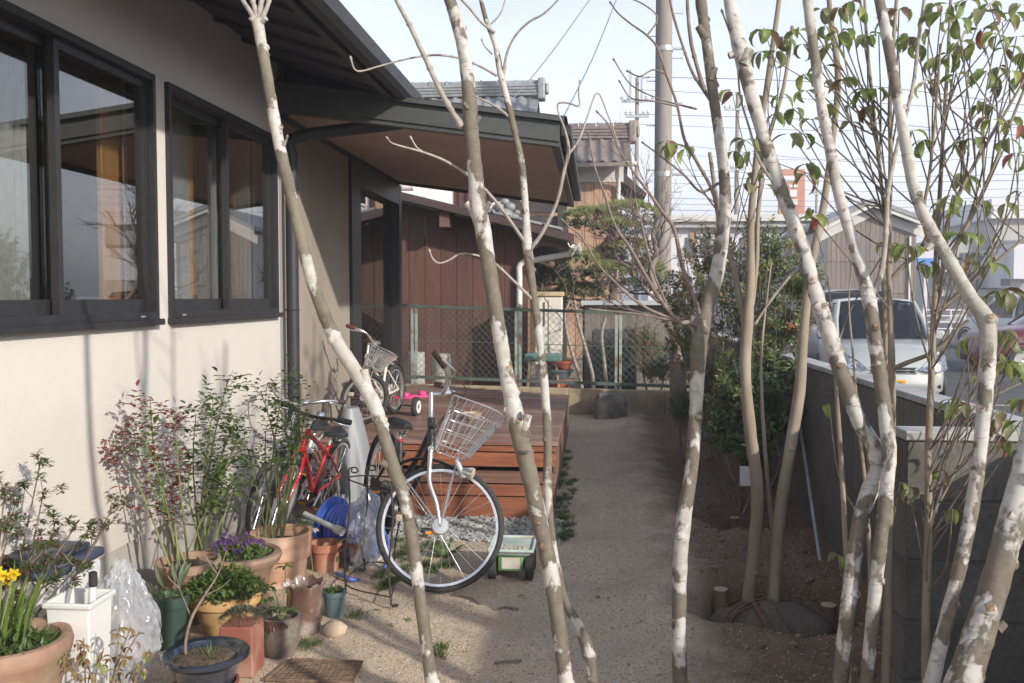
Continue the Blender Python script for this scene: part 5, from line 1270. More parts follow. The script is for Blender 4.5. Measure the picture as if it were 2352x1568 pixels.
shrub('evergreen_shrub', 'tall evergreen shrub with rusty young leaves beside the concrete pole', 'shrub',
      [(Q(1610, 640, 8.6), .34, .35, .42, .28), (Q(1590, 770, 8.4), .30, .3, .36, .22), (Q(1650, 570, 8.6), .30, .3, .32, .2), (Q(1640, 860, 8.3), .28, .3, .30, .2), (Q(1545, 700, 8.9), .2, .25, .3, .1)], (at(1640, 900, Y=8.5).x, 8.5, 0.05), .040, 350, 28,
      {'shrub_green': 5, 'shrub_rust': 1.2, 'shrub_dry': 1.4, 'shrub_lime': 2.4}, 41)
shrub('evergreen_shrub', 'broad green shrub leaning over the block wall next to the silver car', 'shrub',
      [(Q(1750, 590, 7.6), .34, .35, .36, .22), (Q(1800, 730, 7.5), .28, .3, .36, .2), (Q(1700, 700, 7.6), .28, .3, .38, .2), (Q(1840, 640, 7.6), .22, .3, .28, .13), (Q(1740, 830, 7.4), .30, .3, .30, .15), (Q(1680, 900, 7.3), .26, .3, .26, .1)], (at(1770, 940, Y=7.6).x, 7.6, 0.05), .046, 370, 26,
      {'shrub_green': 6, 'shrub_lime': 2.4, 'shrub_rust': .5, 'shrub_gloss': 1.8, 'shrub_dry': .4}, 43)
shrub('glossy_shrub', 'low glossy dark-leaved shrub at the foot of the dogwood stems', 'shrub',
      [(Q(1700, 900, 6.6), .24, .25, .24, .3), (Q(1770, 950, 6.4), .22, .25, .24, .25), (Q(1660, 985, 6.5), .18, .2, .16, .15), (Q(1800, 860, 6.6), .20, .2, .20, .15), (Q(1730, 1030, 6.4), .2, .2, .15, .15)], (at(1730, 1130, Y=6.5).x, 6.5, 0.02), .056, 270, 22,
      {'shrub_gloss': 6, 'shrub_green': 3, 'shrub_lime': .8}, 47)
shrub('round_bush', 'small round dark bush on the sand left of the shrubs', 'bush',
      [(Q(1565, 930, 8.2), .13, .14, .15, 1)], (at(1565, 985, Y=8.2).x, 8.2, 0.05), .024, 90, 20, {'shrub_gloss': 5, 'shrub_green': 2}, 53)
shrub('evergreen_shrub', 'shrub with yellowing leaves behind the fence at its right end', 'shrub',
      [(Q(1510, 830, 11.9), .34, .3, .30, .5), (Q(1480, 780, 12.2), .30, .3, .25, .5)], (at(1500, 890, Y=12).x, 12, 0.1), .05, 190, 20, {'shrub_green': 3, 'shrub_rust': 1, 'shrub_dry': 1.5}, 59)

# ================================================================ cloud-pruned pine in the neighbour's yard
mat('needle_a', (0.11, 0.165, 0.05), (0.165, 0.215, 0.07), rough=0.6, scale=3)
mat('needle_b', (0.21, 0.235, 0.07), (0.28, 0.28, 0.10), rough=0.6, scale=3)
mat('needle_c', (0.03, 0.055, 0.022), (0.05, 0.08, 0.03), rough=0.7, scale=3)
mat('pine_bark', (0.12, 0.09, 0.075), (0.20, 0.155, 0.13), rough=0.95, scale=12, bump=.6, bscale=30, bdist=.02)
def pine(label, Y, pads, trunk, seed):
    rr = random.Random(seed)
    base = at(trunk[0][0], trunk[0][1], Y=Y); base.z = 0.1
    root = thing('pine_tree', label, 'tree', base)
    T = [(q.x, q.y, max(0.1, q.z), w) for (q, w) in [(at(x, y, Y=Y), w) for x, y, w in trunk]]
    T[0] = (T[0][0], T[0][1], 0.05, T[0][3])
    b = MB(); S = limb(b, T, rr, n=10); b.build('trunk', MATS['pine_bark'], root, smooth=60)
    NB = {'needle_a': MB(), 'needle_b': MB(), 'needle_c': MB()}; tw = MB()
    for (px, py, rx, rz, dy) in pads:
        c = at(px, py, Y=Y + dy); k = Y / FPX; rx, rz = rx * k, rz * k
        j = V(min(S, key=lambda s: (V(s[:3]) - c).length + max(0, s[2] - c.z) * 2)[:3])
        P = catmull([tuple(j), tuple(j.lerp(c, .55) + V((0, 0, -.06))), tuple(c + V((0, 0, -rz * .5)))], 5)
        tw.tube(P, [.028 * (1 - .5 * i / len(P)) for i in range(len(P))], 6)
        n = int(420 * rx * (rx + rz) / .5) + 110
        for _ in range(n):
            a = rr.uniform(0, 6.28); u = sqrt(rr.random()); x, y = u * cos(a), u * sin(a)
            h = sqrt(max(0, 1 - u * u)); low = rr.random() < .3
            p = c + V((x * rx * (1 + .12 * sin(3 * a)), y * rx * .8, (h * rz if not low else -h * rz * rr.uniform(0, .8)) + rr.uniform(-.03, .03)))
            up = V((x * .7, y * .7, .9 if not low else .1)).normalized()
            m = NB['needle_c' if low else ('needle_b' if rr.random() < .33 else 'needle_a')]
            for q in range(13):
                d = (up + V((rr.uniform(-1, 1), rr.uniform(-1, 1), rr.uniform(-.5, .8))) * .75).normalized(); L = rr.uniform(.07, .12)
                s = d.orthogonal().normalized() * .0055
                m.add([p - s, p + s, p + d * L], [(0, 1, 2)])
    tw.build('branches', MATS['pine_bark'], root, smooth=60, kind='stuff')
    for k, m in NB.items(): m.build('needles', MATS[k], root, smooth=0, kind='stuff')
pine('cloud-pruned pine with flat green pads between the shed and the concrete pole', 15.6,
     [(1360, 508, 62, 26, 0), (1440, 498, 68, 30, .2), (1415, 530, 50, 20, -.2), (1440, 585, 62, 30, 0), (1255, 612, 48, 34, -.3), (1330, 618, 55, 34, -.2), (1400, 640, 55, 30, -.2), (1270, 665, 50, 36, .1), (1330, 690, 60, 34, .2), (1480, 640, 50, 40, .4), (1230, 640, 30, 26, 0), (1395, 590, 40, 18, .1)],
     [(1400, 900, .10), (1392, 760, .09), (1410, 660, .075), (1385, 590, .06), (1405, 530, .045), (1425, 490, .03)], 61)

# ================================================================ gnarled leafless tree at the boundary
def gnarled(label, name, start, main_px, Y, tips, seed, m, depth=4, lens=(.42, .30, .22, .16), stub=None):
    rr = random.Random(seed)
    P = [(q.x, q.y, q.z, w / 2 * Y / FPX) for q, w in [(at(x, y, Y=Y), w) for x, y, w in main_px]]
    g = gz(P[0][0], P[0][1]) if Y < 11.3 else 0.1
    P.insert(0, (P[0][0], P[0][1], g - .03, P[0][3] * 1.2))
    root = thing(name, label, 'tree', (P[0][0], P[0][1], g))
    b = MB(); S = limb(b, P, rr, n=10)
    b.build('trunk', MATS[m], root, smooth=60)
    tw = MB()
    def grow(p, d, r, lvl):
        n = 5; pts = [tuple(p)]; q = p.copy(); dd = d.copy(); L = lens[lvl] * rr.uniform(.7, 1.25)
        for k in range(n):
            dd = (dd + V((rr.uniform(-1, 1), rr.uniform(-1, 1), rr.uniform(-.8, .9))) * (.42 if lvl < 2 else .22) + V((0, 0, .06))).normalized()
            q = q + dd * (L / n); pts.append(tuple(q))
        tw.tube(catmull(pts, 2), [r * (1 - .5 * i / (2 * n)) for i in range(2 * n + 1)], 6 if lvl < 2 else 4, caps=False)
        if lvl + 1 < depth:
            for _ in range(rr.choice((2, 3, 3) if lvl < 2 else (2, 3, 4))):
                k = rr.randint(2, n); e = V(pts[k]); ax = (V(pts[k]) - V(pts[k - 1])).normalized()
                nd = (ax + V((rr.uniform(-1, 1), rr.uniform(-1, 1), rr.uniform(-.6, 1.0))) * .8).normalized()
                grow(e, nd, r * .58, lvl + 1)
    for (i, dx, dz, r) in tips:
        k = min(len(S) - 1, int(i * (len(S) - 1))); p = V(S[k][:3])
        grow(p, V((dx, rr.uniform(-.4, .4), dz)).normalized(), r, 0)
    tw.build('twigs', MATS['twig_purple'], root, smooth=60, kind='stuff')
    if stub:
        a, c, w = stub; a, c = at(*a, Y=Y), at(*c, Y=Y); r = w / 2 * Y / FPX
        b = MB(); b.tube([a, a.lerp(c, .5), c], [r * .8, r, r * .95], 10); b.build('sawn_stub', mat('cut_wood', (.50, .38, .27), (.58, .46, .34), rough=.9, scale=20), root, smooth=60)
    return root
mat('twig_purple', (0.135, 0.085, 0.085), (0.22, 0.155, 0.145), rough=.85, scale=30)
mat('bark_gnarled', (0.20, 0.165, 0.135), (0.29, 0.25, 0.205), rough=.9, scale=12, bump=.5, bscale=40, bdist=.01)
gnarled('gnarled leafless tree with purplish twigs in front of the fence end', 'bare_tree', None,
        [(1558, 960, 40), (1556, 850, 34), (1552, 760, 26), (1530, 700, 20), (1505, 660, 16), (1495, 620, 14), (1508, 580, 13), (1500, 540, 10), (1512, 505, 7)], 10.4,
        [(.45, -.8, .35, .016), (.5, -.9, .2, .016), (.55, -.7, .6, .016), (.6, .3, .8, .014), (.65, -.9, .3, .015), (.7, -.6, .5, .014), (.78, .4, .6, .012), (.85, -.8, .3, .012), (.9, .3, .7, .010), (1, -.3, .8, .008), (.4, -.9, .15, .014), (.62, -1, .05, .014), (.5, -1, .0, .012), (.8, -.7, .6, .01), (.95, -.5, .3, .008)], 67, 'bark_gnarled', depth=4, lens=(.5, .36, .28, .2), stub=((1548, 770), (1538, 735), 22))
for (sd, lab, mp, tips) in ((71, 'thin bare shrub with crossing stems in front of the cream cabinet', [(1335, 880, 9), (1320, 830, 8), (1303, 770, 7), (1298, 720, 6), (1310, 690, 5)], [(.4, .6, .8, .008), (.7, -.3, .9, .007), (1, .2, .9, .006), (1, -.4, .8, .006)]),
                       (73, 'thin bare sapling in front of the grey hut', [(1392, 885, 9), (1388, 830, 8), (1382, 770, 7), (1390, 730, 6)], [(.5, .5, .8, .007), (.8, -.5, .8, .006), (1, .3, .9, .006)]),
                       (79, 'leaning bare sapling just right of the cabinet, before the pine', [(1362, 870, 9), (1345, 800, 8), (1328, 740, 7), (1320, 690, 5)], [(.5, -.4, .9, .007), (1, .3, .9, .006), (.8, .6, .7, .006)])):
    gnarled(lab, 'bare_sapling', None, mp, 12.3, tips, sd, 'twig_grey', depth=3, lens=(.4, .3, .2))

# ================================================================ poles and wires
mat('pole_concrete', (0.25, 0.225, 0.20), (0.31, 0.285, 0.255), rough=.9, scale=4, stretch=(1, 1, .3), bump=.1)
mat('galvanised', (0.42, 0.43, 0.43), (0.52, 0.53, 0.53), rough=.5, metal=.5, scale=10)
PB = at(1523, 600, Y=19.5)
pole = thing('utility_pole', 'big round concrete utility pole behind the garden', 'utility pole', (PB.x, 19.5, 0))
b = MB(); b.tube([(PB.x, 19.5, -.3), (PB.x - .01, 19.5, 11.0)], [.172, .145], 24); b.build('shaft', MATS['pole_concrete'], pole, smooth=60)
z = 2.3; k = 0
while z < 10:
    s = 1 if k % 2 else -1; b = MB(); b.tube([(PB.x + s * .15, 19.5, z), (PB.x + s * .36, 19.5, z), (PB.x + s * .36, 19.5, z + .03)], .011, 6); b.build('step_bolt', MATS['galvanised'], pole, smooth=40); z += .45; k += 1
for zz in (at(1523, 113, Y=19.5).z, at(1523, 400, Y=19.5).z):
    b = MB(); b.lathe([(.158, -.05), (.168, -.05), (.168, .05), (.158, .05)], 24, (PB.x, 19.5, zz)); b.box(PB.x + .16, PB.x + .36, 19.45, 19.5, zz - .02, zz + .02); b.build('steel_band', MATS['galvanised'], pole, smooth=40)
b = MB(); b.tube([(PB.x - .19, 19.4, 1.5), (PB.x - .17, 19.4, 10.5)], .014, 6); b.build('cable', MATS['rubber'], pole, smooth=40)
def far_pole(label, px, ytop, Y, w, arms):
    c = at(px, 600, Y=Y); zt = at(px, ytop, Y=Y).z; t = thing('utility_pole', label, 'utility pole', (c.x, Y, 0))
    b = MB(); r = w / 2 * Y / FPX; b.tube([(c.x, Y, -.3), (c.x, Y, zt)], [r * 1.2, r * .85], 12); b.build('shaft', MATS['pole_concrete'], t, smooth=60)
    for (py, hw) in arms:
        z_ = at(px, py, Y=Y).z; h = hw * Y / FPX
        b = MB(); b.box(c.x - h, c.x + h, Y - r - .1, Y - r - .01, z_ - .06, z_ + .06); a_ = b.build('crossarm', MATS['galvanised'], t, smooth=0)
        for q in (-.95, -.55, .55, .95):
            bb = MB(); bb.lathe([(.04, .06), (.09, .1), (.05, .14), (.09, .18), (.04, .24), (.03, .34)], 8, (c.x + h * q, Y - r - .05, z_)); bb.build('insulator', MATS['white_paint'], a_, smooth=40)
    return t
tp = far_pole('slim far pole with two crossarms and a lamp bracket above the tiled wing', 1461, 178, 44, 10, ((233, 36), (268, 26)))
b = MB(); c = at(1448, 205, Y=43.6); b.tube([c + V((0, 0, -.6)), c + V((0, 0, .9))], .05, 6); c2 = at(1474, 205, Y=43.6); b.tube([c2 + V((0, 0, -.6)), c2 + V((0, 0, .5)), c2 + V((.35, 0, .55))], .05, 6); b.build('bracket', MATS['galvanised'], tp, smooth=40)
far_pole('dark-armed far pole behind the mottled trunk with the sawn knob', 1690, 215, 50, 10, ((252, 30), (390, 14)))
far_pole('short distant pole above the far rooftops', 1873, 430, 70, 6, ((445, 10),))
mat('wire_dark', (0.10, 0.105, 0.12), rough=.6)
mat('wire_blue', (0.16, 0.21, 0.26), rough=.6)
def wire(name, label, pts, r, m, group):
    b = MB(); S = catmull([tuple(p) for p in pts], 6); b.tube(S, r, 5, caps=True)
    tag(b.build(name, MATS[m], smooth=60), label, 'cable', group)
for lab, p, q in (('left of two slanting service cables in front of the tiled ridge', (1362, -12), (1085, 330)), ('right of two slanting service cables, ending near the awning corner', (1420, -12), (1283, 290))):
    a = at(*p, Y=19); c = at(*q, Y=14); wire('service_cable', lab, [a, a.lerp(c, .5) + V((0, 0, -.12)), c], .011, 'wire_blue', 'service cables to the house')
WLAB = ['topmost of the thin power lines right of the concrete pole', 'second power line from the top, right of the concrete pole', 'power line just under the twin upper lines, nearly level', 'power line falling slightly to the right below the upper three',
        'power line sagging most, half-way down the white sky', 'upper of two close parallel power lines above the barn', 'lower of two close parallel power lines above the barn', 'power line grazing the barn ridge', 'power line just below the barn ridge height', 'lowest power line, behind the barn roof',
        'single power line between the close pair and the barn ridge', 'power line rising to the right across the other lines']
for k, (y0, ym, y1) in enumerate(((176, 192, 250), (205, 232, 262), (285, 300, 290), (262, 278, 318), (330, 372, 352), (388, 405, 398), (402, 418, 412), (455, 462, 448), (468, 476, 470), (482, 488, 480), (420, 440, 430), (355, 365, 300))):
    Y = 42 + k * 1.5; x0 = 1462 if k < 4 else 1540
    wire('power_line', WLAB[k], [at(x0, y0, Y=Y), at((x0 + 2420) / 2, ym, Y=Y), at(2420, y1, Y=Y)], .012 + .004 * (k % 3 == 0), 'wire_dark', 'power lines across the sky')

# ================================================================ beyond the car park
FARG = 'far buildings beyond the car park'
barn = thing('wooden_barn', 'weathered grey board barn with a shallow gable behind the silver car', 'barn', (at(2000, 700, Y=34).x, 34, 0), FARG)
BY = 34.0
def bp(px, py, dy=0): return at(px, py, Y=BY + dy)
mat('barn_board', (0.19, 0.155, 0.135), (0.27, 0.23, 0.20), rough=.9, scale=3, stretch=(9, 9, .4), rnd=.16)
mat('barn_trim', (0.62, 0.60, 0.56), (0.68, 0.66, 0.62), rough=.8, scale=3)
bl, br_, pk = bp(1893, 520), bp(2112, 512), bp(1998, 468)
def groof(x): return pk.z - abs(x - pk.x) * ((pk.z - bl.z) / (pk.x - bl.x) if x < pk.x else (pk.z - br_.z) / (br_.x - pk.x))
x = bl.x + .1
while x < br_.x - .1:
    a, c = x + .004, min(x + .16, br_.x - .1); z0 = groof((a + c) / 2) - .45
    for (za_, zb_) in ((-.06, 1.6), (1.62, 2.72), (2.74, z0)):
        if zb_ > za_: MB().box(a, c, BY - .01 * R.random(), BY + .03, za_, zb_).build('board', MATS['barn_board'], barn, smooth=0)
    x += .165
b = MB(); b.add([(bl.x + .1, BY + .05, -.06), (br_.x - .1, BY + .05, -.06), (br_.x - .1, BY + .05, br_.z - .1), (pk.x, BY + .05, pk.z - .1), (bl.x + .1, BY + .05, bl.z - .1)] + [(bl.x + .1, BY + 8, -.06), (br_.x - .1, BY + 8, -.06), (br_.x - .1, BY + 8, br_.z - .1), (pk.x, BY + 8, pk.z - .1), (bl.x + .1, BY + 8, bl.z - .1)],
    [(4, 3, 2, 1, 0), (5, 6, 7, 8, 9), (0, 1, 6, 5), (1, 2, 7, 6), (2, 3, 8, 7), (3, 4, 9, 8), (4, 0, 5, 9)]); b.build('wall', MATS['plaster'], barn, smooth=0)
for (a, c) in ((bl, pk), (pk, br_)):
    s = V((.12 if c is pk else 0, 0, 0)); e = V((0, 0, 0))
    p, q = V((a.x - (.15 if a is bl else 0), 0, a.z - (.04 if a is bl else 0))), V((c.x + (.15 if c is br_ else 0), 0, c.z - (.04 if c is br_ else 0)))
    def slab(z0, z1, y0, y1, m, nm):
        MB().hexa([(p.x, y0, p.z + z0), (q.x, y0, q.z + z0), (q.x, y1, q.z + z0), (p.x, y1, p.z + z0), (p.x, y0, p.z + z1), (q.x, y0, q.z + z1), (q.x, y1, q.z + z1), (p.x, y1, p.z + z1)]).build(nm, MATS[m], barn, smooth=0)
    slab(0, .16, BY - .5, BY + 8.3, 'tile_grey', 'roof_slope'); slab(-.14, -.005, BY - .46, BY - .36, 'barn_trim', 'barge_board'); slab(-.48, -.16, BY - .06, BY - .02, 'barn_trim', 'plaster_band')
MB().box(bp(2086, 600).x, bp(2090, 600).x, BY - .1, BY - .04, -.06, 3.6).build('downpipe', MATS['gutter_white'], barn, smooth=0)
# apartment block, grey with white stair tower
AYY = 62.0
def ap(px, py, dy=0): return at(px, py, Y=AYY + dy)
mat('flat_grey', (0.40, 0.40, 0.39), (0.47, 0.47, 0.46), rough=.9, scale=.6)
mat('flat_dark', (0.10, 0.105, 0.115), (0.14, 0.145, 0.155), rough=.3, scale=1)
mat('flat_white', (0.66, 0.66, 0.69), (0.72, 0.72, 0.74), rough=.9, scale=.6)
apt = thing('apartment_block', 'grey concrete apartment block with railings at the right picture edge', 'building', (ap(2250, 700).x, AYY, 0), FARG)
def abox(nm, m, x0, y0, x1, y1, dy0, dy1):
    a, c = ap(x0, y0, dy0), ap(x1, y1, dy0); MB().box(a.x, c.x, AYY + dy0, AYY + dy1, min(a.z, c.z), max(a.z, c.z)).build(nm, MATS[m], apt, smooth=0)
abox('wall', 'flat_grey', 2140, 552, 2330, 740, 0, 10); abox('stair_tower', 'flat_grey', 2285, 500, 2420, 740, -1, 9); abox('tower_top', 'flat_white', 2278, 456, 2420, 500, -1.6, 8)
abox('white_wing', 'flat_white', 2296, 570, 2345, 660, -3, 0); abox('white_wing', 'flat_white', 2330, 560, 2420, 640, -4, -1.2); abox('slab_edge', 'flat_dark', 2292, 552, 2420, 570, -2.2, -1.05)
for r, (ya, yb) in enumerate(((580, 612), (640, 668))):
    for x in (2156, 2180, 2206, 2232, 2258):
        abox('window', 'flat_dark', x, ya, x + 15, yb, -.05, .02); abox('window_frame', 'flat_white', x + 7, ya, x + 8, yb, -.08, -.055)
    abox('balcony', 'flat_grey', 2142, yb - 3, 2290, yb + 12, -1.4, -.1)
for k in range(14): abox('railing_post', 'galvanised', 2145 + k * 10, 538, 2145.8 + k * 10, 552, -.2, -.15)
abox('railing', 'galvanised', 2142, 537, 2290, 539, -.2, -.15)
abox('window', 'flat_dark', 2300, 640, 2320, 656, -3.1, -3.02)
# low white building behind the shrubs
low = thing('low_white_building', 'long low pale building with a flat roof edge seen over the shrubs', 'building', (at(1640, 600, Y=40).x, 40, 0), FARG)
def lbox(nm, m, x0, y0, x1, y1, Y, dpt):
    a, c = at(x0, y0, Y=Y), at(x1, y1, Y=Y); MB().box(a.x, c.x, Y, Y + dpt, min(a.z, c.z), max(a.z, c.z)).build(nm, MATS[m], low, smooth=0)
lbox('wall', 'flat_white', 1490, 507, 1890, 770, 40, 6); lbox('roof_edge', 'plaster', 1480, 494, 1895, 506, 39.4, 7); lbox('fascia', 'flat_grey', 1480, 506.3, 1895, 520, 39.6, .39)
for x in (1575, 1610, 1650, 1700): lbox('window', 'flat_dark', x, 545, x + 22, 590, 39.95, .1)
lbox('shutter', 'cedar', 1585, 530, 1600, 560, 39.92, .06)
# roadside sign tower: terracotta board, pale lettering worn to blocks
sg = thing('sign_tower', 'tall terracotta-and-white roadside sign board on posts, far behind the trunks', 'sign', (at(1815, 600, Y=55).x, 55, 0))
mat('sign_red', (0.50, 0.22, 0.14), (0.56, 0.28, 0.19), rough=.8, scale=1); mat('sign_white', (.74, .72, .70), rough=.8)
def sbox(nm, m, x0, y0, x1, y1, y_, d):
    a, c = at(x0, y0, Y=55), at(x1, y1, Y=55); MB().box(a.x, c.x, y_, y_ + d, min(a.z, c.z), max(a.z, c.z)).build(nm, MATS[m], sg, smooth=0)
sbox('board', 'sign_red', 1790, 388, 1848, 500, 55, .3); sbox('post', 'galvanised', 1800, 500, 1804, 760, 55.1, .15); sbox('post', 'galvanised', 1836, 500, 1840, 760, 55.1, .15)
for (x0, y0, x1, y1) in ((1798, 404, 1826, 416), (1800, 424, 1806, 446), (1812, 424, 1832, 430), (1814, 436, 1830, 452), (1798, 458, 1832, 470)): sbox('lettering', 'sign_white', x0, y0, x1, y1, 54.94, .05)
# shop signs and white rail beyond the asphalt
b = MB(); a, c = at(2098, 575, Y=58), at(2160, 610, Y=58); b.box(a.x, c.x, 58, 58.3, c.z, a.z); b.box((a.x + c.x) / 2 - .1, (a.x + c.x) / 2 + .1, 58.1, 58.25, -.06, c.z)
o = thing('shop_sign', 'white and blue shop sign board on a post beside the barn', 'sign', ((a.x + c.x) / 2, 58, 0))
b.build('board', MATS['flat_white'], o, smooth=0); bb = MB(); bb.box(a.x + .05, c.x - .05, 57.96, 57.99, c.z + .05, (a.z + c.z) / 2); bb.build('blue_band', mat('sign_blue', (.08, .25, .62), rough=.6), o, smooth=0)
rail = thing('guard_rail', 'white tubular guard rail at the far side of the car park', 'railing', (at(2170, 740, Y=38).x, 38, 0))
ra_, rb_ = at(2120, 740, Y=38).x, at(2215, 740, Y=38).x
for z in (.25, .5, .75, .98): b = MB(); b.tube([(ra_, 38, z), (rb_, 38, z)], .028, 8); b.build('rail_bar', MATS['flat_white'], rail, smooth=40)
for k in range(4): x = ra_ + (rb_ - ra_) * k / 3; b = MB(); b.tube([(x, 38.0, -.08), (x, 38.0, 1.0)], .035, 8); b.build('post', MATS['flat_white'], rail, smooth=40)
# a belt of distant houses closing the view
for k, (x0, x1, yt, Y, m) in enumerate(((1540, 1640, 500, 95, 'flat_white'), (1860, 1905, 560, 90, 'plaster'), (2110, 2150, 560, 92, 'plaster'))):
    a, c = at(x0, yt, Y=Y), at(x1, yt, Y=Y); t = thing('far_house', ('far white house left of the sawn-knob trunk', 'far house just left of the barn gable', 'far pale house right of the barn')[k], 'house', ((a.x + c.x) / 2, Y, 0), FARG)
    MB().box(a.x, c.x, Y, Y + 6, -.4, a.z - 1).build('wall', MATS[m], t, smooth=0)
    MB().hexa([(a.x - .5, Y - .6, a.z - 1), (c.x + .5, Y - .6, a.z - 1), (c.x + .5, Y + 6.6, a.z - 1), (a.x - .5, Y + 6.6, a.z - 1), (a.x + .3, Y + 2.8, a.z), (c.x - .3, Y + 2.8, a.z), (c.x - .3, Y + 3.2, a.z), (a.x + .3, Y + 3.2, a.z)]).build('roof', MATS['tile_grey'], t, smooth=0)

# ================================================================ cars
mat('paint_silver', (0.56, 0.57, 0.53), (0.60, 0.61, 0.57), rough=.28, metal=.35, scale=3, coat=.7)
mat('paint_red', (0.11, 0.012, 0.018), (0.13, 0.016, 0.022), rough=.3, scale=3, coat=.3)
mat('paint_white', (0.72, 0.72, 0.70), rough=.3, coat=.6); mat('paint_blue', (0.10, 0.13, 0.20), rough=.3, coat=.6)
mat('car_black', (0.012, 0.012, 0.013), rough=.5); mat('chrome', (0.75, 0.76, 0.77), rough=.15, metal=1.0)
mat('lamp_clear', (0.52, 0.54, 0.57), (0.16, 0.17, 0.19), rough=.1, metal=.6, scale=22, coat=1.0); mat('lamp_red', (0.45, 0.02, 0.02), rough=.2)
mat('plate_yellow', (0.75, 0.42, 0.03), rough=.6); mat('rim_alloy', (0.45, 0.45, 0.45), rough=.35, metal=.8)
glass_mat('car_glass', (0.16, 0.18, 0.19), boost=1.6); mat('cabin', (0.035, 0.035, 0.04), rough=.9)
mat('ink', (0.02, 0.05, 0.03), rough=.7)
def make_car(label, loc, rot, paint, L=3.4, W=1.475, H=1.63, hood=.95, kind='kei', group=None, detail=True):
    """body lofted front to back; x forward is -y (towards the nose)"""
    M = Matrix.Translation(V(loc)) @ Matrix.Rotation(rot, 4, 'Z')
    root = thing('parked_car', label, 'car', loc, group); root.rotation_euler = (0, 0, rot)
    hw = W / 2
    def put(b, nm, m, parent=None, smooth=40, bevel=0.0):
        o = bpy.data.objects.new(nm, b.mesh(nm, MATS[m], smooth, bevel)); col.objects.link(o); o.parent = parent or root; return o
    k = H / 1.63
    st = [(0.0, .70, .30, .58), (.05, .84, .22, .66), (.14, .92, .20, .74), (.30, .97, .19, .84), (.60, .99, .19, .94 * k), (hood, 1.0, .19, 1.02 * k), (L * .5, 1.0, .19, 1.03 * k), (L - .5, 1.0, .2, 1.04 * k), (L - .15, .96, .22, 1.02 * k), (L, .86, .28, .95 * k)]
    b = MB()
    for (y, w, zl, zt) in st:
        w = w * hw
        ring = [(-w * .86, zl), (-w * .985, zl + .08), (-w, zl + .24), (-w * .985, zt - .2), (-w * .93, zt - .07), (-w * .78, zt - .01), (-w * .4, zt + .02), (0, zt + .027), (w * .4, zt + .02), (w * .78, zt - .01), (w * .93, zt - .07), (w * .985, zt - .2), (w, zl + .24), (w * .985, zl + .08), (w * .86, zl)]
        b.v += [(x, y, z) for x, z in ring]
    n = 15
    for i in range(len(st) - 1):
        for j in range(n - 1): a = i * n + j; b.f.append((a + 1, a, a + n, a + n + 1))
        b.f.append((i * n, i * n + n - 1, i * n + 2 * n - 1, i * n + n))
    b.f.append(tuple(range(n))); b.f.append(tuple(range((len(st) - 1) * n, len(st) * n))[::-1])
    body = put(b, 'body', paint, smooth=50)
    # greenhouse
    zb, zr_ = 1.0 * k, H
    gh = [(hood - .05, .86, zb), (hood + .75, .76, zr_ - .03), (hood + 1.05, .75, zr_), (L - .55, .74, zr_), (L - .25, .75, zr_ - .06), (L - .06, .85, zb)]
    b = MB()      # roof panel
    for (y, w, z) in gh[1:5]:
        w *= hw; b.v += [(-w, y, z - .06), (-w * .94, y, z - .01), (-w * .5, y, z + .02), (0, y, z + .03), (w * .5, y, z + .02), (w * .94, y, z - .01), (w, y, z - .06)]
    for i in range(3):
        for j in range(6): a = i * 7 + j; b.f.append((a + 1, a, a + 7, a + 8))
    put(b, 'roof', paint, smooth=60)
    def quad(p, q, r, s, nm, m, bulge=0.0):
        bb = MB(); N = 6
        for i in range(N + 1):
            t = i / N; u = p.lerp(q, t); w = s.lerp(r, t); off = V((0, -bulge * 4 * t * (1 - t), 0)); bb.v += [tuple(u + off), tuple(u.lerp(w, .5) + off), tuple(w + off)]
        for i in range(N): a = i * 3; bb.f += [(a, a + 3, a + 4, a + 1), (a + 1, a + 4, a + 5, a + 2)]
        return put(bb, nm, m, smooth=80)
    f0, f1 = gh[0], gh[1]
    A, B_ = V((-.80 * hw, f0[0], zb + .02)), V((.80 * hw, f0[0], zb + .02)); C_, D_ = V((.70 * hw, f1[0] - .01, zr_ - .05)), V((-.70 * hw, f1[0] - .01, zr_ - .05))
    ws = quad(A, B_, C_, D_, 'windscreen', 'car_glass', .10)
    e0, e1 = gh[5], gh[4]
    quad(V((.8 * hw, e0[0], zb)), V((-.8 * hw, e0[0], zb)), V((-.7 * hw, e1[0], zr_ - .09)), V((.7 * hw, e1[0], zr_ - .09)), 'rear_window', 'car_glass', -.05)
    for s in (-1, 1):
        mid = hood + .55 * (L - hood)
        for (ya, yb, yt0, yt1) in ((hood + .12, mid - .03, hood + .80, mid - .03), (mid + .03, L - .22, mid + .03, L - .42)):
            bb = MB(); p = [V((s * .955 * hw, ya, zb - .02)), V((s * .955 * hw, yb, zb - .02)), V((s * .765 * hw, yt1, zr_ - .09)), V((s * .765 * hw, yt0, zr_ - .09))]
            bb.add([tuple(q) for q in p], [(0, 1, 2, 3) if s > 0 else (3, 2, 1, 0)]); put(bb, 'side_window', 'car_glass', smooth=0)
        for (p, q, r) in (((s * .87 * hw, hood - .04, zb), (s * .745 * hw, hood + .76, zr_ - .05), .035), ((s * .955 * hw, mid, zb - .03), (s * .76 * hw, mid, zr_ - .07), .035), ((s * .93 * hw, L - .1, zb - .03), (s * .75 * hw, L - .3, zr_ - .08), .06)):
            bb = MB(); bb.tube([p, V(p).lerp(V(q), .5) + V((s * .02, 0, .01)), q], r, 8); put(bb, 'pillar', paint, smooth=60)
        bb = MB(); bb.obox((s * (hw + .07), hood + .28, zb + .06), (.10, 0, 0), (0, .05, 0), (0, 0, .07)); put(bb, 'mirror', paint, bevel=.03)
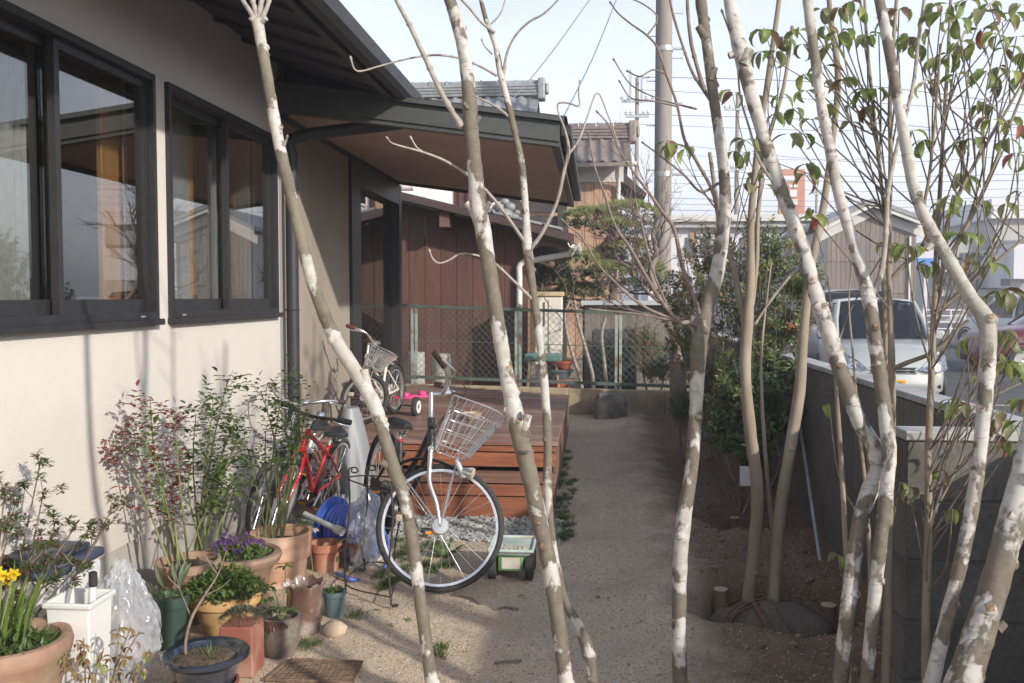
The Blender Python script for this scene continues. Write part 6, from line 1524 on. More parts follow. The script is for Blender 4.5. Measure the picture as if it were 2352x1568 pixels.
    b = MB(); b.box(-.7 * hw, .7 * hw, hood + .3, L - .2, .3, zb - .02); b.obox((-.33, hood + .95, zb + .12), (.2, 0, 0), (0, .06, .01), (0, 0, .28)); b.obox((.33, hood + .95, zb + .12), (.2, 0, 0), (0, .06, .01), (0, 0, .28)); b.obox((0, hood + .25, zb - .03), (.75 * hw, 0, 0), (0, .25, 0), (0, 0, .06))
    put(b, 'cabin', 'cabin', smooth=0)
    for s in (-1, 1):
        for y in (.62, L - .58):
            b = MB(); b.lathe([(.02, -.085), (.19, -.085), (.27, -.08), (.285, -.05), (.285, .05), (.27, .08), (.19, .085), (.02, .085)], 28, (s * (hw - .09), y, .285 - .0), axis=(1, 0, 0)); w = put(b, 'wheel', 'rubber', smooth=40)
            b = MB(); b.lathe([(0, 0), (.05, .012), (.12, .0), (.185, .01), (.19, .0)], 20, (s * (hw - .0) , y, .285), axis=(s, 0, 0)); put(b, 'rim', 'rim_alloy', w)
            b = MB(); b.torus((s * (hw - .012), y, .30), (1, 0, 0), .315, .02, 24, 6, -2.0, 2.0); put(b, 'wheel_arch', 'car_black')
    if detail:
        for s in (-1, 1):     # swept headlamps
            P = [(.44, .0, .60), (.62, -.01, .565), (.83, .01, .565), (.965, .10, .61), (.985, .34, .80), (.82, .235, .825), (.60, .085, .72)]
            b = MB(); b.v = [(s * x * hw, y - .03, z * k) for x, y, z in P] + [(s * x * hw * .97, y + .1, z * k) for x, y, z in P]; m = len(P)
            f = [tuple(range(m)), tuple(range(m, 2 * m))[::-1]] + [(i, i + m, (i + 1) % m + m, (i + 1) % m) for i in range(m)]
            b.f = f if s < 0 else [q[::-1] for q in f]
            hl = put(b, 'headlight', 'lamp_clear', smooth=20)
            bb = MB(); bb.lathe([(.062, 0), (.066, .012), (.03, .02), (0, .012)], 14, (s * .74 * hw, -.012, .645 * k), axis=(s * .3, -1, .3)); put(bb, 'reflector', 'chrome', hl)
            b = MB(); b.box(s * .78 * hw - .06, s * .78 * hw + .06, .035, .10, .30, .37); put(b, 'fog_lamp_recess', 'car_black', bevel=.02)
        b = MB(); b.box(-.40 * hw, .40 * hw, -.004, .06, .495, .60); gr = put(b, 'grille', 'car_black', bevel=.012)
        for z in (.515, .555, .592): b = MB(); b.box(-.42 * hw, .42 * hw, -.016, -.0045, z - .008, z + .008); put(b, 'grille_bar', 'chrome', gr, bevel=.004)
        b = MB(); b.torus((0, .05, .66), (0, -1, .25), .052, .007, 20, 6); b.torus((.004, .048, .66), (0, -1, .25), .03, .006, 16, 6, -1.2, 2.6); put(b, 'emblem', 'chrome')
        b = MB(); b.box(-.165, .165, -.024, -.010, .335, .425); pl = put(b, 'number_plate', 'plate_yellow', bevel=.006)
        b = MB(); b.torus((.085, -.0255, .372), (0, -1, 0), .024, .0045, 16, 6); put(b, 'plate_digit', 'ink', pl)
        b = MB(); b.box(.125, .135, -.0265, -.0245, .392, .402); put(b, 'plate_dot', 'ink', pl)
        b = MB(); b.box(-.62 * hw, .62 * hw, .0, .10, .215, .30); put(b, 'air_intake', 'car_black', bevel=.02)
        for s in (-.5, .25):
            b = MB(); b.tube([(s * hw, hood - .09, zb + .035), ((s + .45) * hw, hood - .03, zb + .06)], .008, 6); put(b, 'wiper', 'car_black')
        b = MB(); b.torus((.34, hood + .45, zb + .06), (0, -1, .6), .17, .014, 22, 6); put(b, 'steering_wheel', 'cabin')
    return root
c = at(2052, 800, d=12.9)
car = make_car('silver compact car with yellow number plate facing the garden wall', (c.x, c.y, -.055), radians(-8), 'paint_silver', H=1.53)
c = at(2005, 720, d=17.5)
make_car('dark blue car mostly hidden behind the silver one', (c.x, c.y, -.055), radians(-5), 'paint_blue', L=3.9, W=1.68, H=1.70, hood=1.05, detail=False)
c = at(2232, 700, Y=20.5)
make_car('dark red car seen from the side at the right picture edge', (c.x, c.y, -.055), radians(-84), 'paint_red', L=4.3, W=1.75, H=1.55, hood=1.25, detail=False)
c = at(2212, 720, Y=31)
make_car('white car with dark hatch parked farther off by the guard rail', (c.x + .3, c.y, -.055), radians(200), 'paint_white', L=3.7, W=1.6, H=1.60, hood=1.0, detail=False)

# ================================================================ pots and plants along the wall
mat('terra_pale', (0.52, 0.30, 0.19), (0.64, 0.41, 0.28), rough=.9, scale=6, stretch=(1, 1, 5), c3=(0.70, 0.52, 0.39), s3=4, bump=.15, bscale=50)
mat('terra_old', (0.27, 0.16, 0.11), (0.42, 0.29, 0.215), rough=.95, scale=9, lo=.3, hi=.7, c3=(0.19, 0.20, 0.105), s3=4, bump=.3, bscale=60)
mat('terra_yellow', (0.52, 0.30, 0.12), (0.60, 0.39, 0.18), rough=.9, scale=5, c3=(0.35, 0.22, 0.10), s3=4)
mat('terra_red', (0.27, 0.095, 0.065), (0.34, 0.14, 0.10), rough=.85, scale=6, c3=(0.40, 0.25, 0.19), s3=6)
mat('glaze_navy', (0.012, 0.018, 0.032), (0.03, 0.04, 0.06), rough=.18, scale=8, coat=.6)
mat('glaze_brown', (0.13, 0.075, 0.06), (0.20, 0.125, 0.10), rough=.12, scale=7, coat=.8, c3=(0.52, 0.45, 0.40), s3=9)
mat('glaze_speckle', (0.17, 0.145, 0.12), (0.27, 0.24, 0.20), rough=.4, scale=40, c3=(0.10, 0.08, 0.07), s3=6)
mat('pot_green', (0.03, 0.06, 0.05), (0.045, 0.08, 0.066), rough=.45, scale=5)
mat('pot_teal', (0.085, 0.15, 0.16), (0.12, 0.19, 0.20), rough=.45, scale=5)
mat('plastic_white', (0.74, 0.74, 0.73), (0.68, 0.68, 0.67), rough=.4, scale=4)
mat('plastic_navy', (0.045, 0.06, 0.10), (0.07, 0.085, 0.125), rough=.45, scale=3)
mat('soil_dark', (0.07, 0.05, 0.035), (0.14, 0.10, 0.07), rough=.95, scale=40, bump=.7, bscale=90, bdist=.01)
leaf_mat('rose_green', (0.095, 0.16, 0.045), (0.15, 0.21, 0.06), s=.4)
leaf_mat('rose_dark', (0.04, 0.08, 0.03), (0.07, 0.115, 0.04), s=.3)
leaf_mat('rose_red', (0.20, 0.045, 0.05), (0.27, 0.09, 0.07), s=.4)
leaf_mat('fresh', (0.13, 0.22, 0.045), (0.19, 0.27, 0.06), s=.4)
leaf_mat('grass_blade', (0.085, 0.15, 0.04), (0.14, 0.20, 0.06), s=.3)
leaf_mat('grey_green', (0.13, 0.17, 0.10), (0.19, 0.22, 0.13), s=.3)
leaf_mat('dry_leaf', (0.23, 0.15, 0.075), (0.33, 0.22, 0.11), s=.35)
leaf_mat('purple_leaf', (0.14, 0.06, 0.05), (0.21, 0.10, 0.075), s=.3)
leaf_mat('petal_yellow', (0.78, 0.55, 0.02), (0.85, 0.66, 0.06), s=.4)
leaf_mat('petal_violet', (0.09, 0.045, 0.155), (0.14, 0.075, 0.22), s=.3)
leaf_mat('petal_white', (0.72, 0.68, 0.64), (0.78, 0.70, 0.70), s=.4)
mat('cane_green', (0.16, 0.20, 0.07), (0.22, 0.24, 0.10), rough=.6, scale=20)

def pot_part(root, nm, prof, c, m, n=28, sq=0.0, jit=0.0, rr=None, smooth=40):
    b = MB(); b.lathe(prof, n, c, sq=sq, jit=jit, rr=rr); return b.build(nm, MATS[m], root, smooth=smooth)
def soil_part(root, c, r, z, sq=0.0):
    b = MB(); rr_ = random.Random(int(c[0] * 999)); b.lathe([(r, z - .01), (r * .98, z), (r * .6, z + .012), (r * .25, z + .006), (0, z + .014)], 20, (c[0], c[1], c[2]), sq=sq, jit=.03, rr=rr_); return b.build('soil', MATS['soil_dark'], root, smooth=60)
def pot_prof(r, h, band=.22, taper=.72, lip=.012):
    return [(r * taper, 0), (r * (taper + (.96 - taper) * (1 - band)), h * (1 - band)), (r, h * (1 - band) + .004), (r * 1.03, h - .006), (r * 1.02, h), (r - lip, h), (r - lip - .008, h * .82), (r * taper * .8, .03), (0, .03)]
def G(px, py): q = at(px, py, Z=0.0); return V((q.x, q.y, gz(q.x, q.y)))
def PY(px, Y): q = at(px, 900, Y=Y); return V((q.x, Y, gz(q.x, Y)))

def leaflets(bb, p, ax, rr, L, n=5):
    """a compound leaf: leaflets in pairs along a short stalk"""
    sd = ax.orthogonal().normalized(); sd = Matrix.Rotation(rr.uniform(0, 6.28), 3, ax) @ sd
    d = (ax * .5 + sd + V((0, 0, .15))).normalized(); up = V((0, 0, 1)); s2 = d.cross(up).normalized()
    for k in range(n):
        t = (k // 2 + 1) / (n // 2 + 1); q = p + d * (L * 1.9 * t); s = 0 if k == n - 1 else (1 if k % 2 else -1)
        bb.leaf(q, (d * (.5 if s else 1) + s2 * s + V((0, 0, rr.uniform(-.35, .1)))).normalized(), up, L * rr.uniform(.75, 1.1), L * .58, droop=rr.uniform(.1, .6), fold=.3, seg=3)
def rose(root, base, ends, seed, pal, L=.028, dens=.022, rbase=.006, low=.35):
    """arching green canes from the pot with compound leaves along their upper part"""
    rr = random.Random(seed); F = {k: MB() for k in pal}; keys, ws = list(pal), list(pal.values()); cn = MB()
    for e in ends:
        b0 = base + V((rr.uniform(-.05, .05), rr.uniform(-.05, .05), 0)); mid = b0.lerp(e, .55) + V((rr.uniform(-.04, .04), rr.uniform(-.04, .04), .06))
        S = catmull([tuple(b0), tuple(mid), tuple(e)], 14); n = len(S); cn.tube(S, [rbase * (1 - .65 * i / n) for i in range(n)], 6)
        tot = sum((V(S[i + 1]) - V(S[i])).length for i in range(n - 1)); m = int(tot * (1 - low) / dens); kk = rr.choices(keys, ws)[0]
        for k in range(m):
            t = low + (1 - low) * k / m + rr.uniform(-.01, .01); i = min(n - 2, int(t * (n - 1))); p = V(S[i]).lerp(V(S[i + 1]), t * (n - 1) - i); ax = (V(S[i + 1]) - V(S[i])).normalized()
            if rr.random() < .25 and t > .5:     # a side shoot
                d = (ax + V((rr.uniform(-1, 1), rr.uniform(-1, 1), rr.uniform(-.2, .7)))).normalized(); q = p + d * rr.uniform(.05, .13); cn.tube([p, q], [.002, .001], 4)
                for _ in range(2): leaflets(F[kk], p.lerp(q, rr.uniform(.5, 1)), d, rr, L * rr.uniform(.8, 1.1))
            leaflets(F[kk if rr.random() < .8 else rr.choices(keys, ws)[0]], p, ax, rr, L * rr.uniform(.75, 1.15))
        bb = cn
    cn.build('canes', MATS['cane_green'], root, smooth=60, kind='stuff')
    for k, b in F.items():
        if b.v: b.build('foliage', MATS[k], root, smooth=0, kind='stuff')
def tuft(bb, c, rr, n, L, w, spread=.5, droop=.5, rad=.02):
    for _ in range(n):
        a = rr.uniform(0, 6.28); u = rr.random(); p = V(c) + V((cos(a), sin(a), 0)) * (rad * u)
        d = V((cos(a) * spread * rr.uniform(.2, 1), sin(a) * spread * rr.uniform(.2, 1), 1)).normalized()
        bb.leaf(p, d, V((-cos(a), -sin(a), .3)), L * rr.uniform(.6, 1.1), w, droop=droop * rr.uniform(.3, 1), fold=.15, seg=3)
def carpet(bb, c, r, rr, n, L, w, h=.03, sq=False):
    for _ in range(n):
        a = rr.uniform(0, 6.28); u = sqrt(rr.random()); p = V(c) + V((cos(a) * r * u, sin(a) * r * u, h * (1 - u * u) * rr.random()))
        d = V((rr.uniform(-1, 1), rr.uniform(-1, 1), rr.uniform(.1, 1.1))).normalized()
        bb.leaf(p, d, V((0, 0, 1)), L * rr.uniform(.6, 1.2), w, droop=rr.uniform(0, .6), fold=.25, seg=2)
GP = 'potted plants along the house wall'

# 1 big pot with daffodils, cut by the picture corner
c = PY(-4, 2.94); t = thing('potted_daffodils', 'big weathered terracotta pot of daffodils in the lower left corner', 'potted plant', c, GP)
pot_part(t, 'pot', [(.13, 0), (.175, .22), (.19, .30), (.205, .315), (.212, .345), (.205, .372), (.188, .376), (.172, .368), (.165, .30), (.10, .05), (0, .05)], c, 'terra_old', 40)
soil_part(t, c, .165, .335)
rr = random.Random(5); b = MB(); tuft(b, c + V((-.03, .02, .34)), rr, 46, .27, .014, .35, .5, .10); b.build('strap_leaves', MATS['fresh'], t, smooth=0, kind='stuff')
b = MB(); carpet(b, c + V((.02, -.02, .345)), .15, rr, 420, .045, .016, .05); b.build('foliage', MATS['grass_blade'], t, smooth=0, kind='stuff')
for (px, py) in ((4, 1322), (18, 1330), (30, 1318), (-8, 1312)):
    q = at(px, py, Y=2.98 + rr.uniform(-.05, .08)); s = MB(); s.tube(catmull([(c.x - .03, c.y, c.z + .34), tuple(q.lerp(c + V((-.03, 0, .34)), .4)), tuple(q)], 5), .003, 5); st = s.build('flower_stem', MATS['cane_green'], t, smooth=60)
    f = MB(); d0 = V((.5, -.8, -.1)).normalized()
    for k in range(6):
        sd = Matrix.Rotation(k * pi / 3 + rr.random() * .2, 3, d0) @ d0.orthogonal().normalized(); f.leaf(q, (sd + d0 * .2).normalized(), d0, .026, .016, droop=.15, fold=.2, seg=3)
    f.lathe([(.005, 0), (.007, .008), (.010, .016), (.008, .015), (.004, .003)], 10, q, axis=d0); f.build('flower', MATS['petal_yellow'], st, smooth=40)
# 2 white bin with navy lid
c = PY(78, 3.50); t = thing('storage_bin', 'white plastic bin with a dark navy lid behind the azalea', 'bin', c)
b = MB(); hw = .155; b.hexa([(c.x - hw, c.y - hw, c.z), (c.x + hw, c.y - hw, c.z), (c.x + hw, c.y + hw, c.z), (c.x - hw, c.y + hw, c.z)] + [(c.x + sx * (hw + .02), c.y + sy * (hw + .02), c.z + .44) for sx, sy in ((-1, -1), (1, -1), (1, 1), (-1, 1))]); b.build('bin_body', MATS['plastic_white'], t, smooth=30, bevel=.025, seg=3)
b = MB(); hw = .19; b.box(c.x - hw, c.x + hw - .01, c.y - hw, c.y + hw, c.z + .442, c.z + .482); lid = b.build('lid', MATS['plastic_navy'], t, smooth=30, bevel=.016, seg=3)
b = MB(); b.box(c.x - hw + .04, c.x + hw - .05, c.y - hw + .04, c.y + hw - .04, c.z + .483, c.z + .512); b.build('raised_panel', MATS['plastic_navy'], lid, smooth=30, bevel=.014, seg=3)
b = MB(); b.box(c.x + .06, c.x + hw + .012, c.y - .05, c.y + .05, c.z + .435, c.z + .455); b.build('clasp', MATS['plastic_navy'], lid, smooth=30, bevel=.006)
# 3 square white container with tools
c = PY(172, 3.18); t = thing('square_container', 'white square plastic container with a rim, holding two rods', 'container', c)
zt = .44; b = MB(); S4 = ((-1, -1), (1, -1), (1, 1), (-1, 1))
for (r, z) in ((.066, 0), (.080, zt - .022), (.090, zt - .020), (.092, zt), (.077, zt), (.075, zt - .03), (.06, .02)):
    b.v += [(c.x + sx * r, c.y + sy * r, c.z + z) for sx, sy in S4]
for i in range(6):
    for k in range(4): a_ = i * 4 + k; d_ = i * 4 + (k + 1) % 4; b.f.append((a_, d_, d_ + 4, a_ + 4))
b.f += [(3, 2, 1, 0), (24, 25, 26, 27)]
b.build('container_body', MATS['plastic_white'], t, smooth=0, bevel=.006, seg=2)
b = MB(); a = c + V((.05, -.01, zt - .10)); e = a + V((.008, .0, .19)); b.tube([a, e], .013, 12); b.build('rod', MATS['plastic_white'], t, smooth=40); b = MB(); b.tube([e - V((0, 0, .05)), e, e + V((0, 0, .004))], [.0145, .0145, .008], 12); b.build('black_cap', MATS['rubber'], t, smooth=40)
b = MB(); b.tube([c + V((-.08, .02, zt - .12)), c + V((-.045, .05, zt + .09))], .008, 8); b.build('rod', MATS['drain_grey'], t, smooth=40)
b = MB(); b.box(c.x - .068, c.x + .068, c.y - .068, c.y + .068, c.z + zt - .095, c.z + zt - .09); b.build('soil', MATS['soil_dark'], t, smooth=0)
# 4 crumpled clear plastic sheet
m = bpy.data.materials.new('clear_film'); m.use_nodes = True; nn, ll = m.node_tree.nodes, m.node_tree.links; nn.remove(nn['Principled BSDF'])
gl = nn.new('ShaderNodeBsdfGlossy'); gl.inputs['Roughness'].default_value = .12; gl.inputs['Color'].default_value = (.85, .88, .92, 1); tr_ = nn.new('ShaderNodeBsdfTransparent'); tr_.inputs['Color'].default_value = (.93, .95, .97, 1); df = nn.new('ShaderNodeBsdfDiffuse'); df.inputs['Color'].default_value = (.72, .74, .78, 1)
m1 = nn.new('ShaderNodeMixShader'); m2 = nn.new('ShaderNodeMixShader'); lw = nn.new('ShaderNodeLayerWeight'); lw.inputs[0].default_value = .35
ll.new(lw.outputs['Facing'], m1.inputs[0]); ll.new(tr_.outputs[0], m1.inputs[1]); ll.new(gl.outputs[0], m1.inputs[2]); m2.inputs[0].default_value = .30; ll.new(m1.outputs[0], m2.inputs[1]); ll.new(df.outputs[0], m2.inputs[2]); ll.new(m2.outputs[0], nn['Material Output'].inputs['Surface']); MATS['film'] = m
def crumple(name, label, cat, c, rx, ry, h, seed, m='film', flop=.35, fold=.22):
    """a crumpled film: a collapsed bag surface with sharp random creases"""
    bm = bmesh.new(); bmesh.ops.create_icosphere(bm, subdivisions=5, radius=1); b = MB(); o = seed * 7.3
    for v in bm.verts:
        p = v.co; f = 1 + fold * noise.fractal(V((p.x * 1.3 + o, p.y * 1.3, p.z * 1.3)), 1, 2, 3) + .14 * abs(noise.noise(V((p.x * 5 + o, p.y * 5, p.z * 5)))) - .10 * abs(noise.noise(V((p.x * 11, p.y * 11 + o, p.z * 11)))); k = 1 - flop * max(0, p.z) ** 2
        b.v.append((c[0] + p.x * rx * f * k, c[1] + p.y * ry * f * k, c[2] + h * .5 * (1 + max(-.96, p.z) * f)))
    b.f = [tuple(v.index for v in f.verts) for f in bm.faces]; bm.free()
    return tag(b.build(name, MATS[m], smooth=25), label, cat)
c = PY(268, 3.42); crumple('plastic_bag', 'crumpled clear plastic bag slumped beside the square container', 'plastic bag', (c.x, c.y, c.z), .145, .13, .47, 1)
# 5 dark green pot
c = PY(383, 3.86); t = thing('potted_herb', 'dark green plastic pot with trailing sprigs beside the plastic bag', 'potted plant', c, GP)
pot_part(t, 'pot', pot_prof(.078, .23), c, 'pot_green'); soil_part(t, c, .064, .20); b = MB(); rr = random.Random(9); carpet(b, c + V((0, 0, .21)), .08, rr, 110, .02, .012, .05); b.build('foliage', MATS['fresh'], t, smooth=0, kind='stuff')
# 6 yellowish bowl with leafy ground cover
c = PY(512, 4.06); t = thing('potted_groundcover', 'yellow-ochre bowl overflowing with leafy ground cover', 'potted plant', c, GP)
pot_part(t, 'pot', [(.095, 0), (.12, .07), (.138, .13), (.155, .14), (.160, .165), (.155, .19), (.140, .19), (.125, .15), (.08, .03), (0, .03)], c, 'terra_yellow', 32); soil_part(t, c, .135, .17)
rr = random.Random(13); b = MB(); carpet(b, c + V((0, 0, .18)), .18, rr, 900, .032, .018, .11); b.build('foliage', MATS['rose_green'], t, smooth=0, kind='stuff'); b = MB(); carpet(b, c + V((0, 0, .20)), .17, rr, 420, .03, .017, .10); b.build('foliage', MATS['fresh'], t, smooth=0, kind='stuff')
b = MB(); carpet(b, c + V((0, 0, .17)), .185, rr, 160, .03, .014, .05); b.build('dry_foliage', MATS['dry_leaf'], t, smooth=0, kind='stuff')
# 7 navy bonsai pot with a bare sapling, on an old terracotta slab
c = PY(463, 3.27); s7 = simple_pot('upturned_pot', 'old reddish pot carrying the navy bonsai bowl', (c.x, c.y, c.z), .11, .10, MATS['terra_red'])
c = c + V((0, 0, .101)); t = thing('bonsai', 'oval navy glazed bonsai bowl with a bare forked sapling at the bottom edge', 'potted plant', c, GP)
pot_part(t, 'pot', [(.10, 0), (.12, .06), (.138, .085), (.155, .092), (.158, .108), (.150, .113), (.128, .108), (.118, .09), (.11, .085), (0, .085)], c, 'glaze_navy', 40)
soil_part(t, c, .118, .088); rr = random.Random(15)
T = [(at(430, 1532, Y=3.27), .0065), (at(426, 1480, Y=3.27), .006), (at(440, 1420, Y=3.28), .0055), (at(468, 1370, Y=3.3), .0045), (at(500, 1320, Y=3.32), .003), (at(520, 1265, Y=3.34), .0018)]
b = MB(); limb(b, [(q.x, q.y, q.z, r) for q, r in T], rr, n=8)
for br in ([(440, 1420), (428, 1390), (412, 1350), (402, 1310)], [(470, 1368), (505, 1350), (530, 1330)], [(500, 1320), (480, 1290), (468, 1270)], [(412, 1350), (395, 1335), (385, 1322)]):
    q = [at(x, y, Y=3.3) for x, y in br]; limb(b, [(p.x, p.y, p.z, .0026 * (1 - .2 * i)) for i, p in enumerate(q)], rr, n=6)
b.build('trunk', MATS['twig_brown'], t, smooth=60); b = MB(); tuft(b, c + V((.03, -.02, .09)), rr, 26, .05, .005, .8, .5, .07); b.build('grass_tuft', MATS['grass_blade'], t, smooth=0, kind='stuff')
# 8 square red pot with grey-green cushion
c = PY(548, 3.60); t = thing('potted_cushion_plant', 'tall square terracotta pot topped by a spiky green cushion plant', 'potted plant', c, GP)
b = MB(); hw = .068; b.box(c.x - hw, c.x + hw, c.y - hw, c.y + hw, c.z, c.z + .205); b.build('pot', MATS['terra_red'], t, smooth=0, bevel=.006)
b = MB(); rr = random.Random(19)
for _ in range(900):
    a = rr.uniform(0, 6.28); u = sqrt(rr.random()); p = c + V((cos(a) * u * .085, sin(a) * u * .08, .205 + .05 * (1 - u * u))); d = V((cos(a) * u, sin(a) * u, .8)) + V((rr.uniform(-.5, .5), rr.uniform(-.5, .5), 0)); b.leaf(p, d, V((0, 0, 1)), .022, .004, droop=.1, seg=2)
b.build('foliage', MATS['grey_green'], t, smooth=0, kind='stuff')
# 9 speckled pot with hellebore
c = PY(637, 3.80); t = thing('potted_hellebore', 'speckled grey-brown pot with a purple-leaved hellebore by the rusty grid', 'potted plant', c, GP)
pot_part(t, 'pot', [(.062, 0), (.078, .05), (.084, .12), (.082, .158), (.088, .168), (.076, .168), (.07, .14), (.05, .03), (0, .03)], c, 'glaze_speckle', 30); soil_part(t, c, .07, .14); rr = random.Random(23)
st = MB()
b = MB()
for (px, py, k) in ((620, 1345, 0), (655, 1300, 0), (600, 1350, 0), (640, 1395, 1), (615, 1400, 1), (665, 1400, 1)):
    q = at(px, py, Y=3.8 + rr.uniform(-.05, .05)); st.tube(catmull([tuple(c + V((0, 0, .14))), tuple((c + V((0, 0, .14))).lerp(q, .5) + V((.01, 0, .02))), tuple(q)], 5), .0022, 5)
    for j in range(6): a = j * 1.05 + rr.random(); b.leaf(q, V((cos(a), sin(a), rr.uniform(-.2, .4))), V((0, 0, 1)), .05, .016, droop=.5, seg=4)
st.build('stalks', MATS['cane_green'], t, smooth=60, kind='stuff'); b.build('foliage', MATS['rose_green'], t, smooth=0, kind='stuff')
b = MB()
for j in range(9): a = -2.4 + j * .28; b.leaf(c + V((.0, -.06, .165)), V((cos(a), sin(a), .1)), V((0, 0, 1)), .075, .022, droop=1.1, seg=4)
b.build('old_leaves', MATS['purple_leaf'], t, smooth=0, kind='stuff')
for (px, py, m) in ((622, 1370, 'fresh'), (605, 1375, 'fresh'), (655, 1335, 'petal_white')):
    q = at(px, py, Y=3.78); f = MB()
    for j in range(5): a = j * 1.257; f.leaf(q, V((cos(a) * .8, sin(a) * .8, -.7)), V((0, 0, 1)), .026, .02, droop=.3, seg=3)
    f.build('flower', MATS[m], t, smooth=0)
# 10 glossy brown jar with a frilled rim
c = G(700, 1452); t = thing('glazed_jar', 'shiny brown jar with pale drips and a frilled rim, full of rain water', 'jar', c)
b = MB(); N = 40; prof = [(.066, 0), (.078, .06), (.082, .13), (.078, .18), (.084, .205), (.093, .225), (.088, .228), (.078, .205), (.07, .17), (.055, .03)]
for (r, h) in prof:
    for k in range(N):
        a = 2 * pi * k / N; w = 1 + (.06 * sin(9 * a) if h > .19 else .012 * sin(5 * a)); hh = h + (.008 * sin(9 * a + 1) if h > .2 else 0); b.v.append((c.x + cos(a) * r * w, c.y + sin(a) * r * w, c.z + hh))
for i in range(len(prof) - 1):
    for k in range(N): a_ = i * N + k; d_ = i * N + (k + 1) % N; b.f.append((a_, d_, d_ + N, a_ + N))
b.f.append(tuple(range(N))[::-1]); b.f.append(tuple((len(prof) - 1) * N + k for k in range(N))); b.build('jar_body', MATS['glaze_brown'], t, smooth=60)
b = MB(); b.lathe([(.072, .184), (0, .1845)], 24, c); b.build('water', mat('dark_water', (.03, .018, .012), rough=.05), t, smooth=0)
# 11 big pale terracotta cylinder with the climbing rose
c = PY(641, 4.78); t = thing('potted_rose', 'large pale terracotta pot with a tall green-leaved rose in front of the red bicycle', 'potted plant', c, GP)
h = .275; r = .160; pot_part(t, 'pot', [(r * .78, 0), (r * .86, h * .5), (r * .865, h * .52), (r * .97, h * .53), (r * .985, h * .65), (r, h - .005), (r * .995, h), (r * .92, h), (r * .9, h - .03), (r * .8, .04), (0, .04)], c, 'terra_pale', 44); soil_part(t, c, .142, h - .06)
rr = random.Random(27); base = c + V((-.03, 0, h - .07))
rose(t, base, [at(x, y, Y=4.78 + dy) for x, y, dy in ((655, 858, 0), (690, 880, .05), (640, 930, -.1), (675, 990, -.15), (610, 990, .05), (600, 900, .1), (700, 960, -.05), (560, 1000, .1), (640, 1040, -.2))], 31, {'rose_green': 5, 'rose_dark': 3}, L=.040, dens=.032, low=.40)
# 12 small red pot with a purple-leaved hellebore behind
c = PY(745, 5.02); t = thing('potted_hellebore', 'plain red terracotta pot with drooping bronze leaves beside the hose reel', 'potted plant', c, GP)
pot_part(t, 'pot', pot_prof(.092, .155, .3, .74), c, 'terracotta', 32); soil_part(t, c, .078, .11); rr = random.Random(33); b = MB(); st = MB()
q = at(808, 1250, Y=4.98); st.tube(catmull([tuple(c + V((.03, 0, .11))), tuple((c + V((.03, 0, .11))).lerp(q, .6) + V((0, 0, .04))), tuple(q)], 6), .004, 6)
for j in range(9): a = j * .7 + .2; b.leaf(q, V((cos(a), sin(a) * .8, .15)), V((0, 0, 1)), .10, .032, droop=1.2, fold=.3, seg=5)
st.build('stalks', MATS['cane_green'], t, smooth=60); b.build('foliage', MATS['purple_leaf'], t, smooth=0, kind='stuff')
b = MB(); q = at(772, 1290, Y=4.98)
for j in range(5): b.leaf(c + V((.03, 0, .12)), (q - c - V((.03, 0, .12))).normalized() + V((rr.uniform(-.4, .4), 0, rr.uniform(-.1, .5))), V((0, 0, 1)), .09, .02, droop=.4, seg=4)
b.build('foliage', MATS['fresh'], t, smooth=0, kind='stuff')
# white hellebore flower between the pots
c = PY(715, 4.9); t = thing('white_hellebore', 'white nodding hellebore flower behind the pale terracotta pot', 'flower', c); q = at(722, 1212, Y=4.9); b = MB(); b.tube(catmull([tuple(c), tuple(c.lerp(q, .6) + V((-.02, 0, .05))), tuple(q)], 6), .003, 6); b.build('stalk', MATS['cane_green'], t, smooth=60); b = MB()
for j in range(6): a = j * 1.05; b.leaf(q, V((cos(a), sin(a), -.6)), V((0, 0, 1)), .034, .028, droop=.3, seg=3)
b.build('flower', MATS['petal_white'], t, smooth=0); b = MB(); q = at(700, 1200, Y=4.9)
for j in range(8): a = j * .8; b.leaf(q, V((cos(a), sin(a), .1)), V((0, 0, 1)), .055, .018, droop=.4, seg=3)
b.build('leaves', MATS['fresh'], t, smooth=0, kind='stuff')
# 13 small teal pot
c = G(768, 1412); t = thing('potted_sprouts', 'small teal plastic pot of green sprouts by the iron plant support', 'potted plant', c, GP); pot_part(t, 'pot', pot_prof(.056, .12), c, 'pot_teal'); soil_part(t, c, .046, .1); rr = random.Random(35); b = MB(); carpet(b, c + V((0, 0, .11)), .05, rr, 160, .02, .01, .03); b.build('foliage', MATS['grass_blade'], t, smooth=0, kind='stuff')
# 14 mossy bowl of violets
c = PY(545, 4.44); t = thing('potted_violets', 'wide mossy terracotta bowl of purple violets', 'potted plant', c, GP)
pot_part(t, 'pot', [(.10, 0), (.14, .13), (.165, .20), (.195, .22), (.205, .245), (.198, .262), (.168, .262), (.155, .235), (.10, .05), (0, .05)], c, 'terra_old', 40); soil_part(t, c, .16, .24); rr = random.Random(39); b = MB(); carpet(b, c + V((0, 0, .25)), .155, rr, 420, .03, .018, .05); b.build('foliage', MATS['grass_blade'], t, smooth=0, kind='stuff')
f = MB(); st = MB()
for _ in range(44):
    a = rr.uniform(0, 6.28); u = sqrt(rr.random()); p0 = c + V((cos(a) * u * .13, sin(a) * u * .13, .26)); p = p0 + V((rr.uniform(-.02, .02), rr.uniform(-.03, .0), rr.uniform(.035, .075))); st.tube([p0, p], .001, 4)
    for j in range(5): an = j * 1.257 + a; f.leaf(p, V((cos(an), -.35, sin(an))), V((0, -1, 0)), .014, .012, droop=.1, seg=2)
st.build('flower_stems', MATS['cane_green'], t, smooth=60, kind='stuff'); f.build('flowers', MATS['petal_violet'], t, smooth=0, kind='stuff')
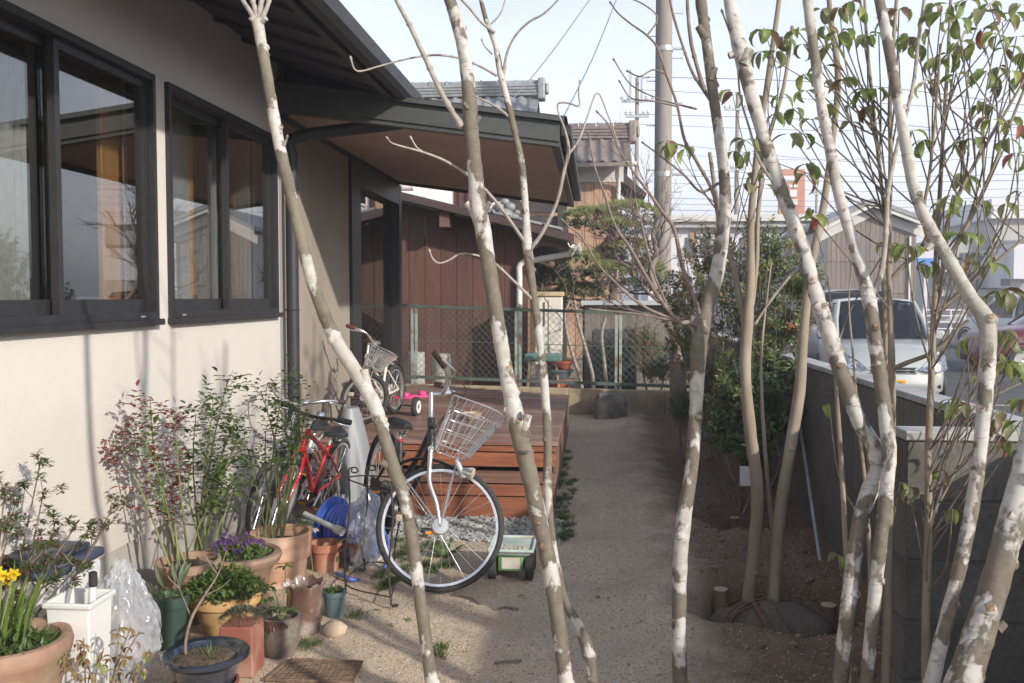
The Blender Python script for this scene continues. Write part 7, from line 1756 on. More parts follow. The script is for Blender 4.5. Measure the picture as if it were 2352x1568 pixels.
# 15 brown pot of the red-leaved rose
c = PY(425, 4.22); t = thing('potted_rose', 'brown pot with a rose in dark red young leaf against the pale wall', 'potted plant', c, GP)
pot_part(t, 'pot', [(.09, 0), (.11, .15), (.135, .235), (.150, .25), (.152, .285), (.138, .288), (.125, .25), (.08, .05), (0, .05)], c, 'terra_old', 36); soil_part(t, c, .125, .255)
base = c + V((-.02, 0, .25))
rose(t, base, [at(x, y, Y=4.22 + dy) for x, y, dy in ((345, 915, 0), (285, 965, .08), (400, 945, -.1), (255, 1000, -.05), (330, 1010, -.2), (370, 1050, .1))], 43, {'rose_red': 8, 'rose_green': 1.3}, L=.046, dens=.034, low=.30)
# 16 green rose in the pot row between
c = PY(470, 4.50); t = thing('potted_rose', 'bushy green-leaved rose standing between the red-leaved rose and the bicycles', 'potted plant', c, GP)
pot_part(t, 'pot', pot_prof(.09, .2), c + V((-.08, .1, 0)), 'terra_old'); soil_part(t, c + V((-.08, .1, 0)), .075, .17)
rose(t, c + V((-.08, .1, .17)), [at(x, y, Y=4.5 + dy) for x, y, dy in ((523, 872, .05), (490, 930, -.1), (545, 955, .1), (450, 950, .0), (560, 1020, .05), (500, 1040, -.2), (440, 1060, -.1), (590, 1060, .1), (530, 1110, -.2))], 47, {'rose_green': 6, 'rose_dark': 4, 'rose_red': 1.2}, L=.043, dens=.030, low=.3)
b = MB()
for (x0, y0, x1, y1) in ((430, 1270, 545, 1010), (470, 1230, 480, 980)): b.tube([at(x0, y0, Y=4.35), at(x1, y1, Y=4.4)], .004, 6)
b.build('garden_cane', MATS['cane_green'], t, smooth=60)
# low grey-green edging plants by the wall
c = PY(255, 4.02); t = thing('low_pinks', 'low grey-green tufted plants at the foot of the pale wall', 'plant', c); rr = random.Random(51); b = MB()
for k in range(16): tuft(b, PY(215 + k * 9, 4.0 + rr.uniform(-.1, .12)) + V((0, 0, rr.uniform(.06, .16))), rr, 16, .09, .007, .9, .5, .04)
b.build('foliage', MATS['grey_green'], t, smooth=0, kind='stuff')
b = MB(); a0, a1 = PY(205, 4.05), PY(352, 4.05); b.box(a0.x, a1.x, 3.95, 4.13, a0.z - .02, .13); b.build('trough', MATS['terra_old'], t, smooth=0, bevel=.01)
# tulips leaves beside
b = MB(); c2 = PY(392, 4.0)
for j in range(7): b.leaf(c2 + V((rr.uniform(-.04, .04), rr.uniform(-.03, .03), .22)), V((rr.uniform(-.5, .5), rr.uniform(-.4, .3), 1)), V((0, -1, .2)), .13, .028, droop=.3, fold=.4, seg=4)
o = b.build('foliage', MATS['grey_green'], t, smooth=0, kind='stuff')
# azalea spreading from the left edge
rr = random.Random(57); c = PY(-40, 3.35); t = thing('azalea', 'spindly azalea with leaf rosettes at its twig tips, at the left picture edge', 'shrub', c)
b = MB(); F = MB(); D = MB(); base = c + V((0, 0, .02))
def az(px, py, Y, r=.006):
    q = at(px, py, Y=Y); mid = base.lerp(q, .55) + V((rr.uniform(-.05, .05), 0, rr.uniform(-.06, .03))); S = catmull([tuple(base), tuple(mid), tuple(q)], 6); b.tube(S, [r * (1 - .6 * i / len(S)) for i in range(len(S))], 6)
    ends = [V(S[-1])]
    for k in range(5):
        p = V(S[rr.randint(len(S) // 2, len(S) - 1)]); e = p + V((rr.uniform(-.07, .07), rr.uniform(-.06, .06), rr.uniform(.0, .09))); b.tube([p, p.lerp(e, .5) + V((0, 0, -.01)), e], [.0025, .002, .0015], 5); ends.append(e)
    for e in ends:
        for j in range(20): a = rr.uniform(0, 6.28); (F if rr.random() < .68 else D).leaf(e + V((0, 0, -rr.random() * .03)), V((cos(a), sin(a), rr.uniform(-.3, .9))), V((0, 0, 1)), .034, .011, droop=.4, seg=3)
for (px, py, Y) in ((40, 1140, 3.4), (95, 1050, 3.45), (100, 1130, 3.3), (30, 1200, 3.2), (130, 1190, 3.35), (175, 1205, 3.3), (262, 1160, 3.35), (250, 1195, 3.3), (190, 1290, 3.15), (60, 1290, 3.1), (5, 1190, 3.3), (185, 1240, 3.4), (15, 1120, 3.4), (90, 1250, 3.2), (130, 1320, 3.1)): az(px, py, Y)
b.build('stems', MATS['twig_brown'], t, smooth=60, kind='stuff'); F.build('foliage', MATS['rose_green'], t, smooth=0, kind='stuff'); D.build('foliage', MATS['purple_leaf'], t, smooth=0, kind='stuff')
# dried hydrangea twigs at the bottom edge
c = PY(255, 3.02); t = thing('withered_shrub', 'withered shrub with dry curled leaves before the white container', 'shrub', c); b = MB(); F = MB(); E = MB(); rr = random.Random(61)
for (px, py) in ((175, 1470), (192, 1465), (238, 1490), (275, 1432), (300, 1440), (320, 1450), (150, 1500), (345, 1490), (262, 1530), (205, 1545), (310, 1520)):
    q = at(px, py, Y=3.0 + rr.uniform(-.08, .1)); b0 = c + V((rr.uniform(-.12, .1), rr.uniform(-.05, .05), 0)); S = catmull([tuple(b0), tuple(b0.lerp(q, .6) + V((rr.uniform(-.02, .02), 0, 0))), tuple(q)], 5); b.tube(S, [.0035 * (1 - .5 * i / len(S)) for i in range(len(S))], 5)
    for j in range(9): a = rr.uniform(0, 6.28); (F if rr.random() < .72 else E).leaf(q.lerp(b0, rr.random() * .3), V((cos(a), sin(a), rr.uniform(-.9, .4))), V((0, 0, 1)), .036, .016, droop=.9, fold=.6, seg=4)
b.build('stems', MATS['twig_brown'], t, smooth=60, kind='stuff'); F.build('dry_leaves', MATS['dry_leaf'], t, smooth=0, kind='stuff'); E.build('leaves', MATS['leaf_lime'], t, smooth=0, kind='stuff')
# weedy grass here and there
def weeds(label, spots, seed, L=.05, w=.004, m='grass_blade', n=26):
    rr_ = random.Random(seed); b = MB()
    for (px, py, r) in spots:
        q = G(px, py)
        for _ in range(int(n * r / .06)): a, u = rr_.uniform(0, 6.28), sqrt(rr_.random()); tuft(b, q + V((cos(a) * r * u, sin(a) * r * u * 1.1, -.003)), rr_, 5, L, w, 1.0, .6, .015)
    o = b.build('grass', MATS[m], smooth=0, kind='stuff'); o['label'] = label; o['category'] = 'grass'
weeds('short green grass sprouting along the foot of the deck and steps', [(1280 + 40 * R.random() ** 2, 1045 + 185 * R.random(), .01 + .05 * R.random() ** 2) for k in range(60)], 3, .05)
weeds('patches of low grass in the sand behind the silver bicycle wheel', [(880 + 150 * R.random(), 1212 + 110 * R.random(), .01 + .06 * R.random() ** 2) for k in range(40)] + [(870 + 60 * (k * .618 % 1), 1330 + 30 * (k * .377 % 1), .03) for k in range(8)] + [(1180, 1235, .04), (1160, 1228, .03)], 4, .045)
weeds('small grass tufts by the speckled pot and rusty grid', [(705, 1487, .05), (1005, 1505, .04), (1010, 1490, .03), (820, 1420, .04)], 6, .05)
c = G(1022, 1280); t = thing('lily_clump', 'clump of broad green leaves growing in the sand under the silver front wheel', 'plant', c); rr = random.Random(63); b = MB()
for _ in range(22): a = rr.uniform(0, 6.28); b.leaf(c + V((cos(a), sin(a), 0)) * .02, V((cos(a), sin(a) * .7, 1.1)), V((-cos(a), -sin(a), .4)), rr.uniform(.09, .17), .018, droop=.7, fold=.3, seg=4)
b.build('foliage', MATS['grass_blade'], t, smooth=0, kind='stuff'); b = MB()
for _ in range(10): p = c + V((rr.uniform(.05, .2), rr.uniform(-.05, .1), rr.uniform(.04, .1))); b.leaf(p, V((rr.uniform(-1, 1), 0, .5)), V((0, -1, 0)), .012, .01, seg=2)
b.build('yellow_flowers', MATS['petal_yellow'], t, smooth=0, kind='stuff')
# fine litter of dry leaf scraps, thicker under the trees
rr = random.Random(91); b = MB()
for _ in range(620):
    x, y = (rr.uniform(.35, 1.4), rr.uniform(3.2, 9)) if rr.random() < .72 else (rr.uniform(-1.6, .4), rr.uniform(3.4, 9))
    a = rr.uniform(0, 6.28); L = rr.uniform(.008, .034); b.leaf((x, y, gz(x, y) + .006), V((cos(a), sin(a), rr.uniform(-.1, .3))), V((rr.uniform(-.3, .3), rr.uniform(-.3, .3), 1)), L, L * .4, droop=.5, fold=.4, seg=2)
o = b.build('leaf_litter', MATS['dry_leaf'], smooth=0, kind='stuff'); o['label'] = 'scraps of dry leaf scattered over the sand and soil'; o['category'] = 'leaf litter'
# fallen leaves and twigs on the sand
rr = random.Random(65); protos = [LEAFM['leaf_green'][0], LEAFM['leaf_dull'][1], LEAFM['leaf_green'][2]]
for k, (px, py, lab) in enumerate(((1008, 1358, 'dark green fallen leaf beneath the front tyre'), (1205, 1372, 'green fallen leaf right of the thick middle trunk, behind it'), (1365, 1374, 'dark fallen leaf on the shaded path beside a smaller one'), (1398, 1384, 'small blackish fallen leaf on the shaded path'), (886, 1440, 'fallen leaf lying left of the first trunk'), (935, 1424, 'long fallen leaf right of the iron support foot'), (858, 1408, 'bright green fallen leaf on the sunlit sand'))):
    q = G(px, py); o = inst('fallen_leaf', protos[k % 3], q + V((0, 0, .012)), (rr.uniform(-.2, .2), rr.uniform(-.1, .1), rr.uniform(0, 6.28)), (.055, .055, .03)); tag(o, lab, 'leaf', 'leaves fallen on the sand')
for (pts, lab) in (((( 1040, 1368), (1065, 1372), (1085, 1378), (1105, 1392)), 'thin dry twig with leaves on the sand right of the first trunk'), (((1135, 1402), (1160, 1396), (1190, 1402)), 'forked dry twig on the sand before the green cart'), (((1136, 1522), (1165, 1520), (1198, 1518)), 'short dark stick on the shaded sand near the bottom edge')):
    b = MB(); b.tube([G(x, y) + V((0, 0, .008)) for x, y in pts], [.005, .0055, .005, .003][:len(pts)], 6); tag(b.build('dry_twig', MATS['twig_brown'], smooth=60), lab, 'twig', 'twigs on the sand')

# ================================================================ bicycles
mat('bike_red', (0.50, 0.012, 0.022), (0.56, 0.02, 0.03), rough=.25, scale=5, coat=.6)
mat('bike_silver', (0.50, 0.51, 0.52), (0.58, 0.59, 0.60), rough=.3, metal=.75, scale=8)
mat('bike_dark', (0.035, 0.037, 0.036), (0.05, 0.052, 0.05), rough=.35, scale=8)
mat('bike_cream', (0.68, 0.64, 0.54), (0.72, 0.68, 0.58), rough=.35, scale=6)
mat('bright_metal', (0.74, 0.74, 0.74), (0.62, 0.63, 0.64), rough=.3, metal=.75, scale=20)
mat('saddle_black', (0.022, 0.023, 0.025), (0.032, 0.033, 0.035), rough=.4, scale=10)
mat('saddle_brown', (0.16, 0.05, 0.035), (0.20, 0.07, 0.05), rough=.5, scale=10)
mat('grip_brown', (0.075, 0.04, 0.032), (0.10, 0.06, 0.05), rough=.6, scale=20)
mat('reflector_orange', (0.75, 0.28, 0.02), rough=.25); mat('reflector_red', (0.55, 0.03, 0.03), rough=.3); mat('lens_cream', (0.60, 0.55, 0.40), rough=.2)
mat('tyre', (0.032, 0.032, 0.032), (0.05, 0.049, 0.047), rough=.8, scale=30)
mat('fender_grey', (0.56, 0.57, 0.58), rough=.35, metal=.4)
def bicycle(label, hub_at, fwd, s=1.0, steer=0.0, lean=0.0, style='city', frame='bike_dark', fork=None, grip='grip_brown', saddle='saddle_black', fender='bike_dark',
            basket=False, tyre_r=.0165, lamp=False, group='bicycles by the steps', spokes=28, stand=True, wb=1.05, training=False, seat_up=0.0, bar='swept'):
    f = V((fwd[0], fwd[1], 0)).normalized(); l = V((-f.y, f.x, 0)); up = V((0, 0, 1))
    if lean: Rm = Matrix.Rotation(-lean, 3, f); l2, u2 = Rm @ l, Rm @ up
    else: l2, u2 = l, up
    Rw = .33; org = V((0, 0, 0))
    def P0(x, y, z): return f * (x * s) + l2 * (y * s) + u2 * (z * s)
    A0 = P0(wb - .05, 0, Rw); ax = (f * -.342 + u2 * .94).normalized(); Q_ = Matrix.Rotation(steer, 3, ax)
    def PS(x, y, z): return A0 + Q_ @ (P0(x, y, z) - A0)          # steered parts
    hubF = PS(wb, 0, Rw); org = V(hub_at) - hubF
    def W(x, y, z): return org + P0(x, y, z)
    def WS(x, y, z): return org + PS(x, y, z)
    axF = Q_ @ l2
    root = thing('bicycle', label, 'bicycle', (W(.5, 0, 0).x, W(.5, 0, 0).y, W(.5, 0, 0).z), group)
    fork = fork or frame
    def part(b, nm, m, par=None, smooth=50, bevel=0): return b.build(nm, MATS[m], par or root, smooth=smooth, bevel=bevel)
    for (c, a_, nm) in ((org + hubF, axF, 'front_wheel'), (W(0, 0, Rw), l2, 'rear_wheel')):
        r = Rw * s; t = tyre_r * (s ** .5)
        b = MB(); b.torus(c, a_, r - t, t, 56, 10); w = part(b, nm, 'tyre', smooth=180)
        b = MB(); b.lathe([(r - 2 * t - .010, -.010), (r - 2 * t + .003, -.011), (r - 2 * t + .003, .011), (r - 2 * t - .010, .010), (r - 2 * t - .010, -.010)], 56, c, axis=a_); part(b, 'rim', 'bright_metal', w, smooth=30)
        b = MB(); b.lathe([(.0, -.05 * s), (.008, -.05 * s), (.022 * s, -.03 * s), (.024 * s, -.026 * s), (.014 * s, -.02 * s), (.014 * s, .02 * s), (.024 * s, .026 * s), (.022 * s, .03 * s), (.008, .05 * s), (0, .05 * s)], 14, c, axis=a_); part(b, 'hub', 'bright_metal', w)
        b = MB(); u = (up - a_ * up.dot(a_)).normalized(); v_ = a_.cross(u)
        for k in range(spokes):
            a1 = 2 * pi * k / spokes; sd = 1 if k % 2 else -1; a0 = a1 + sd * (1 if (k // 2) % 2 else -1) * 1.1
            b.tube([c + (u * cos(a0) + v_ * sin(a0)) * (.02 * s) + a_ * (.026 * s * sd), c + (u * cos(a1) + v_ * sin(a1)) * (r - 2 * t - .012)], .0011, 4, caps=False)
        part(b, 'spokes', 'bright_metal', w).__setitem__('kind', 'stuff')
        if nm == 'front_wheel' and style == 'city': b = MB(); b.lathe([(.0, .0), (.04 * s, .0), (.045 * s, .006), (.045 * s, .016), (0, .018)], 20, c - a_ * (.05 * s), axis=a_); part(b, 'brake_drum', 'fender_grey', w)
        if nm == 'front_wheel': b = MB(); q = c + (u * .2 + v_ * -.8).normalized() * (r * .62); b.obox(q, u * .018, v_ * .03, a_ * .006); part(b, 'spoke_reflector', 'lens_cream', w, bevel=.004)
    tube = lambda pts, r, nm, m, n=10: part(MB().tube(pts, r, n), nm, m)
    BB = (.44, .28); ST = (.29, .65 if style == 'city' else .62); SDL = (.25, .74 + seat_up)
    hd_lo, hd_hi = (wb - .05 - .342 * .40, Rw + .94 * .40), (wb - .05 - .342 * .56, Rw + .94 * .56)
    tr = .016 * (s ** .5)
    if style == 'mtb':
        tube([W(hd_hi[0], 0, hd_hi[1] - .03), W(ST[0], 0, ST[1] - .04)], tr * 1.05, 'top_tube', frame); tube([W(hd_lo[0], 0, hd_lo[1] + .03), W(BB[0], 0, BB[1])], tr * 1.2, 'down_tube', frame)
    else:
        for k, (o0, o1) in enumerate(((.01, .03), (.10, .17))):
            S = catmull([tuple(W(hd_lo[0] - .01, 0, hd_lo[1] + .02 + o0)), tuple(W(.66, 0, .44 + o1 * 1.1)), tuple(W(BB[0] - (.03 if k == 0 else .05), 0, BB[1] + o1 - .03))], 6); tube(S, tr, 'down_tube', frame)
    tube([W(*[BB[0]], 0, BB[1]), W(ST[0], 0, ST[1])], tr, 'seat_tube', frame)
    tube([W(hd_lo[0], 0, hd_lo[1]), W(hd_hi[0], 0, hd_hi[1])], tr * 1.3, 'head_tube', frame)
    for y in (-.055, .055):
        tube([W(BB[0] - .02, y * .7, BB[1]), W(0, y, Rw)], tr * .65, 'chain_stay', frame, 8); tube([W(ST[0] + .01, y * .6, ST[1] - .05), W(0, y, Rw)], tr * .55, 'seat_stay', frame, 8)
    tube([W(ST[0], 0, ST[1] - .02), W(SDL[0], 0, SDL[1] - .03)], .0125 * (s ** .5), 'seat_post', 'bright_metal')
    b = MB(); b.lathe([(.0155, 0), (.0175, .002), (.0175, .018), (.0155, .02)], 12, W(ST[0] - .01, 0, ST[1] + .0), axis=u2); part(b, 'seat_band', 'reflector_red' if style != 'mtb' else frame)
    # saddle: broad at the back, drawn out to a nose, dished on top
    b = MB(); N = 9; rows = []
    for i in range(N):
        t = i / (N - 1); x = -.13 + .27 * t; hw = (.095 * (1 - t) ** .7 + .022) * (sin(min(1, (t + .06) / .22) * pi / 2)); z = .02 + .022 * (1 - t) ** 3 + .012 * t * t
        for k in range(9): a = pi * k / 8; b.v.append(tuple(W(SDL[0] + x, cos(a) * hw, SDL[1] + z - .055 * (1 - sin(a) ** .6) * (1 - .4 * t))))
    for i in range(N - 1):
        for k in range(8): a = i * 9 + k; b.f.append((a, a + 1, a + 10, a + 9))
    b.f.append(tuple(range(9))); b.f.append(tuple((N - 1) * 9 + k for k in range(9))[::-1]); sd_ = part(b, 'saddle', saddle, smooth=70)
    for y in (-.03, .03): b = MB(); b.tube([W(SDL[0] - .08, y, SDL[1] - .035), W(SDL[0] + .1, y * .5, SDL[1] - .02)], .004, 6); part(b, 'saddle_rail', 'bright_metal', sd_)
    b = MB()
    for k in range(7): b.torus(W(SDL[0] - .06, .045 if k % 2 else -.045, SDL[1] - .06 + .006 * (k // 2)), u2, .014, .0025, 10, 5)
    part(b, 'saddle_springs', 'bright_metal', sd_)['kind'] = 'stuff'
    # fork, stem and bars turn with the steering
    cr = (wb - .05 - .342 * .385, Rw + .94 * .385)
    for y in (-.045, .045):
        S = catmull([tuple(WS(cr[0], y * .75, cr[1])), tuple(WS(cr[0] + .05, y, cr[1] - .16)), tuple(WS(wb - .055, y, Rw + .10)), tuple(WS(wb, y, Rw))], 6); n = len(S); part(MB().tube(S, [.0145 * s ** .5 * (1 - .35 * i / n) for i in range(n)], 10), 'fork_blade', fork)
    tube([WS(cr[0], -.04, cr[1]), WS(cr[0], .04, cr[1])], .017 * s ** .5, 'fork_crown', fork); 
    st_top = (wb - .05 - .342 * (.70 if style == 'city' else .66), Rw + .94 * (.70 if style == 'city' else .66))
    tube([WS(hd_hi[0], 0, hd_hi[1]), WS(*[st_top[0]], 0, st_top[1])], .0125 * s ** .5, 'stem', 'bright_metal')
    tube([WS(st_top[0], 0, st_top[1] - .01), WS(st_top[0] + .06, 0, st_top[1] + .015)], .012 * s ** .5, 'stem_clamp', 'bright_metal')
    x0, z0 = st_top[0] + .06, st_top[1] + .015
    if bar == 'swept': half = [(x0, 0, z0), (x0 + .015, .07, z0 + .012), (x0 - .02, .17, z0 + .055), (x0 - .09, .245, z0 + .07), (x0 - .17, .275, z0 + .06)]; g = [(x0 - .16, .273, z0 + .062), (x0 - .285, .295, z0 + .05)]
    elif bar == 'upright': half = [(x0, 0, z0), (x0 + .01, .06, z0 + .02), (x0 + .0, .14, z0 + .075), (x0 - .03, .20, z0 + .10)]; g = [(x0 - .025, .19, z0 + .095), (x0 - .085, .30, z0 + .115)]
    else: half = [(x0, 0, z0), (x0, .08, z0 + .005), (x0 - .015, .18, z0 + .02), (x0 - .035, .29, z0 + .025)]; g = [(x0 - .027, .20, z0 + .023), (x0 - .04, .315, z0 + .026)]
    for sg in (-1, 1):
        S = catmull([tuple(WS(x, y * sg, z)) for x, y, z in half], 5); part(MB().tube(S, .0112 * s ** .5, 10), 'handlebar', 'bright_metal' if style != 'mtb' else 'bike_dark')
        a, c = WS(g[0][0], g[0][1] * sg, g[0][2]), WS(g[1][0], g[1][1] * sg, g[1][2]); gd = (c - a); part(MB().tube([a, a + gd * .04, a + gd * .96, c], [.0185, .0165, .0165, .0135], 12), 'grip', grip)
        # brake lever and cable
        p1 = WS(half[-2][0] + .03, half[-2][1] * sg, half[-2][2] - .01); S = catmull([tuple(p1), tuple(p1.lerp(c, .4) + (WS(1, 0, 0) - WS(0, 0, 0)).normalized() * .055), tuple(c + (WS(1, 0, 0) - WS(0, 0, 0)).normalized() * .045 - u2 * .02)], 5); part(MB().tube(S, [.006] * (len(S) - 1) + [.004], 8, flat=.7), 'brake_lever', 'bright_metal')
        S = catmull([tuple(p1), tuple(WS(x0 + .12, .10 * sg, z0 + .03)), tuple(WS(x0 + .05, .02 * sg, z0 - .12)), tuple(W(hd_lo[0] - .05, .02 * sg, hd_lo[1] + .02))], 6); part(MB().tube(S, .0028, 6), 'brake_cable', 'rubber')
    b = MB(); b.lathe([(.0, 0), (.026, 0), (.03, .008), (.022, .022), (0, .028)], 14, WS(x0 + .01, .07, z0 + .022), axis=u2); part(b, 'bell', 'bright_metal')
    # drive train
    b = MB(); b.lathe([(.062 * s, -.004), (.088 * s, -.003), (.092 * s, 0), (.088 * s, .003), (.062 * s, .004), (.062 * s, -.004)], 30, W(BB[0], -.06, BB[1]), axis=l2); part(b, 'chain_ring', 'bright_metal')
    if style == 'city':
        b = MB(); S = [W(BB[0] + .11 * cos(a), -.066, BB[1] + .11 * sin(a)) for a in [pi / 2 - pi * i / 8 for i in range(9)]] + [W(-.03, -.066, Rw - .055), W(-.03, -.066, Rw + .06)]; S2 = [p + l2 * (.02 * s) for p in S]; n = len(S); b.v = [tuple(p) for p in S + S2]; b.f = [tuple(range(n)), tuple(range(n, 2 * n))[::-1]] + [(i, (i + 1) % n, n + (i + 1) % n, n + i) for i in range(n)]; part(b, 'chain_guard', frame, smooth=30)
    else: part(MB().tube([W(BB[0], -.06, BB[1] + .085), W(0, -.06, Rw + .035), W(-.03, -.06, Rw), W(0, -.06, Rw - .035), W(BB[0], -.06, BB[1] - .085)], .005, 6), 'chain', 'bike_dark')
    for sg, an in ((-1, 2.6), (1, 2.6 + pi)):
        e = W(BB[0] + .16 * cos(an), .085 * sg, BB[1] + .16 * sin(an)); part(MB().tube([W(BB[0], .07 * sg, BB[1]), e], [.011, .008], 8, flat=.7), 'crank', 'bright_metal'); q = e + l2 * (.05 * sg * s)
        b = MB(); b.obox(q, f * (.038 * s), l2 * (.042 * s), u2 * (.011 * s)); pd = part(b, 'pedal', 'bike_dark', bevel=.004)
        for q2 in (-1, 1): b = MB(); b.obox(q + f * (q2 * .0395 * s), f * .003, l2 * (.03 * s), u2 * (.008 * s)); part(b, 'pedal_reflector', 'reflector_orange', pd)
    if fender:
        for (c, a_, nm, a0, a1, wsf) in ((org + hubF, axF, 'front_fender', -.55, .95, WS), (W(0, 0, Rw), l2, 'rear_fender', -1.0, 1.75, W)):
            b = MB(); r = (Rw + .018) * s; fd = (Q_ @ f) if nm == 'front_fender' else f; uu = (up - a_ * up.dot(a_)).normalized(); ff = (fd - a_ * fd.dot(a_)).normalized(); N = 18; w = .026 * s
            for i in range(N + 1):
                an = a0 + (a1 - a0) * i / N; d = uu * cos(an) - ff * sin(an)
                for k in range(5): t = -1 + k * .5; b.v.append(tuple(c + d * (r - .010 * s * t * t) + a_ * (w * t)))
            for i in range(N):
                for k in range(4): a = i * 5 + k; b.f.append((a, a + 1, a + 6, a + 5))
            o = part(b, nm, fender, smooth=80); md = o.modifiers.new('thick', 'SOLIDIFY'); md.thickness = .002
            for sg in (-1, 1): an = a1 * .85; d = uu * cos(an) - ff * sin(an); b = MB(); b.tube([c + a_ * (.05 * sg * s), c + d * r + a_ * (.024 * sg * s)], .0022, 6); part(b, 'fender_stay', 'bright_metal', o)
    if basket:
        bx0, bz0, bz1 = wb - .055, Rw + .385, Rw + .645; b = MB()
        def rim_(z, k):    # rounded rectangle, larger towards the top
            hw, ln = (.105 + .055 * k), (.17 + .11 * k); pts = [(0, -hw), (ln * .55, -hw), (ln * .85, -hw * .82), (ln, -hw * .4), (ln, hw * .4), (ln * .85, hw * .82), (ln * .55, hw), (0, hw), (-.012, hw * .5), (-.012, -hw * .5)]; return [WS(bx0 - .10 + x, y, z) for x, y in pts]
        lev = [(bz0, 0), (bz0 + .07, .26), (bz0 + .14, .55), (bz0 + .20, .8), (bz1, 1)]
        for i, (z, k) in enumerate(lev):
            p = rim_(z, k); S = catmull([tuple(q) for q in p + [p[0]]], 3); b.tube(S, .0042 if i in (0, 4) else .0022, 5, caps=False)
        lo = catmull([tuple(q) for q in rim_(bz0, 0) + [rim_(bz0, 0)[0]]], 4); hi = catmull([tuple(q) for q in rim_(bz1, 1) + [rim_(bz1, 1)[0]]], 4)
        for k in range(len(lo)): b.tube([lo[k], hi[k]], .0021, 5, caps=False)
        for k in range(1, 8): t = k / 8; r0 = rim_(bz0, 0); b.tube([r0[0].lerp(r0[1], t * 1.0), r0[7].lerp(r0[6], t)], .0021, 5, caps=False)
        part(b, 'basket', 'bright_metal')
        for sg in (-1, 1): part(MB().tube([WS(bx0 + .02, .05 * sg, bz0), WS(wb, .052 * sg, Rw)], .0045, 6), 'basket_stay', 'bright_metal')
    if lamp:
        c = WS(wb + .065, -.075, Rw + .30); hd = (Q_ @ f); b = MB(); b.lathe([(.012, -.06), (.02, -.05), (.032, -.005), (.034, .0)], 16, c, axis=hd); lp = part(b, 'lamp', 'bright_metal'); b = MB(); b.lathe([(.034, .001), (.030, .010), (.015, .016), (0, .018)], 16, c, axis=hd); part(b, 'lens', 'lens_cream', lp)
        b = MB(); b.lathe([(0, -.06), (.016, -.06), (.017, .02), (.008, .04), (0, .04)], 12, c - hd * .07 + u2 * .015, axis=u2 * .7 - hd * .5); part(b, 'dynamo', 'bright_metal', lp)
    if stand: part(MB().tube([W(.05, .06, Rw - .02), W(-.04, .11, .02)], .009, 8), 'kickstand', 'bright_metal')
    if training:
        for sg in (1, -1):
            c = W(-.02, .30 * sg, .095); part(MB().tube([W(0, .06 * sg, Rw), W(-.01, .10 * sg, .12), c], .008, 8), 'training_arm', 'bike_dark'); b = MB(); b.lathe([(0, -.022), (.06, -.022), (.088, -.018), (.092, 0), (.088, .018), (.06, .022), (0, .022)], 24, c, axis=l2); tw_ = part(b, 'training_wheel', 'tyre', smooth=40)
            b = MB(); b.lathe([(.062 * .9, .0), (.058, .004), (.028, .005), (.026, .0)], 20, c + l2 * (.022 * sg), axis=l2 * sg); part(b, 'wheel_disc', 'white_paint', tw_)
    return root
c = at(1011, 1210, d=4.83)
bicycle('silver-forked city bicycle with wire basket, front wheel turned side-on before the steps', c, (.465, -.885), 1.0, steer=radians(70), lean=radians(7), frame='bike_dark', fork='bright_metal', basket=True, lamp=True, grip='grip_brown', bar='upright')
c = at(648, 1150, d=5.36)
bicycle('red mountain bicycle with black flat bars leaning by the wall', c, (-.10, -.99), .76, steer=radians(5), lean=radians(13), style='mtb', frame='bike_red', grip='rubber', fender=None, tyre_r=.02, bar='flat')
c = at(612, 1135, d=5.75)
bicycle('grey city bicycle with brown grips standing closest to the pale wall', c, (-.08, -.99), .82, steer=radians(3), lean=radians(12), frame='fender_grey', grip='grip_brown', fender='fender_grey')
c = at(837, 914, d=7.75); c.z = .45 + .221 + .002
bicycle('white child bicycle with stabilisers and basket parked on the deck', c, (-.18, -.98), .67, steer=radians(88), frame='bike_cream', fork='bike_cream', grip='saddle_brown', saddle='saddle_brown', basket=True, training=True, tyre_r=.026, wb=1.12, spokes=20, stand=False)

# ================================================================ things by the steps and on the deck
# grey cover draped over something tall beside the red bicycle
m = mat('tarp', (0.22, 0.235, 0.25), (0.28, 0.295, 0.31), rough=.45, scale=4)
b = MB(); N, Mh = 48, 16
cx, cy = at(806, 900, Y=6.26).x, 6.26
for j in range(Mh + 1):
    t = j / Mh; z = .74 * (1 - t) + .02
    for i in range(N):
        a = 2 * pi * i / N; rx, ry = .05 + .10 * t ** .7, .08 + .10 * t ** .6; wv = 1 + .10 * sin(a * 7 + 1.3 * t) * t + .06 * sin(a * 3 + 2) * t
        b.v.append((cx + cos(a) * rx * wv + .05 * t, cy + sin(a) * ry * wv, z))
for j in range(Mh):
    for i in range(N): p, q = j * N + i, j * N + (i + 1) % N; b.f.append((p, p + N, q + N, q))
b.f.append(tuple(range(N))[::-1]); tag(b.build('grey_cover', m, smooth=50), 'shiny grey plastic cover draped over something slim beside the steps', 'cover')
# hose reel
mat('hose_blue', (0.075, 0.12, 0.46), (0.11, 0.17, 0.55), rough=.35, scale=6); mat('reel_blue', (0.05, 0.12, 0.50), (0.08, 0.17, 0.58), rough=.35, scale=6); mat('reel_grey', (0.50, 0.51, 0.50), (0.57, 0.58, 0.57), rough=.5, scale=5)
c = PY(800, 5.22); hr = thing('hose_reel', 'blue garden hose reel on a grey frame beside the pots', 'hose reel', c)
hx = V((.93, -.36, 0)).normalized(); hc = c + V((0, 0, .19)); b = MB(); b.lathe([(.055, -.11), (.055, .11)], 20, hc, axis=hx); b.build('drum', MATS['reel_blue'], hr, smooth=40)
for sg in (-1, 1):
    b = MB(); b.lathe([(.02, -.006), (.155, -.006), (.168, -.012), (.172, 0), (.168, .012), (.155, .006), (.02, .006)], 36, hc + hx * (.118 * sg), axis=hx); b.build('flange', MATS['reel_blue'], hr, smooth=40)
b = MB()
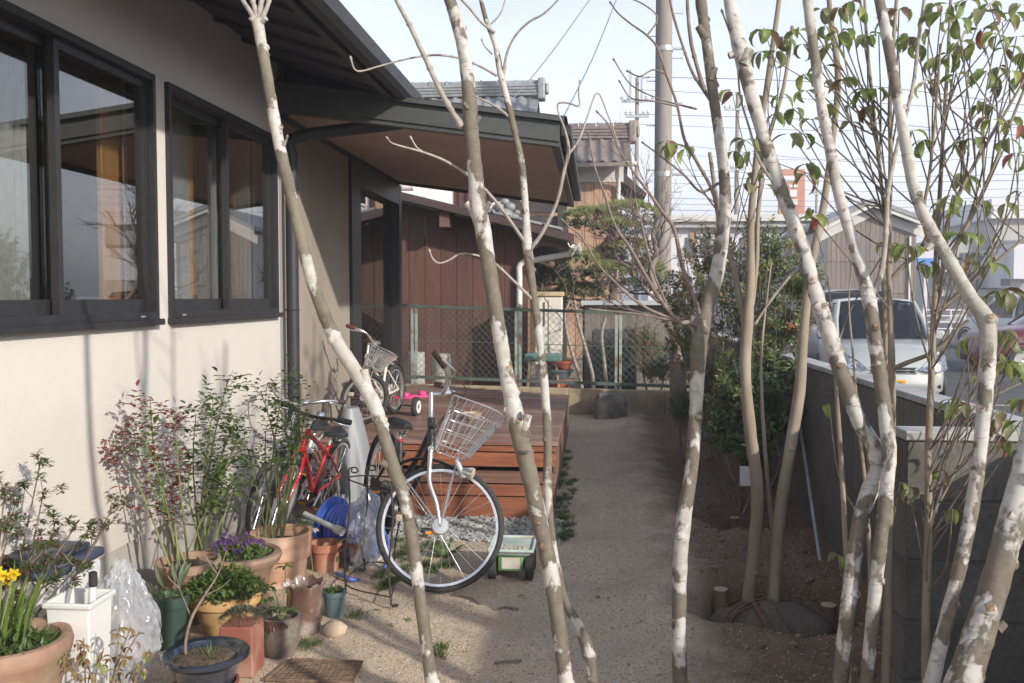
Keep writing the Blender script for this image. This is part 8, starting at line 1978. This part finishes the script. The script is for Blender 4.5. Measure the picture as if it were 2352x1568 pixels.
for k in range(8):
    for lay in (0, 1): b.torus(hc + hx * (-.096 + k * .0265 + (.013 if lay else 0)), hx, .095 + .024 * lay, .0135, 28, 8)
b.build('hose_coils', MATS['hose_blue'], hr, smooth=60)
hy = hx.cross(V((0, 0, 1)))
for sg in (-1, 1):
    o_ = c + hx * (.145 * sg); b = MB(); b.tube(catmull([tuple(o_ + hy * .16 + V((0, 0, .018))), tuple(o_ + hy * .12 + V((0, 0, .10))), tuple(hc + hx * (.145 * sg)), tuple(o_ + hy * -.12 + V((0, 0, .30))), tuple(o_ + hy * -.14 + V((0, 0, .345)))], 5), .014, 8); b.build('side_frame', MATS['reel_grey'], hr, smooth=50)
    b = MB(); b.obox(o_ + V((0, 0, .018)), hx * .02, hy * .19, (0, 0, .016)); b.build('foot', MATS['reel_grey'], hr, smooth=30, bevel=.006)
a, e = c + hx * -.23 + hy * -.10 + V((0, 0, .36)), c + hx * .12 + hy * .06 + V((0, 0, .30)); a, e = at(700, 1180, Y=5.15), at(786, 1221, Y=4.98)
b = MB(); b.tube([a, a.lerp(e, .82), a.lerp(e, .83), e], [.016, .016, .024, .025], 14, caps=False); b.tube([e, e - (e - a).normalized() * .03], [.025, .016], 14, caps=False); b.build('handle_tube', MATS['reel_grey'], hr, smooth=40)
b = MB(); S = catmull([tuple(at(x, y, Y=Y)) for x, y, Y in ((880, 1215, 5.15), (893, 1260, 5.1), (880, 1310, 5.05), (845, 1330, 4.95))] + [tuple(G(808, 1342) + V((0, 0, .02))), tuple(G(775, 1330) + V((0, 0, .02)))], 6); b.tube(S, .011, 8); b.build('loose_hose', MATS['hose_blue'], hr, smooth=60)
q = at(845, 1232, Y=5.1); crumple('plastic_film', 'clear plastic film thrown over the blue hose reel', 'plastic film', (q.x, q.y - .06, .03), .10, .12, .40, 3, flop=.1, fold=.3)
# wrought-iron plant support
mat('wrought_iron', (0.03, 0.027, 0.027), (0.055, 0.047, 0.042), rough=.6, scale=20)
ft = [G(899, 1402), G(795, 1372), G(905, 1330), G(838, 1320)]
ir = thing('iron_plant_support', 'rusty wrought-iron plant support with curled feet behind the first trunk', 'plant support', (ft[0] + ft[1]) / 2)
tops = [at(898, 1112, Y=ft[0].y + .02), at(801, 1080, Y=ft[1].y + .02), at(930, 1085, Y=ft[2].y), at(842, 1075, Y=ft[3].y)]
def curl(b, p, d, u, r, n=16, turns=1.15, w=.0042):
    pts = [p + d * (r * (1 - .55 * k / n) * sin(2 * pi * turns * k / n)) + u * (r * (1 - (1 - .55 * k / n) * cos(2 * pi * turns * k / n))) for k in range(n + 1)]; b.tube(pts, w, 6)
for k in range(4):
    b = MB(); S = catmull([tuple(ft[k] + V((0, 0, .02))), tuple(ft[k].lerp(tops[k], .33) + V((-.012, 0, 0))), tuple(ft[k].lerp(tops[k], .7) + V((.008, 0, 0))), tuple(tops[k])], 6); b.tube(S, .0052, 8); s_ = 1 if k % 2 == 0 else -1
    curl(b, ft[k] + V((0, 0, .02)), V((.3 * s_, 0, -1)).normalized() * .3, V((s_ * .9, -.2, .2)), .022); curl(b, tops[k], V((0, 0, .6)), V((-s_ * .9, 0, 0)), .03); b.build('leg', MATS['wrought_iron'], ir, smooth=60)
for t in (.10, .93):
    p = [ft[k].lerp(tops[k], t) for k in (0, 1, 3, 2)]; b = MB(); S = catmull([tuple(q) for q in p + [p[0]]], 5); b.tube(S, .004, 6); b.build('ring', MATS['wrought_iron'], ir, smooth=60)
# rusty expanded-metal grid on the ground
b = MB(); a, c_, d_, e_ = [G(x, y) + V((0, 0, .012)) for x, y in ((668, 1522), (832, 1528), (812, 1572), (610, 1572))]; n = 15
for k in range(n + 1):
    t = k / n; b.tube([a.lerp(c_, t), e_.lerp(d_, t)], .002 if 0 < k < n else .006, 4); b.tube([a.lerp(e_, t * 1.0), c_.lerp(d_, t)], .002 if 0 < k < n else .006, 4)
gr = thing('rusty_grid', 'rusty metal grid plate lying on the sand at the bottom edge', 'metal grid', (a + d_) / 2); b.build('grid_bars', mat('rust', (0.12, 0.075, 0.05), (0.22, 0.15, 0.10), rough=.9, scale=30), gr, smooth=0, kind='stuff')
# pale stone between pots
b = MB(); vs, fs = stone_mesh(random.Random(6), 1.0, .7); q = G(768, 1458); bm = bmesh.new(); bmesh.ops.create_icosphere(bm, subdivisions=3, radius=1); b.v = [(q.x + v.co.x * .055 * (1 + .2 * fbm(v.co.x * 2, v.co.y * 2, v.co.z * 2)), q.y + v.co.y * .05, q.z + .02 + v.co.z * .04 * (1 + .3 * fbm(v.co.x * 3, v.co.y * 3, 5))) for v in bm.verts]; b.f = [tuple(v.index for v in f.verts) for f in bm.faces]; bm.free()
tag(b.build('stone', mat('sandstone', (.46, .36, .26), (.54, .44, .33), rough=.95, scale=12, bump=.4), smooth=180), 'rough tan stone in front of the shiny brown jar', 'stone')
# little green cart
mat('cart_green', (0.10, 0.24, 0.085), (0.14, 0.30, 0.11), rough=.5, scale=5); mat('cart_tray', (0.42, 0.52, 0.46), (0.55, 0.63, 0.58), rough=.6, scale=9, c3=(.45, .36, .24), s3=7)
mat('label_torn', (0.62, 0.58, 0.54), (0.5, 0.46, 0.42), rough=.8, scale=12)
c = PY(1176, 5.02); ct_ = thing('toy_cart', 'small green four-wheeled cart with a pale tray behind the middle trunk', 'cart', c)
x0, x1, y0, y1 = c.x - .118, c.x + .118, 4.90, 5.20; z = c.z
b = MB(); b.hexa([(x0 + .02, y0 + .02, z + .135), (x1 - .02, y0 + .02, z + .135), (x1 - .02, y1 - .02, z + .135), (x0 + .02, y1 - .02, z + .135), (x0, y0, z + .168), (x1, y0, z + .168), (x1, y1, z + .168), (x0, y1, z + .168)]); tr2 = b.build('tray', MATS['cart_tray'], ct_, smooth=30, bevel=.012, seg=2)
b = MB()
for (a_, e_) in (((x0, y0), (x1, y0)), ((x1, y0), (x1, y1)), ((x1, y1), (x0, y1)), ((x0, y1), (x0, y0))): b.tube([(a_[0], a_[1], z + .170), (e_[0], e_[1], z + .170)], .009, 8)
b.build('tray_rim', MATS['cart_tray'], tr2, smooth=60); scs = random.Random(4)
b = MB(); vs, fs = stone_mesh(scs, .006)
for _ in range(60): X_, Y_ = c.x + scs.uniform(-.06, .07), scs.uniform(4.93, 5.02); b.add([(v[0] + X_, v[1] + Y_, v[2] + z + .171) for v in vs], fs)
b.build('spilled_grit', MATS['grit'], tr2, smooth=0, kind='stuff')
b = MB(); b.box(x0 + .048, x1 - .048, y0 + .03, y1 - .03, z + .05, z + .134); b.build('cart_body', MATS['cart_green'], ct_, smooth=30, bevel=.012, seg=2)
b = MB(); b.box(x0 + .07, x1 - .068, y0 + .0265, y0 + .0295, z + .066, z + .126); b.build('torn_label', MATS['label_torn'], ct_, smooth=0)
for sx_ in (x0 + .018, x1 - .018):
    for sy_ in (y0 + .06, y1 - .05): b = MB(); b.lathe([(0, -.022), (.05, -.022), (.062, -.018), (.064, 0), (.062, .018), (.05, .022), (0, .022)], 22, (sx_, sy_, z + .064), axis=(1, 0, 0)); b.build('wheel', MATS['tyre'], ct_, smooth=40)
# pink sandals and a small basket on the deck
mat('pink_rubber', (0.80, 0.05, 0.26), (0.85, 0.09, 0.32), rough=.5, scale=5)
for k, (px, py, rot, lab) in enumerate(((962, 911, .3, 'pink rubber sandal on the deck, nearer the fence'), (925, 914, -.2, 'pink rubber sandal behind the child bicycle wheel'))):
    q = at(px, py, Z=.455); t = thing('sandal', lab, 'sandal', (q.x, q.y, .452), 'pink sandals on the deck'); ca_, sa_ = cos(rot), sin(rot)
    def L_(x, y, z_): return (q.x + ca_ * x - sa_ * y, q.y + sa_ * x + ca_ * y, .4525 + z_)
    b = MB(); sole = [(-.09, .0), (-.08, .03), (-.02, .032), (.05, .042), (.09, .025), (.097, 0), (.09, -.025), (.05, -.04), (-.02, -.03), (-.08, -.03)]; n = len(sole); b.v = [L_(x, y, 0) for x, y in sole] + [L_(x, y, .026) for x, y in sole]; b.f = [tuple(range(n))[::-1], tuple(range(n, 2 * n))] + [(i, (i + 1) % n, n + (i + 1) % n, n + i) for i in range(n)]; b.build('sole', MATS['pink_rubber'], t, smooth=30)
    b = MB()
    for i in range(9): a = pi * i / 8; b.v += [L_(.0, cos(a) * .042, .026 + sin(a) * .045), L_(.075, cos(a) * .034, .022 + sin(a) * .028)]
    b.f = [(2 * i, 2 * i + 1, 2 * i + 3, 2 * i + 2) for i in range(8)]; o = b.build('strap', MATS['pink_rubber'], t, smooth=60); md = o.modifiers.new('thick', 'SOLIDIFY'); md.thickness = .005
q = at(1085, 962, Z=.45); b = MB(); b.lathe([(.055, 0), (.07, .02), (.082, .05), (.086, .055), (.076, .05), (.06, .012), (0, .01)], 20, (q.x, q.y, .4525))
for k in range(10): a = 2 * pi * k / 10; b.tube([(q.x + cos(a) * .058, q.y + sin(a) * .058, .4525), (q.x + cos(a) * .086, q.y + sin(a) * .086, .505)], .004, 5)
tag(b.build('small_basket', mat('wicker', (.50, .38, .24), (.60, .48, .33), rough=.8, scale=40), smooth=40), 'small pale wicker basket on the deck behind the bicycle basket', 'basket')

# ================================================================ planting bed: root ball, stakes, tag, stick
hx_, hy_ = HOLES[0][0], HOLES[0][1]
mat('burlap', (0.13, 0.10, 0.075), (0.20, 0.16, 0.12), rough=.95, scale=60, bump=.6, bscale=120, bdist=.006)
rb_t = thing('root_ball', 'burlap-wrapped root ball tied with rope in the planting pit', 'root ball', (hx_, hy_ + .08, -.25)); rr = random.Random(77)
b = MB(); bm = bmesh.new(); bmesh.ops.create_icosphere(bm, subdivisions=4, radius=1)
for v in bm.verts: p = v.co; f = 1 + .14 * fbm(p.x * 2.2, p.y * 2.2, p.z * 2.2) + .05 * abs(fbm(p.x * 7, p.y * 7, p.z * 7)); b.v.append((hx_ + p.x * .34 * f, hy_ + .12 + p.y * .30 * f, -.215 + p.z * .20 * f))
b.f = [tuple(v.index for v in f.verts) for f in bm.faces]; bm.free(); b.build('burlap', MATS['burlap'], rb_t, smooth=180)
mat('rope', (0.15, 0.09, 0.055), (0.22, 0.14, 0.085), rough=.95, scale=50)
for k in range(9):
    a = rr.uniform(0, pi); o1 = rr.uniform(-.5, .5); b = MB(); pts = []
    for i in range(15): t = -1.15 + 2.3 * i / 14; x, y = cos(a) * sin(t) - sin(a) * o1 * cos(t), sin(a) * sin(t) + cos(a) * o1 * cos(t); z_ = sqrt(max(0, 1 - x * x - y * y)); pts.append((hx_ + x * .355, hy_ + .12 + y * .315, -.215 + z_ * .215))
    b.tube(pts, .0055, 6); b.build('rope', MATS['rope'], rb_t, smooth=60)
mat('stake_end', (0.48, 0.38, 0.25), (0.58, 0.47, 0.33), rough=.8, scale=30); mat('stake_end_red', (0.55, 0.27, 0.20), (0.62, 0.34, 0.26), rough=.8, scale=30); mat('stake_side', (0.17, 0.125, 0.07), (0.25, 0.19, 0.115), rough=.85, scale=10)
for (px, py, r, hgt, lab, em) in ((1656, 1352, .036, .09, 'sawn wooden stake left of the dogwood root ball', 'stake_end'), (1903, 1388, .038, .09, 'sawn wooden stake right of the dogwood root ball', 'stake_end'), (1674, 1428, .036, .05, 'reddish sawn stake end at the front of the pit', 'stake_end_red'), (1687, 1188, .032, .10, 'yellow stake beside the glossy shrub', 'stake_end'), (1694, 1215, .032, .06, 'lower yellow stake in front of the glossy shrub', 'stake_end')):
    q = at(px, py, Z=0.0)
    zq = 0.0
    for _ in range(14): zq = .6 * zq + .4 * (gz(q.x, q.y) + .05); q = at(px, py, Z=zq)
    hgt = .05; t = thing('stake', lab, 'stake', (q.x, q.y, q.z - hgt), 'sawn stakes in the planting bed'); b = MB(); b.lathe([(r, -hgt - .08), (r * 1.02, -.004)], 18, q); b.build('shaft', MATS['stake_side'], t, smooth=40); b = MB(); b.lathe([(r * 1.02, -.004), (r, .002), (r * .4, .003), (0, .003)], 18, q); b.build('cut_end', MATS[em], t, smooth=40)
q = at(1712, 1093, Y=6.25); b = MB(); b.box(q.x - .036, q.x + .036, q.y - .002, q.y + .002, q.z - .065, q.z + .065); tag(b.build('plant_tag', MATS['plastic_white'], smooth=0), 'white paper plant tag hanging in the glossy shrub', 'tag')
a, e = at(1886, 1216, Y=5.4), at(1838, 975, Y=6.6); b = MB(); b.tube([V((a.x, a.y, gz(a.x, a.y) - .02)), e], .012, 8); tag(b.build('white_pole', MATS['galvanised'], smooth=50), 'thin pale pole leaning towards the block wall', 'pole')

# ================================================================ the hazy air
hz = MB().box(-760, 760, -760, 960, -1.4, 16.0).build('haze', None, smooth=0, kind='stuff')
hm = bpy.data.materials.new('haze'); hm.use_nodes = True; hn = hm.node_tree.nodes; hn.clear()
ho = hn.new('ShaderNodeOutputMaterial'); hv = hn.new('ShaderNodeVolumePrincipled')
hv.inputs['Color'].default_value = (0.93, 0.94, 0.97, 1); hv.inputs['Density'].default_value = 0.0042; hv.inputs['Anisotropy'].default_value = 0.25
hm.node_tree.links.new(hv.outputs[0], ho.inputs['Volume']); hz.data.materials.append(hm)
hz['label'] = 'pale winter haze hanging over the gardens and the car park'; hz['category'] = 'haze'
